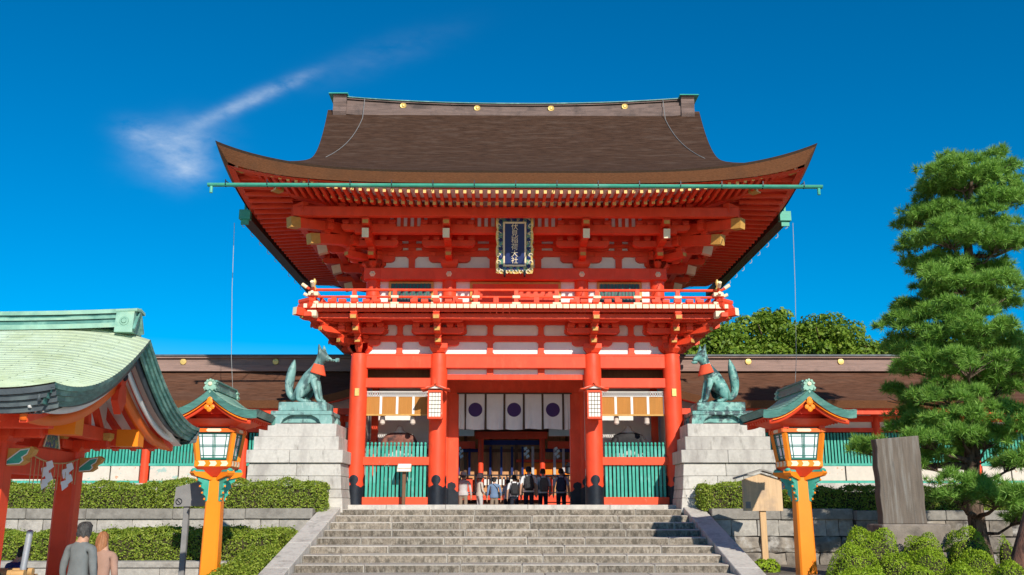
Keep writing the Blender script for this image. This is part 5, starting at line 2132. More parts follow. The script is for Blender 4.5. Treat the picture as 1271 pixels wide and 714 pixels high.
for sg in (-1, 1):
    nc = 34
    s = MB()
    prof = []
    for k in range(nc):
        prof += [(k / nc, 0.016), ((k + 1) / nc - 1e-4, 0.0)]

    def fr(u, v):
        k = min(int(round(u * (len(prof) - 1))), len(prof) - 1)
        ss, dz = prof[k]
        x = XL * (1 - v ** 0.6) if False else XL * (1 - v) ** 1.5
        return (x, sg * HB * (1 - ss), cz_z(x, ss) + dz)
    s.grid(fr, len(prof) - 1, 30)
    s.build('roof_slope', 'copper_roof', CZ)
    # vertical seams of the copper sheets are staggered low ridges
    s = MB()
    for k in range(nc):
        x = -0.35 - (k % 2) * 0.3
        while x > XL + 0.3:
            s0, s1 = (k + 0.05) / nc, (k + 0.95) / nc
            p0 = Vector((x, sg * HB * (1 - s0), cz_z(x, s0) + 0.014))
            p1 = Vector((x, sg * HB * (1 - s1), cz_z(x, s1) + 0.008))
            s.beam(p0, p1, 0.008, 0.004)
            x -= 0.62
    struct(s.build('roof_seams', 'copper_roof', CZ), 'stuff')
    # eave edge: layered, its shade painted in as dark slate
    for q in range(4):
        s = MB()
        o0 = 0.05 * q
        s.grid(lambda u, v: (XL * (1 - u) ** 1.5, sg * (HB - o0 - 0.012 * v), cz_z(XL * (1 - u) ** 1.5, 0) - 0.004 - 0.065 * q - 0.062 * v), 24, 1)
        s.grid(lambda u, v: (XL * (1 - u) ** 1.5, sg * (HB - o0 - 0.012 - 0.05 * v), cz_z(XL * (1 - u) ** 1.5, 0) - 0.066 - 0.065 * q), 24, 1)
        s.build('eave_layer', 'slate', CZ)
    # verge edge, layered green copper; then dark board, white strip, barge board
    for q in range(4):
        s = MB()
        s.grid(lambda u, v: (-0.035 * q - 0.01 * v, sg * HB * (1 - u), cz_z(0, u) + 0.01 - 0.06 * q - 0.058 * v), 30, 1)
        s.grid(lambda u, v: (-0.035 * q - 0.01 - 0.035 * v, sg * HB * (1 - u), cz_z(0, u) + 0.01 - 0.06 * q - 0.058), 30, 1)
        s.build('verge_layer', 'copper_dark', CZ)
    for nm, mt, xo, z0, z1, th, u0 in (('verge_board', 'slate', -0.20, 0.22, 0.37, 0.03, 0.0), ('white_strip', 'white', -0.32, 0.36, 0.50, 0.03, 0.02), ('barge_board', 'orange', -0.45, 0.50, 0.72, 0.07, 0.06)):  # red barge board: its sunlit orange is put into the colour
        s = MB()
        s.grid(lambda u, v: (xo, sg * HB * (1 - (u0 + (1 - u0) * u)) * 0.985, cz_z(0, u0 + (1 - u0) * u) - (z0 + (z1 - z0) * v) * (0.52 + 0.48 * (u0 + (1 - u0) * u))), 30, 1)
        o = s.build(nm, mt, CZ, 'full')
        so = o.modifiers.new('s', 'SOLIDIFY')
        so.thickness = th
    # soffit and rafters
    s = MB()
    s.grid(lambda u, v: (XL + (-0.22 - XL) * u, sg * (HB - 0.22) * (1 - v), cz_z(-1.5, v * 0.97) - 0.27), 4, 16)
    s.build('soffit', 'white', CZ, 'full')
    rf = MB()
    pr = []
    for k in range(9):
        ss = 0.04 + 0.92 * k / 8
        pr.append((sg * (HB - 0.15) * (1 - ss), cz_s(ss) - 0.285))
    poly = pr + [(y, z - 0.10) for y, z in reversed(pr)]
    rf.prism(poly, 'x', -0.045, 0.045)
    rfm = rf.mesh('rafter', 'red')
    for k in range(17):
        link('rafter', rfm, CZ, (-0.42 - k * 0.31, 0, 0))
    # wall-plate beams with painted ends, the sun's orange put into their colour
    s = MB()
    s.cbox(XL + 0.1, -0.42, sg * 1.28 - 0.13, sg * 1.28 + 0.13, 2.92, 3.17, 0.012, [0, 1, 0, 0, 0, 0])
    o = s.build('plate_beam', ['red', 'amber'], CZ)
    s = MB()
    s.box(-0.75, -0.413, sg * 1.28 - 0.137, sg * 1.28 + 0.137, 2.913, 3.177)
    s.build('beam_tip', 'amber', o)
    s = MB()
    s.cbox(XL + 0.1, -0.42, sg * 2.15 - 0.09, sg * 2.15 + 0.09, 2.93, 3.08, 0.01)
    s.build('eave_purlin', 'red', CZ)
s = MB()
s.cbox(XL + 0.1, -0.40, -0.12, 0.12, 3.92, 4.16, 0.012, [0, 1, 0, 0, 0, 0])
s.build('ridge_beam', ['red', 'amber'], CZ)
# ridge with end ornament
for hy, z0, z1, mt in ((0.21, 4.56, 4.63, 'copper'), (0.15, 4.63, 4.70, 'copper_dark'), (0.18, 4.70, 4.735, 'copper'), (0.14, 4.735, 4.78, 'copper_dark'), (0.18, 4.78, 4.84, 'copper')):
    s = MB()

    def rz2(x):
        return 0.10 * max(0, 1 + x / 3.0) ** 2
    for (ya, yb, za, zb) in ((-hy, -hy, z0, z1), (-hy, hy, z1, z1), (hy, hy, z1, z0)):
        s.grid(lambda u, v: (XL + (-0.28 - XL) * u, ya + (yb - ya) * v, za + (zb - za) * v + rz2(XL + (-0.28 - XL) * u) - 0.06), 16, 1)
    s.add([(-0.28, -hy, z0), (-0.28, hy, z0), (-0.28, hy, z1), (-0.28, -hy, z1)], [(0, 1, 2, 3)])
    s.build('ridge', mt, CZ)
s = MB()
s.prism([(-0.22, 4.50), (0.22, 4.50), (0.18, 4.83), (0.0, 4.87), (-0.18, 4.83)], 'x', -0.47, -0.21)
o = s.build('ridge_end', 'copper', CZ)
s = MB()
for q in range(7):
    a_ = -0.17 + 0.34 * q / 6
    s.tube([(-0.48, a_, 4.85 - abs(a_) * 0.15), (-0.17, a_, 4.87 - abs(a_) * 0.15)], 0.026, 8)
s.build('scroll_crest', 'copper', o, True)
s = MB()
s.lathe([(0.065, 0), (0.065, 0.02), (0.042, 0.02), (0.042, 0.01), (0.03, 0.03)], 14, mat=Matrix.Translation((-0.34, -0.205, 4.67)) @ Matrix.Rotation(R(96), 4, 'X'))
s.build('boss', 'copper', o)
s = MB()
s.beam((-0.19, -0.2, 4.54), (-0.19, 0.0, 4.85), 0.04, 0.04)
s.beam((-0.19, 0.2, 4.54), (-0.19, 0.0, 4.85), 0.04, 0.04)
s.build('gable_trim', 'copper_dark', o)
# gable wall: white plaster, red struts
s = MB()
pr = [(-(HB) * (1 - ss) * 0.62, cz_s(ss) - 0.35) for ss in np.linspace(0.42, 1, 9)]
s.prism([(-1.2, 3.15)] + [(y, z) for y, z in [(-(HB) * (1 - ss), cz_s(ss) - 0.36) for ss in np.linspace(0.62, 1, 8)]] + [((HB) * (1 - ss), cz_s(ss) - 0.36) for ss in np.linspace(1, 0.62, 8)][1:] + [(1.2, 3.15)], 'x', -1.02, -0.96)
s.build('gable_plaster', 'white', CZ)
for y in (-0.75, -0.30, 0.30, 0.75):
    s = MB()
    s.beam((-0.93, y * 1.25, 3.12), (-0.93, y * 0.72, 3.12 + 0.80 - abs(y) * 0.55), 0.09, 0.11)
    s.build('gable_strut', 'red', CZ)
s = MB()
s.cbox(-1.06, -0.86, -1.75, 1.75, 2.98, 3.18, 0.012)
s.build('gable_beam', 'red', CZ)
s = MB()
pr = [(0.0, 0.10), (0.12, 0.05), (0.17, -0.10), (0.10, -0.22), (0.20, -0.32), (0.22, -0.50), (0.10, -0.62), (0.0, -0.72), (-0.10, -0.62), (-0.22, -0.50), (-0.20, -0.32), (-0.10, -0.22), (-0.17, -0.10), (-0.12, 0.05)]
s.prism([(u * 0.8, 3.92 + v * 0.85) for u, v in pr], 'x', -0.43, -0.33)
o = s.build('gable_pendant', 'red', CZ)
s = MB()
s.lathe([(0.065, 0), (0.06, 0.03), (0.03, 0.05)], 6, mat=Matrix.Translation((-0.33, 0, 3.86)) @ Matrix.Rotation(R(90), 4, 'Y'))
s.build('pendant_boss', 'black', o)
# posts, tie beams, carved noses
pm_ = MB()
vs = []
for z in (0.0, 2.95):
    h = 0.155
    c = 0.115
    vs += [(-c, -h, z), (c, -h, z), (h, -c, z), (h, c, z), (c, h, z), (-c, h, z), (-h, c, z), (-h, -c, z)]
pm_.add(vs, [tuple(range(7, -1, -1)), tuple(range(8, 16))] + [(k, (k + 1) % 8, 8 + (k + 1) % 8, 8 + k) for k in range(8)])
pme = pm_.mesh('post', 'red')
nose = MB()
pr = [(0.0, 0.0), (0.30, 0.02), (0.42, 0.10), (0.40, 0.17), (0.52, 0.24), (0.56, 0.34), (0.50, 0.40), (0.30, 0.36), (0.0, 0.36)]
nose.prism(pr, 'y', -0.07, 0.07)
nosem = nose.mesh('carved_nose', 'ochre')
nosg = MB()
nosg.prism([(0.03, 0.04), (0.28, 0.06), (0.33, 0.12), (0.30, 0.18), (0.40, 0.25), (0.44, 0.34), (0.28, 0.31), (0.03, 0.10)], 'y', -0.078, 0.078)
nosgm = nosg.mesh('nose_leaf', 'teal')
nosw = MB()
nosw.prism([(0.015, 0.02), (0.29, 0.04), (0.36, 0.11), (0.33, 0.18), (0.42, 0.24), (0.46, 0.36), (0.27, 0.335), (0.015, 0.12)], 'y', -0.0745, 0.0745)
noswm = nosw.mesh('nose_outline', 'white')
for x in (-1.34, -4.6):
    for y in (-1.45, 0.97):
        p = link('post', pme, CZ, (x, y, 0))
        for rz in ([0, R(-90)] if (x > -2 and y < 0) else ([0, R(90)] if x > -2 else [R(180)])):
            o = link('carved_nose', nosem, CZ, (x + 0.14 * math.cos(rz), y + 0.14 * math.sin(rz), 2.50), (0, 0, rz), (0.62, 0.9, 0.62))
            link('nose_leaf', nosgm, o)
            link('nose_outline', noswm, o)
    s = MB()
    s.cbox(x - 0.10, x + 0.10, -1.33, 0.86, 2.42, 2.80, 0.012)
    s.build('tie_beam', 'red', CZ)
    for y in (-1.45, 0.97):
        s = MB()
        block(s, x, y, 2.80, 0.42, 0.18)
        s.build('bearing_block', 'red', CZ)
        for (a, b, c, d, z0, z1) in ((-0.55, 0.55, -0.08, 0.08, 2.86, 3.0), (-0.08, 0.08, -0.55, 0.55, 2.84, 2.99)):
            s = MB()
            s.cbox(x + a, x + b, y + c, y + d, z0, z1, 0.02)
            s.build('bracket_arm', 'red', CZ)
        for (dx, dy) in ((0.48, 0), (-0.48, 0), (0, 0.48), (0, -0.48)):
            s = MB()
            block(s, x + dx, y + dy, 2.98, 0.2, 0.12)
            s.build('bearing_block', 'ochre', CZ)
for y in (-1.45, 0.97):
    s = MB()
    s.cbox(-4.4, -1.55, y - 0.10, y + 0.10, 2.40, 2.80, 0.012)
    s.build('tie_beam', 'red', CZ)
# painted frog-leg strut on the gable-side beam
s = MB()
pr = [(-0.42, 2.80), (-0.30, 2.95), (-0.22, 3.12), (-0.12, 3.20), (0.12, 3.20), (0.22, 3.12), (0.30, 2.95), (0.42, 2.80)]
s.prism(pr, 'x', -1.42, -1.28)
o = s.build('frog_leg_strut', 'red', CZ)
s = MB()
pr2 = [(-0.27, 2.82), (-0.20, 2.98), (-0.14, 3.10), (0.14, 3.10), (0.20, 2.98), (0.27, 2.82)]
s.prism(pr2, 'x', -1.275, -1.265)
s.build('painted_panel', 'plaque_green', o)
s = MB()
pts = [(-1.262, u * 1.03, v) for u, v in pr2]
s.tube(pts, 0.014, 5)
s.build('panel_outline', 'cream', o)
# sacred rope with straws and paper streamers
rp_ = thing('sacred_rope', 'thin straw rope with hanging straws strung under the pavilion beam', 'rope', (-5.42, 13.7, 0), R(4))
s = MB()
pts = [(-1.19, -0.86 + 1.72 * k / 14, 2.70 - 0.10 * (1 - ((k - 7) / 7) ** 2)) for k in range(15)]
s.tube(pts, 0.012, 6)
s.build('cord', 'bamboo', rp_, True)
for k in range(13):
    y = -0.80 + 1.6 * k / 12
    z = 2.70 - 0.10 * (1 - (y / 0.86) ** 2)
    s = MB()
    s.tube([(-1.185, y, z), (-1.18, y + random.uniform(-0.02, 0.02), z - random.uniform(0.30, 0.45))], 0.006, 4)
    s.build('straw', 'bamboo', rp_)
for yy, lb in ((-0.30, 'white zigzag paper streamer on the pavilion rope, left one'), (0.42, 'white zigzag paper streamer on the pavilion rope, right one by the post')):
    t = thing('paper_streamer', lb, 'streamer', tuple(Vector((-5.42, 13.7, 0)) + Matrix.Rotation(R(4), 3, 'Z') @ Vector((-1.165, yy, 2.60))), R(-42), 'paper streamers of the pavilion')
    s = MB()
    z = 0.0
    for q in range(4):
        o0 = (-0.03 if q % 2 else 0.03)
        w = 0.058
        s.add([(0.004 * q, o0 - w, z), (0.004 * q, o0 + w * 0.4, z + 0.03), (0.004 * q, o0 + w, z - 0.06), (0.004 * q, o0 - w * 0.4, z - 0.13)], [(0, 1, 2, 3)])
        z -= 0.085
    o = s.build('paper', 'white', t)
    so = o.modifiers.new('s', 'SOLIDIFY')
    so.thickness = 0.003

# basin with bamboo under the pavilion
t = thing('water_basin', 'stone water basin topped with pale bamboo poles at the bottom left corner', 'basin', (-7.35, 13.0, 0), R(4))
s = MB()
s.cbox(-0.9, 0.75, -0.55, 0.55, 0, 0.95, 0.05)
s.build('stone_trough', 'granite', t)
for q in range(5):
    y = -0.42 + 0.2 * q
    s = MB()
    s.tube([(-1.0, y, 1.02 + 0.09 * (q % 2)), (0.9 - 0.03 * q, y, 1.03 + 0.09 * (q % 2))], 0.055, 10)
    o = s.build('bamboo_pole', 'bamboo', t, True)
    for x in (-0.4, 0.15, 0.7):
        s = MB()
        s.tube([(x - 0.012, y, 1.025 + 0.09 * (q % 2)), (x + 0.012, y, 1.025 + 0.09 * (q % 2))], 0.061, 10)
        s.build('node', 'bamboo', o, True)
for x in (0.25, 0.62):
    s = MB()
    pts = [(x, -0.55 + 1.1 * k / 10, 1.13 + 0.06 * math.sin(k * 1.9)) for k in range(11)]
    s.tube(pts, 0.012, 5)
    s.build('lashing', 'black', t, True)
t = thing('metal_pole', 'slim bare grey metal pole beside the pavilion post', 'pole', (-6.62, 13.1, 0), 0)
s = MB()
s.tube([(0, 0, 0), (-0.05, 0, 0.6), (0.03, 0, 1.66)], 0.042, 10)
s.build('tube', 'steel', t, True)
s = MB()
s.lathe([(0.044, 0), (0.03, 0.02), (0.0, 0.03)], 10, c=(0.03, 0, 1.655))
s.build('cap', 'steel', t, True)
s = MB()
s.lathe([(0.09, 0), (0.09, 0.03), (0.05, 0.05)], 12)
s.build('foot', 'grey_metal', t, True)

# ================================================================== HALL SEEN THROUGH THE PASSAGE
Hh_ = thing('worship_hall', 'dark wooden worship hall with red posts seen through the gate passage', 'building', (0, 58.0, 1.37), 0)
Hh_.scale = (1.318, 1.318, 1.318)


def hb(name, mat, *b):
    s = MB()
    s.box(*b)
    return s.build(name, mat, Hh_)


for x in (-6.0, -1.46, 1.42, 6.0):
    s = MB()
    s.tube([(x, 0, 0), (x, 0, 3.75)], 0.13, 12)
    s.build('post', 'red', Hh_, True)
hb('lintel', 'red', -1.72, 1.66, -0.16, 0.16, 3.55, 3.87)
hb('lintel', 'red', -6.2, -1.73, -0.12, 0.12, 3.10, 3.42)
hb('lintel', 'red', 1.67, 6.2, -0.12, 0.12, 3.10, 3.42)
hb('eave_fascia', 'white', -6.6, -1.75, -0.9, -0.7, 3.62, 4.0)
hb('eave_fascia', 'white', 1.70, 6.6, -0.9, -0.7, 3.62, 4.0)
s = MB()
for sg in (-1, 1):
    s.grid(lambda u, v: (-8.5 + 17 * u, 2.3 + sg * 5.3 * (1 - v), 4.1 + 2.7 * (0.7 * v + 0.3 * v * v)), 6, 8)
s.grid(lambda u, v: (-8.5 + 17 * u, -2.9 + 10.4 * v, 4.05), 2, 2)
s.build('roof', 'bark_roof', Hh_, 'full')  # unseen roof, overhang deepened to shade the upper wall
hb('back_wall', 'brown', -7.5, 7.5, 5.4, 5.5, 0, 4.0)
hb('ceiling', 'dark_wood', -7.5, 7.5, -0.5, 5.4, 3.95, 4.0)
hb('floor', 'dark_wood', -7.5, 7.5, 0.2, 5.4, 0, 0.75)
hb('inner_wall', 'hall_wood', -7.4, 7.4, 0.56, 0.62, 0.8, 3.9)
hb('inner_beam', 'brown', -7.4, 7.4, 0.48, 0.56, 2.95, 3.1)
for q in range(12):
    x = -7.0 + q * 1.2
    hb('inner_post', 'brown', x - 0.07, x + 0.07, 0.47, 0.56, 0.8, 3.9)
hb('valance', 'navy', -1.33, 1.29, 0.3, 0.33, 3.28, 3.50)
hb('valance', 'navy', -6.0, -1.6, 0.3, 0.33, 2.95, 3.10)
hb('valance', 'navy', 1.6, 6.0, 0.3, 0.33, 2.95, 3.10)
for x in (-2.5, -2.0, -1.02, -0.50, 0.0, 0.5):
    hb('ribbon', 'navy', x - 0.05, x + 0.05, 0.26, 0.29, 1.85, 3.2)
for x in (0.98, 2.0, 2.42):
    hb('ribbon', 'cloth_pale', x - 0.06, x + 0.06, 0.26, 0.29, 1.85, 3.2)
hb('gilt_screen', 'amber', 0.55, 2.7, 0.40, 0.44, 1.86, 2.45)
hb('screen_rail', 'red', 0.2, 2.8, 0.36, 0.42, 2.48, 2.60)
for q in range(11):
    x = -1.25 + q * 0.175 + (0.25 if q > 7 else 0)
    hb('paper_tag', 'white', x - 0.055, x + 0.055, 0.36, 0.38, 1.42, 1.80)
for q in range(8):
    x = -2.4 + q * 0.72
    hb('rail_bar', 'black', x - 0.03, x + 0.03, 0.1, 0.16, 0.7, 1.9)
hb('rail', 'black', -2.6, 2.9, 0.1, 0.17, 1.84, 1.90)
hb('rail', 'black', -2.6, 2.9, 0.1, 0.17, 1.05, 1.10)
hb('offertory_ledge', 'red', -2.6, 2.9, -0.1, 0.08, 0.75, 0.95)
for x in (-2.55, -2.0, 1.75, 2.35):
    hb('red_panel', 'red', x - 0.15, x + 0.15, 0.37, 0.42, 1.0, 1.75)
for q in range(5):
    hb('step_bar', 'red_worn', 1.3, 2.8, -0.5 - 0.1 * q, -0.42 - 0.1 * q, 0.66 - 0.15 * q, 0.76 - 0.15 * q)
for x, z in ((-2.4, 2.95), (0.68, 2.95), (2.1, 2.95)):
    s = MB()
    for q in range(4):
        o0 = 0.05 if q % 2 else -0.05
        s.add([(x + o0 - 0.09, -0.2, z + 0.16 - q * 0.12), (x + o0 + 0.05, -0.2, z + 0.22 - q * 0.12), (x + o0 + 0.09, -0.2, z + 0.12 - q * 0.12), (x + o0 - 0.05, -0.2, z + 0.02 - q * 0.12)], [(0, 1, 2, 3)])
    o = s.build('paper_streamer', 'white', Hh_)
    so = o.modifiers.new('s', 'SOLIDIFY')
    so.thickness = 0.004
s = MB()
s.lathe([(0.05, -0.35), (0.18, -0.30), (0.15, -0.05), (0.24, 0.0), (0.10, 0.10), (0.03, 0.18)], 10, c=(2.62, -0.4, 2.25))
s.build('iron_lantern', 'black', Hh_, True)

# ================================================================== SIGNS AND STONE SLAB
t = thing('small_sign', 'small white desk sign on a brown post before the left green fence', 'sign', (-3.13, 27.45, ZP - 0.0), R(2))
s = MB()
s.cbox(-0.05, 0.05, -0.05, 0.05, 0, 0.98, 0.008)
s.build('post', 'brown', t)
s = MB()
s.prism([(-0.17, 0.93), (0.10, 0.98), (0.10, 1.16), (-0.17, 1.02)], 'x', -0.20, 0.20)
s.build('sign_box', 'sign_wood', t)
s = MB()
s.add([(-0.185, -0.178, 0.945), (0.185, -0.178, 0.945), (0.185, -0.173, 1.012), (-0.185, -0.173, 1.012), (-0.185, -0.165, 1.034), (0.185, -0.165, 1.034), (0.185, 0.09, 1.166), (-0.185, 0.09, 1.166)], [(0, 1, 2, 3), (4, 5, 6, 7)])
s.build('notice_paper', 'white', t)

t = thing('grey_signboard', 'dark grey notice board with prohibition symbol on a steel post behind the left lantern', 'sign', (-7.17, 21.0, -0.25), R(-2))
s = MB()
s.cbox(-0.06, 0.06, -0.05, 0.05, 0, 2.3, 0.01)
s.build('post', 'grey_metal', t)
s = MB()
s.prism([(-0.26, 2.23), (0.42, 2.25), (0.42, 2.80), (0.36, 2.80), (-0.24, 2.65)], 'y', -0.10, -0.05)
s.build('board', 'grey_metal', t)
s = MB()
pts = [(-0.15 + 0.065 * math.cos(a_), -0.105, 2.34 + 0.065 * math.sin(a_)) for a_ in np.linspace(0, 2 * math.pi, 19)]
s.tube(pts, 0.010, 5)
s.tube([(-0.195, -0.105, 2.385), (-0.105, -0.105, 2.295)], 0.010, 5)
s.build('prohibition_ring', 'black', t)

t = thing('wooden_notice_board', 'plain wooden notice board with little gabled roof on a post right of the stairs', 'sign', (6.12, 23.3, 0.48), R(-1))
s = MB()
s.cbox(-0.075, 0.075, -0.06, 0.06, 0, 1.5, 0.01)
s.build('post', 'post_wood', t)
s = MB()
s.prism([(-0.48, 1.40), (0.48, 1.40), (0.48, 2.14), (0.0, 2.30), (-0.48, 2.14)], 'y', -0.11, -0.062)
s.build('board', 'sign_wood', t)
for sg in (-1, 1):
    s = MB()
    s.add([(0, -0.26, 2.36), (sg * 0.66, -0.26, 2.16), (sg * 0.66, 0.10, 2.16), (0, 0.10, 2.36), (0, -0.26, 2.40), (sg * 0.66, -0.26, 2.20), (sg * 0.66, 0.10, 2.20), (0, 0.10, 2.40)],
          [(0, 1, 2, 3), (7, 6, 5, 4), (0, 4, 5, 1), (1, 5, 6, 2), (2, 6, 7, 3), (3, 7, 4, 0)])
    s.build('roof_board', 'cap_stone', t)
s = MB()
s.add([(-0.42, -0.112, 1.46), (-0.30, -0.112, 1.46), (-0.30, -0.112, 1.62), (-0.42, -0.112, 1.62)], [(0, 1, 2, 3)])
s.build('faded_stamp', 'cap_stone', t)

t = thing('stone_slab', 'tall weathered grey stone slab standing on a plinth by the pine', 'monument', (8.03, 19.65, 0.575), R(1))
t.scale = (0.951, 0.951, 0.951)
s = MB()
n = 10


def edge(zv):
    return 0.012 * math.sin(zv * 9.0) + random.uniform(-0.006, 0.006)


L_ = [(-0.485 + edge(v), 1.12 + v) for v in np.linspace(0, 1.80, n)]
R_ = [(0.475 + edge(v + 3), 1.12 + v * 1.045) for v in np.linspace(0, 1.80, n)]
s.prism(L_ + list(reversed(R_)), 'y', -0.15, 0.15)
o = s.build('slab', 'stele', t)
bv = o.modifiers.new('b', 'BEVEL')
bv.width = 0.02
bv.segments = 2
s = MB()
s.cbox(-0.62, 0.85, -0.45, 0.45, 0.55, 1.12, 0.03)
s.build('plinth', 'plinth_stone', t)
s = MB()
s.cbox(-0.95, 1.25, -0.75, 0.75, -0.1, 0.56, 0.05)
s.build('plinth_base', 'plinth_stone', t)
s = stone_mesh(0.85, 0.28, 0.5, True)
o = s.build('edging_stone', 'cap_stone', None, loc=(5.75, 18.9, 0.40))
tag(o, 'low flat edging stone beside the right lantern post', 'stone')

# earth wires hanging from the roof corners
for side, (px, pz) in ((-1, (-8.55, 8.35)), (1, (8.6, 8.35))):
    t = link('hanging_wire', None, None, (side * 8.5 + 0.05, 27.0, ZP + 8.35))
    tag(t, 'thin pale wire hanging from the %s roof corner of the gate' % ('left' if side < 0 else 'right'), 'wire', 'wires from the gate roof')
    s = MB()
    s.tube([(0, 0, 0), (side * 0.02, 0.3, -2.0), (side * 0.06, 0.8, -4.0), (side * 0.05, 1.6, -6.2)] if side > 0 else [(0, 0, 0), (-0.02, 0.3, -2.0), (-0.05, 0.8, -4.0), (-0.10, 1.6, -5.6)], 0.009, 5)
    s.build('wire', 'wire', t, True)

# ================================================================== PEOPLE


def person(label, loc, rz, h, shirt, legs, hair, hat=None, sleeve=1.08, skirt=None, lean=0.0, bag=None, arm=0.0, group='people passing through the gate', lookx=0.0, longhair=False, w=1.0):
    k = h / 1.70
    t = thing('person', label, 'person', loc, rz, group)
    J, E = [], []
    P_ = chain(J, E, [(0, 0, 0.95, 0.150 * w, 0.115)])
    ch_ = chain(J, E, [(0, -0.01, 1.09, 0.140 * w, 0.105), (0, 0.0 + lean * 0.1, 1.26, 0.165 * w, 0.115)], P_)
    up = chain(J, E, [(0, 0.0 + lean * 0.16, 1.385, 0.120 * w, 0.085)], ch_)
    hd = chain(J, E, [(0, 0.015 + lean * 0.2, 1.465, 0.052, 0.055), (lookx * 0.3, 0.035 + lean * 0.24, 1.545, 0.072, 0.086), (lookx, 0.03 + lean * 0.26, 1.63, 0.074, 0.090)], up)
    # nose hints at the face on the far side
    chain(J, E, [(lookx * 1.2, 0.135 + lean * 0.26, 1.575, 0.014, 0.016)], hd - 1)
    for s_ in (-1, 1):
        e = chain(J, E, [(s_ * 0.185 * w, lean * 0.14, 1.375, 0.060, 0.062), (s_ * 0.235 * w, -0.02 + arm * 0.05, 1.10, 0.046, 0.048), (s_ * (0.25 - arm * 0.05) * w, 0.05 + arm * 0.18, 0.88 + arm * 0.12, 0.030, 0.034),
                         (s_ * (0.25 - arm * 0.06) * w, 0.075 + arm * 0.22, 0.80 + arm * 0.14, 0.028, 0.042)], up)
        for q in range(4):
            chain(J, E, [(s_ * (0.25 - arm * 0.06) * w - s_ * 0.005, 0.045 + q * 0.02 + arm * 0.22, 0.735 + arm * 0.15 + (0.006 if q in (0, 3) else 0), 0.010, 0.010), (s_ * (0.242 - arm * 0.06) * w, 0.05 + q * 0.02 + arm * 0.23, 0.695 + arm * 0.16 + (0.012 if q in (0, 3) else 0), 0.008, 0.008)], e)
        chain(J, E, [(s_ * (0.235 - arm * 0.06) * w, 0.125 + arm * 0.22, 0.775 + arm * 0.14, 0.011, 0.011), (s_ * (0.23 - arm * 0.06) * w, 0.14 + arm * 0.23, 0.735 + arm * 0.15, 0.009, 0.009)], e)
        chain(J, E, [(s_ * 0.088, 0.0, 0.86, 0.098, 0.100), (s_ * 0.098, 0.025, 0.49, 0.064, 0.068), (s_ * 0.10, -0.01, 0.12, 0.043, 0.047), (s_ * 0.105, 0.03, 0.045, 0.042, 0.040), (s_ * 0.112, 0.15, 0.035, 0.040, 0.028)], P_)
    J = [(a * k, b * k, c * k, d * k, e_ * k) for a, b, c, d, e_ in J]

    def zone(p):
        z, x = p.z / k, abs(p.x) / k
        if z > 1.455:
            return 2
        if z < 0.085:
            return 3
        if x > 0.185 * w and z < sleeve:
            return 2
        return 1 if z < 0.955 and x < 0.2 else 0
    me = skin_mesh('body', J, E, [shirt, legs, 'skin', 'pack_black'], 1 if h < 1.9 and loc[1] > 20 else 2, zone)
    amp = 0.014 if loc[1] < 20 else 0.010
    cn_ = [(v_.co.copy(), v_.normal.copy()) for v_ in me.vertices]
    out_ = []
    for q_, n_ in cn_:
        if q_.z < 1.44 * k:
            f_ = mnoise.noise(Vector((q_.x * 9 + loc[0], q_.y * 9, q_.z * 5))) + 0.6 * mnoise.noise(Vector((q_.x * 20, q_.y * 20 + loc[0], q_.z * 9)))
            q_ = q_ + n_ * f_ * amp
        out_ += [q_.x, q_.y, q_.z]
    me.vertices.foreach_set('co', out_)
    me.update()
    link('body', me, t)
    # ears
    # hair: cap lower at the nape, open at the face
    s = MB()
    hz, hy, hx = 1.620, 0.03 + lean * 0.26, lookx

    def fh(u, v):
        th = 2 * math.pi * u
        fwd = math.sin(th)           # +1 at the face
        low = -0.085 if fwd < 0.1 else (-0.085 + 0.13 * min(1, (fwd - 0.1) / 0.5))
        if longhair and fwd < 0.35:
            low = -0.36
        ph = v
        top = 0.095
        z = top * math.cos(ph * math.pi / 2) + low * (1 - math.cos(ph * math.pi / 2)) if ph < 1 else low
        rr = math.sin(min(1.0, ph * 1.35) * math.pi / 2) ** 0.75
        if longhair and ph > 0.6:
            rr *= 1.0 - 0.15 * (ph - 0.6)
        wob = 1 + 0.05 * math.sin(th * 5 + ph * 7) + 0.03 * math.sin(th * 11) + 0.16 * (mnoise.noise(Vector((math.cos(th) * 4, math.sin(th) * 4, ph * 6 + loc[0]))))
        return ((hx + 0.090 * rr * math.cos(th) * wob) * k, (hy + 0.106 * rr * math.sin(th) * wob) * k, (hz + z + 0.01 * math.sin(th * 7)) * k)
    s.grid(fh, 40, 14)
    s.build('hair', hair, t, 'full')
    if hat:
        s = MB()
        if hat == 'bucket':
            s.lathe([(0.150, -0.075), (0.118, -0.02), (0.108, 0.07), (0.085, 0.115), (0.0, 0.125)], 18, c=(0, 0, 0))
        else:
            s.lathe([(0.112, -0.02), (0.112, 0.05), (0.095, 0.10), (0.0, 0.125)], 18, c=(0, 0, 0))
            s.prism([(-0.09, 0.09), (0.09, 0.09), (0.06, 0.19), (-0.06, 0.19)], 'z', -0.02, -0.005)
        o = s.build('hat', 'cloth_beige' if hat == 'bucket' else 'cloth_pale', t, True, loc=((hx) * k, hy * k, (hz + 0.03) * k), sc=(k, k * 1.08, k))
    if skirt:
        s = MB()
        s.lathe([(0.150, 1.02), (0.175, 0.92), (0.23, 0.62), (0.25, 0.50)], 20)
        s.build('skirt', skirt, t, True, sc=(k, k * 0.8, k))
    # shirt hem / jacket tail
    s = MB()
    s.lathe([(0.165 * w, 0.89), (0.168 * w, 0.95), (0.158 * w, 1.03)], 20)
    if not skirt:
        s.build('hem', shirt, t, True, sc=(k, k * 0.78, k))
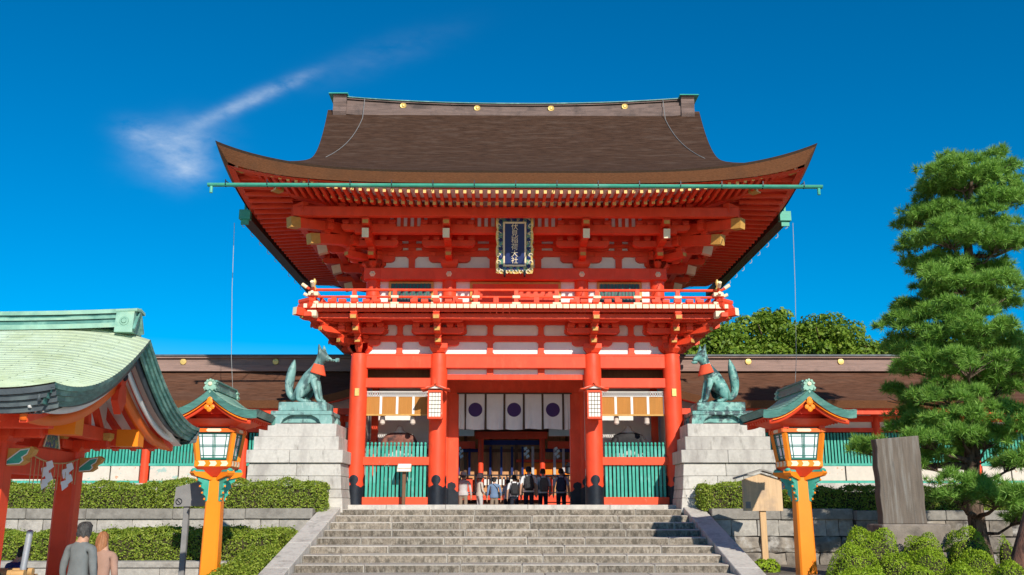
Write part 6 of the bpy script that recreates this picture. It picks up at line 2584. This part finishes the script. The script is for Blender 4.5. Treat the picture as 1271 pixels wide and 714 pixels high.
    if bag:
        b = thing('backpack' if bag != 'shoulder' else 'shoulder_bag', {'pack_black': 'black backpack worn by the person in ', 'pack_grey': 'grey backpack worn by the person in ', 'pack_navy': 'navy backpack worn by the person in ', 'shoulder': 'dark shoulder bag of the person in '}[bag] + label.split(' in ', 1)[1].split(',')[0], 'bag', loc, rz, 'bags carried through the gate')
        s = MB()
        if bag == 'shoulder':
            s.cbox(0.17 * k, 0.25 * k, -0.12 * k, 0.10 * k, 0.86 * k, 1.10 * k, 0.02)
            s.build('pouch', 'pack_black', b)
            s = MB()
            s.tube([(0.19 * k, 0.0, 1.08 * k), (0.10 * k, -0.125 * k, 1.28 * k), (-0.06 * k, -0.08 * k, 1.44 * k)], 0.014 * k, 6)
            s.build('strap', 'pack_black', b)
        else:
            pr = [(-0.13, 0.94), (0.13, 0.94), (0.155, 1.02), (0.15, 1.25), (0.12, 1.36), (0.06, 1.41), (-0.06, 1.41), (-0.12, 1.36), (-0.15, 1.25), (-0.155, 1.02)]
            s.prism([(u * k, v * k) for u, v in pr], 'y', -0.27 * k, -0.115 * k)
            o = s.build('sack', bag, b)
            bv_ = o.modifiers.new('b', 'BEVEL')
            bv_.width = 0.035
            bv_.segments = 2
            s = MB()
            s.cbox(-0.11 * k, 0.11 * k, -0.305 * k, -0.265 * k, 0.98 * k, 1.16 * k, 0.02)
            s.build('pocket', bag, b)
            for s_ in (-1, 1):
                s = MB()
                s.tube([(s_ * 0.09 * k, -0.14 * k, 1.36 * k), (s_ * 0.105 * k, -0.06 * k, 1.47 * k), (s_ * 0.12 * k, 0.07 * k, 1.42 * k), (s_ * 0.14 * k, 0.12 * k, 1.22 * k), (s_ * 0.17 * k, -0.10 * k, 1.02 * k)], 0.02 * k, 6)
                s.build('strap', bag, b)
    return t


FZ = 1.52
person('person in pale grey jacket and flat cap, leftmost in the passage', (-1.72, 33.4, FZ), R(-3), 1.60, 'cloth_pale', 'cloth_tan', 'hair_grey', hat='cap', sleeve=0.9, w=1.18)
person('person in a bucket hat and long beige coat, turned to the right', (-1.14, 33.3, FZ), R(-60), 1.55, 'cloth_beige', 'cloth_pale', 'hair_grey', hat='bucket', sleeve=0.9, arm=0.6, w=1.0)
person('person in blue shirt with shoulder bag, dark hair', (-0.62, 33.0, FZ), R(8), 1.44, 'cloth_blue', 'cloth_tan', 'hair_black', sleeve=0.98, bag='shoulder', w=1.15)
person('person in light blue and dark cap, small, half hidden mid passage', (-0.16, 34.4, FZ), R(-30), 1.40, 'cloth_sky', 'cloth_dark', 'hair_black', sleeve=1.1)
person('person in black clothes with black backpack, centre of the passage', (0.08, 33.2, FZ), R(4), 1.52, 'cloth_white', 'cloth_dark', 'hair_black', sleeve=1.16, bag='pack_black', w=1.1)
person('person in white shirt and dark trousers with dark backpack, tallest in the passage', (0.58, 32.9, FZ), R(3), 1.80, 'cloth_white', 'cloth_dark', 'hair_black', sleeve=1.16, bag='pack_black', w=1.08)
person('person in white shirt and grey backpack beside the tallest one', (1.09, 33.2, FZ), R(8), 1.74, 'cloth_white', 'cloth_dark', 'hair_black', sleeve=1.14, bag='pack_grey', arm=0.3, w=1.05)
person('person in pale blue shirt with navy backpack, rightmost in the passage', (1.71, 33.0, FZ), R(-4), 1.74, 'cloth_sky', 'cloth_dark', 'hair_black', sleeve=1.14, bag='pack_navy', w=1.08)
person('person in grey sweater and jeans with short dark hair by the pavilion post', (-6.03, 13.45, 0), R(-4), 1.76, 'cloth_grey', 'cloth_jeans', 'hair_grey', sleeve=0.93, group='couple by the pavilion', w=0.90, lookx=0.01)
person('person in dusty pink top with long reddish hair beside the grey sweater', (-5.84, 13.75, 0), R(10), 1.62, 'cloth_pink', 'cloth_tan', 'hair_brown', sleeve=0.9, group='couple by the pavilion', longhair=True, w=0.84, lookx=-0.04)
person('person in navy top bending at the bottom left corner', (-7.22, 13.75, 0), R(-40), 1.42, 'navy', 'cloth_dark', 'hair_black', sleeve=0.9, group='couple by the pavilion', arm=1.0, lean=1.0)

# ================================================================== VEGETATION


def rbox_points(n, hx, hy, hz, bumps=0.06, r=0.25):
    """points and normals over the sides and top of a rounded box standing at z=0"""
    area = [2 * hx * hz * 2, 2 * hy * hz * 2, 4 * hx * hy]
    pr_ = np.array(area) / sum(area)
    f_ = rng.choice(3, n, p=pr_)
    u, v = rng.uniform(-1, 1, n), rng.uniform(-1, 1, n)
    sg = rng.choice([-1, 1], n)
    p = np.zeros((n, 3))
    m0, m1, m2 = f_ == 0, f_ == 1, f_ == 2
    p[m0] = np.stack([u[m0] * hx, sg[m0] * hy, (v[m0] + 1) * hz / 2], 1)
    p[m1] = np.stack([sg[m1] * hx, u[m1] * hy, (v[m1] + 1) * hz / 2], 1)
    p[m2] = np.stack([u[m2] * hx, v[m2] * hy, np.full(m2.sum(), hz)], 1)
    core = p.copy()
    core[:, 0] = np.clip(core[:, 0], -hx + r, hx - r)
    core[:, 1] = np.clip(core[:, 1], -hy + r, hy - r) if hy > r else 0
    core[:, 2] = np.clip(core[:, 2], -5, hz - r)
    d = p - core
    nrm = unit(d + 1e-6)
    p = core + nrm * r
    ph = rng.uniform(0, 6, 6)
    bmp = bumps * (np.sin(p[:, 0] * 4.3 + ph[0]) + np.sin(p[:, 0] * 9.1 + ph[1] + p[:, 2] * 3) * 0.6 + np.sin(p[:, 2] * 7 + ph[2] + p[:, 1] * 5) * 0.5)
    p = p + nrm * bmp[:, None] + nrm * (-np.abs(rng.normal(0, 0.055, n))[:, None] + 0.02)
    return p, nrm


def hedge(label, x0, x1, y0, y1, z0, z1, dens=1500, size=0.058, mat='leaf_hedge', group=None, bumps=0.05, slope=0.0):
    t = thing('hedge', label, 'hedge', ((x0 + x1) / 2, (y0 + y1) / 2, z0), 0, group)
    hx, hy, hz = (x1 - x0) / 2, (y1 - y0) / 2, z1 - z0
    area = 4 * hx * hz + 4 * hx * hy + 4 * hy * hz
    n = int(area * dens)
    p, nr = rbox_points(n, hx, hy, hz, bumps, min(0.22, hy * 0.8, hz * 0.6))
    if slope:
        p[:, 2] += p[:, 1] * slope
    v = leaves(p, nr, size, 0.85)
    # stray sprigs
    ns2 = int(n * 0.04)
    idx = rng.choice(n, ns2)
    p2 = p[idx] + nr[idx] * rng.uniform(0.02, 0.10, (ns2, 1))
    v = np.concatenate([v, leaves(p2, nr[idx], size, 1.2)])
    link('foliage', np_mesh('foliage', v, 4, mat), t)
    s = MB()
    rr = 0.11
    s.cbox(-hx + rr, hx - rr, -hy + rr, hy - rr, 0, hz - rr - 0.02, 0.1)
    o = s.build('branches', 'twig', t)
    if slope:
        for vv in o.data.vertices:
            vv.co.z += vv.co.y * slope
    return t


hedge('clipped hedge on the upper wall, left stretch behind the pavilion', -15.0, -9.75, 25.65, 26.5, 1.86, 2.60, group='clipped hedges')
hedge('clipped hedge on the upper wall before the left pedestal', -9.65, -5.05, 25.65, 26.5, 1.86, 2.66, group='clipped hedges')
hedge('low clipped hedge on the lower wall, left stretch in the pavilion shade', -15.0, -9.9, 22.5, 24.2, 0.70, 1.36, group='clipped hedges')
hedge('low clipped hedge on the lower wall behind the left lantern post', -9.8, -5.5, 22.5, 24.6, 0.70, 1.42, group='clipped hedges')
hedge('sloping hedge running down along the left stair kerb', -6.15, -5.38, 20.4, 22.45, 0.15, 0.98, group='clipped hedges', slope=0.2)
hedge('round end bush at the foot of the left stair kerb', -6.25, -5.45, 19.4, 20.5, 0.0, 0.72, group='clipped hedges', slope=0.2)
hedge('clipped hedge before the right pedestal behind the notice board', 5.1, 7.25, 25.65, 26.5, 1.84, 2.62, group='clipped hedges')
hedge('shaded hedge on the right wall behind the stone slab', 7.4, 10.6, 25.6, 26.5, 1.80, 2.50, group='clipped hedges')
hedge('dark hedge on the right wall behind the pine trunk', 10.7, 15.5, 25.6, 26.5, 1.80, 2.50, group='clipped hedges')


def mound(label, x, y, z, r, h, mat='leaf_azalea', dens=5200, size=0.036):
    t = thing('azalea_bush', label, 'bush', (x, y, z), random.uniform(0, 6), 'round clipped bushes')
    n = int(2 * math.pi * r * r * dens * 1.25)
    d = unit(rng.normal(0, 1, (n, 3)))
    d[:, 2] = np.abs(d[:, 2]) * 1.0 - 0.25 * (rng.random(n) < 0.3)
    d = unit(d)
    ph = rng.uniform(0, 6, 4)
    b = 1 + 0.05 * np.sin(d[:, 0] * 6 + ph[0]) + 0.05 * np.sin(d[:, 1] * 7 + ph[1]) + 0.04 * np.sin(d[:, 2] * 9 + ph[2])
    rho = np.hypot(d[:, 0], d[:, 1])
    sup = 1.0 / (rho ** 3.2 + np.abs(d[:, 2]) ** 3.2) ** (1 / 3.2)       # rounder shoulders than an ellipsoid
    p = d * sup[:, None] * np.array([r, r, h]) * b[:, None] * (1 - np.abs(rng.normal(0, 0.03, (n, 1))))
    p[:, 2] += 0.0
    nr = unit(d / np.array([r, r, h]))
    v = leaves(p, nr, size, 0.75, 0.5)
    m_ = int(n * 0.03)
    i_ = rng.choice(n, m_)
    up = nr[i_] + np.array([0, 0, 0.8])
    # upright new shoots
    pp = p[i_] + unit(up) * rng.uniform(0.0, 0.035, (m_, 1))
    tt = unit(up + rng.normal(0, 0.25, (m_, 3)))
    bb = unit(np.cross(tt, rng.normal(0, 1, (m_, 3))))
    v2 = np.stack([pp - tt * 0.03, pp + bb * 0.008, pp + tt * 0.035, pp - bb * 0.008], 1)
    link('foliage', np_mesh('foliage', np.concatenate([v, v2]), 4, mat), t)
    s = MB()
    s.lathe([(r * 0.80, -0.05), (r * 0.82, h * 0.35), (r * 0.78, h * 0.58), (r * 0.62, h * 0.76), (r * 0.35, h * 0.84), (0.05, h * 0.86)], 14)
    s.build('branches', 'twig', t, True)
    return t


def px2w(px, py, Y):
    k = (357 - py) / 1150.0
    th = R(13.26)
    d = Y / (math.cos(th) - k * math.sin(th))
    return ((px - 635.5) / 1150.0 * d, 2.0 + d * (math.sin(th) + k * math.cos(th)))


BUSH = [  # picture column and top row of each bush, half width in picture pixels, distance, label
    (1079, 659, 37, 18.4, 'large round azalea bush before the plinth, back row left'),
    (1058, 681, 34, 17.2, 'round azalea bush nearest the right lantern'),
    (1144, 663, 26, 18.7, 'round azalea bush right below the plinth centre'),
    (1112, 687, 24, 17.5, 'small round azalea bush squeezed between larger ones, below the plinth'),
    (1150, 682, 28, 17.7, 'round azalea bush in front of the plinth, right'),
    (1140, 703, 24, 16.3, 'lowest front azalea bush at the bottom edge, middle'),
    (1199, 661, 32, 18.9, 'round azalea bush under the pine branches, right of the plinth'),
    (1210, 686, 30, 17.6, 'round azalea bush below the one under the pine'),
    (1194, 702, 30, 16.3, 'lowest front azalea bush at the bottom edge, right'),
    (1252, 697, 22, 16.6, 'round azalea bush at the foot of the leaning trunk'),
    (1072, 705, 36, 16.1, 'lowest front azalea bush at the bottom edge, left'),
    (1246, 666, 11, 18.9, 'narrow azalea bush squeezed behind the leaning trunk'),
]
for px_, py_, hw_, Yb_, lb in BUSH:
    x, zt_ = px2w(px_, py_, Yb_)
    mound(lb, x, Yb_, 0.44, hw_ * Yb_ / 1150.0 * 0.88, zt_ - 0.44)
mound('small leafy weed clump at the notice board post', 5.95, 22.6, 0.46, 0.30, 0.32, 'leaf_azalea', 900, 0.08)


# ------------------------------------------------------------------ pine


def tufts(centers, dirs, nn, length, width=0.0095):
    """needle bursts; returns (N,3,3) triangles"""
    m_ = len(centers)
    c = np.repeat(centers, nn, 0)
    dd = np.repeat(dirs, nn, 0)
    v = unit(rng.normal(0, 1, (m_ * nn, 3)) + dd * 0.95)
    L = length * rng.uniform(0.7, 1.1, (m_ * nn, 1))
    side = unit(np.cross(v, rng.normal(0, 1, v.shape)))
    base = c + dd * 0.0 + v * 0.012
    tip = base + v * L + np.array([0, 0, 0.1]) * L * 0.3
    return np.stack([base - side * width, base + side * width, tip], 1)


def pine(label, base, path, pads, Y0, dens, needle_len, tr_mat='trunk'):
    t = thing('pine_tree', label, 'tree', base, 0)
    B_ = Vector(base)
    s = MB()
    s.tube([Vector(p[:3]) - B_ for p in path], [p[3] for p in path], 14)
    o = s.build('trunk', tr_mat, t, True)
    P3 = [Vector(p[:3]) for p in path]
    for (x, y, z, rx, ry, rz) in pads:
        c = Vector((x, y, z))
        # limb from the trunk, a little below the pad
        zt = z - rz * 0.6 - 0.25
        best = min(range(len(P3) - 1), key=lambda q: abs((P3[q].z + P3[q + 1].z) / 2 - zt))
        a, b = P3[best], P3[best + 1]
        u = max(0, min(1, (zt - a.z) / max(1e-3, b.z - a.z)))
        st_ = a.lerp(b, u)
        mid = st_.lerp(c, 0.5) + Vector((0, 0, -0.12 + random.uniform(-0.1, 0.1)))
        end = c + Vector((0, 0, -rz * 0.35))
        L = (end - st_).length
        s = MB()
        r0 = min(0.10, 0.025 + L * 0.03)
        s.tube([st_ - B_, st_.lerp(mid, 0.5) + Vector((0, random.uniform(-0.08, 0.08), 0.03)) - B_, mid - B_, end - B_], [r0, r0 * 0.8, r0 * 0.6, 0.018], 8)
        # twigs spreading inside the pad
        for q in range(9):
            e_ = c + Vector((random.uniform(-rx, rx) * 0.8, random.uniform(-ry, ry) * 0.8, random.uniform(-0.3, 0.35) * rz))
            s.tube([mid.lerp(end, 0.6) - B_, (end.lerp(e_, 0.5) + Vector((0, 0, -0.04))) - B_, e_ - B_], [0.018, 0.013, 0.007], 5)
        s.build('limb', tr_mat, t, True)
        n = max(14, int(dens * rx * ry))
        # sub-clumps give the lumpy outline
        ncl = max(4, int(n / 15))
        uu = unit(rng.normal(0, 1, (ncl, 3)))
        rad = rng.uniform(0.35, 1.0, (ncl, 1)) ** 0.6
        cc = uu * rad * np.array([rx, ry, rz * 0.85])
        cc[:, 2] = np.where(cc[:, 2] < -0.35 * rz, -0.35 * rz * rng.random(ncl), cc[:, 2])
        pick = rng.choice(ncl, n)
        rcl = 0.26
        off = unit(rng.normal(0, 1, (n, 3)))
        off[:, 2] = np.abs(off[:, 2]) * 0.9 - 0.15
        pp = cc[pick] + off * rcl * rng.uniform(0.5, 1.15, (n, 1)) * np.array([1, 1, 0.75])
        dr = unit(off * 0.8 + np.array([0, 0, 0.75]) + cc[pick] * 0.25)
        v = tufts(pp + np.array(c - B_), dr, 30, needle_len)
        link('foliage', np_mesh('foliage', v, 3, 'needle'), t)
    return t


PY = 22.4
PADS_PX = [(1192, 222, 58, 26, 0.0), (1170, 250, 40, 20, 0.5), (1228, 214, 28, 22, 0.3), (1238, 250, 34, 20, -0.3), (1136, 274, 24, 11, 0.4), (1178, 294, 52, 20, -0.4), (1150, 322, 36, 20, 0.2), (1238, 300, 40, 18, -0.3),
           (1190, 352, 62, 18, -0.5), (1150, 372, 40, 20, 0.3), (1118, 396, 24, 14, 0.5), (1238, 366, 40, 26, 0.2), (1160, 408, 52, 24, -0.4), (1216, 406, 40, 22, -0.8), (1255, 425, 34, 26, 0.3), (1148, 452, 46, 22, -0.2), (1200, 452, 46, 22, -0.7),
           (1122, 492, 26, 13, 0.3), (1176, 490, 44, 20, -0.5), (1232, 478, 38, 26, -0.2), (1136, 528, 38, 16, 0.2), (1190, 530, 50, 20, -0.6), (1246, 524, 34, 26, -0.4), (1152, 572, 28, 18, -0.2), (1076, 556, 20, 13, 0.3), (1188, 612, 34, 18, -0.9),
           (1240, 618, 40, 16, -0.9), (1256, 572, 28, 18, -0.5), (1150, 548, 24, 12, -0.6), (1210, 568, 26, 14, 0.6), (1262, 640, 20, 14, -0.4),
           (1130, 430, 26, 12, 0.2), (1250, 455, 30, 18, -0.4), (1225, 545, 34, 14, -0.4), (1262, 238, 20, 16, 0.2), (1215, 275, 34, 12, -0.2), (1170, 268, 32, 11, 0.2), (1228, 335, 36, 13, 0.3), (1165, 338, 38, 13, 0.1), (1264, 300, 20, 12, 0.1), (1180, 430, 40, 12, -0.5), (1195, 385, 44, 12, -0.6)]
pads = []
for (px, py, hw_, hh_, dy) in PADS_PX:
    Yp = PY + dy * 1.6
    x, z = px2w(px, py, Yp)
    sc = Yp / 1150.0
    pads.append((x, Yp, z, hw_ * sc * 1.06, max(0.6, hw_ * sc * 0.9), hh_ * sc * 1.42))
path = []
for (px, py, r_) in ((1222, 700, 0.24), (1214, 660, 0.20), (1206, 600, 0.175), (1207, 540, 0.175), (1204, 470, 0.155), (1206, 400, 0.135), (1205, 345, 0.12), (1201, 300, 0.10), (1204, 255, 0.07), (1206, 215, 0.035)):
    x, z = px2w(px, py, PY)
    path.append((x, PY, z, r_))
path[0] = (path[0][0], PY, 0.40, 0.29)
pine('tall green pine tree with layered boughs at the right side', (path[0][0], PY, 0.4), path, pads, PY, 460, 0.185)

path2 = [(8.98, 17.0, 0.35, 0.50), (9.12, 17.0, 0.9, 0.36), (9.42, 17.0, 1.8, 0.29), (10.5, 17.0, 3.2, 0.25), (11.9, 17.0, 5.0, 0.2), (12.8, 17.1, 6.6, 0.15), (13.3, 17.2, 8.0, 0.08)]
pads2 = [(14.0, 17.4, 8.2, 0.9, 0.9, 0.35), (13.4, 17.2, 8.7, 0.7, 0.8, 0.3), (14.3, 17.0, 7.0, 0.9, 0.9, 0.35)]
pine('leaning pine with a thick reddish trunk at the right edge', (8.98, 17.0, 0.35), path2, pads2, 17.0, 430, 0.15, 'trunk_red')

# ------------------------------------------------------------------ broadleaf trees behind the right gallery


def broad_tree(label, x, y, z0, ztop, rx):
    t = thing('broadleaf_tree', label, 'tree', (x, y, z0), 0, 'trees behind the right gallery')
    H = ztop - z0
    s = MB()
    s.tube([(0, 0, 0), (0.1, 0.05, H * 0.3), (0.0, 0.1, H * 0.55), (0.1, 0, H * 0.8)], [0.34, 0.28, 0.20, 0.06], 10)
    for q in range(9):
        a_ = q * 2.4
        zb = H * (0.42 + 0.05 * q)
        s.tube([(0, 0.05, zb), (math.cos(a_) * rx * 0.4, math.sin(a_) * rx * 0.4, zb + 0.5), (math.cos(a_) * rx * 0.8, math.sin(a_) * rx * 0.8, zb + 1.1)], [0.12, 0.07, 0.025], 6)
    s.build('trunk', 'trunk', t, True)
    ncl = 150
    d = unit(rng.normal(0, 1, (ncl, 3)))
    rr = rng.uniform(0.35, 1.0, (ncl, 1)) ** 0.5
    hz = H * 0.36
    cc = d * rr * np.array([rx, rx * 0.9, hz]) + np.array([0, 0, H - hz * 1.06])
    allv = []
    per = 230
    for c in cc:
        r_ = rng.uniform(0.45, 0.85)
        dd = unit(rng.normal(0, 1, (per, 3)))
        p = c + dd * r_ * np.array([1, 1, 0.7]) * rng.uniform(0.55, 1.05, (per, 1))
        allv.append(leaves(p, dd + np.array([0, 0, 0.5]), 0.22, 0.7, 0.6))
    link('crown', np_mesh('crown', np.concatenate(allv), 4, 'leaf_tree'), t)
    return t


for x, y, zt_, rx, lb in ((9.8, 43.5, 10.6, 2.2, 'leafy tree behind the gate corner, leftmost of the row'), (12.6, 45.0, 11.6, 2.5, 'leafy tree behind the right gallery roof, second of the row'), (15.0, 44.0, 11.2, 2.4, 'leafy tree behind the right gallery roof, third and fullest'),
                          (17.6, 45.0, 10.3, 2.3, 'leafy tree behind the right gallery roof, fourth of the row'), (20.2, 44.5, 10.4, 2.3, 'leafy tree beside the pine, behind the gallery'), (23.0, 45.0, 10.2, 2.5, 'leafy tree behind the pine, rightmost of the row')):
    broad_tree(lb, x, y, 1.5, zt_, rx)
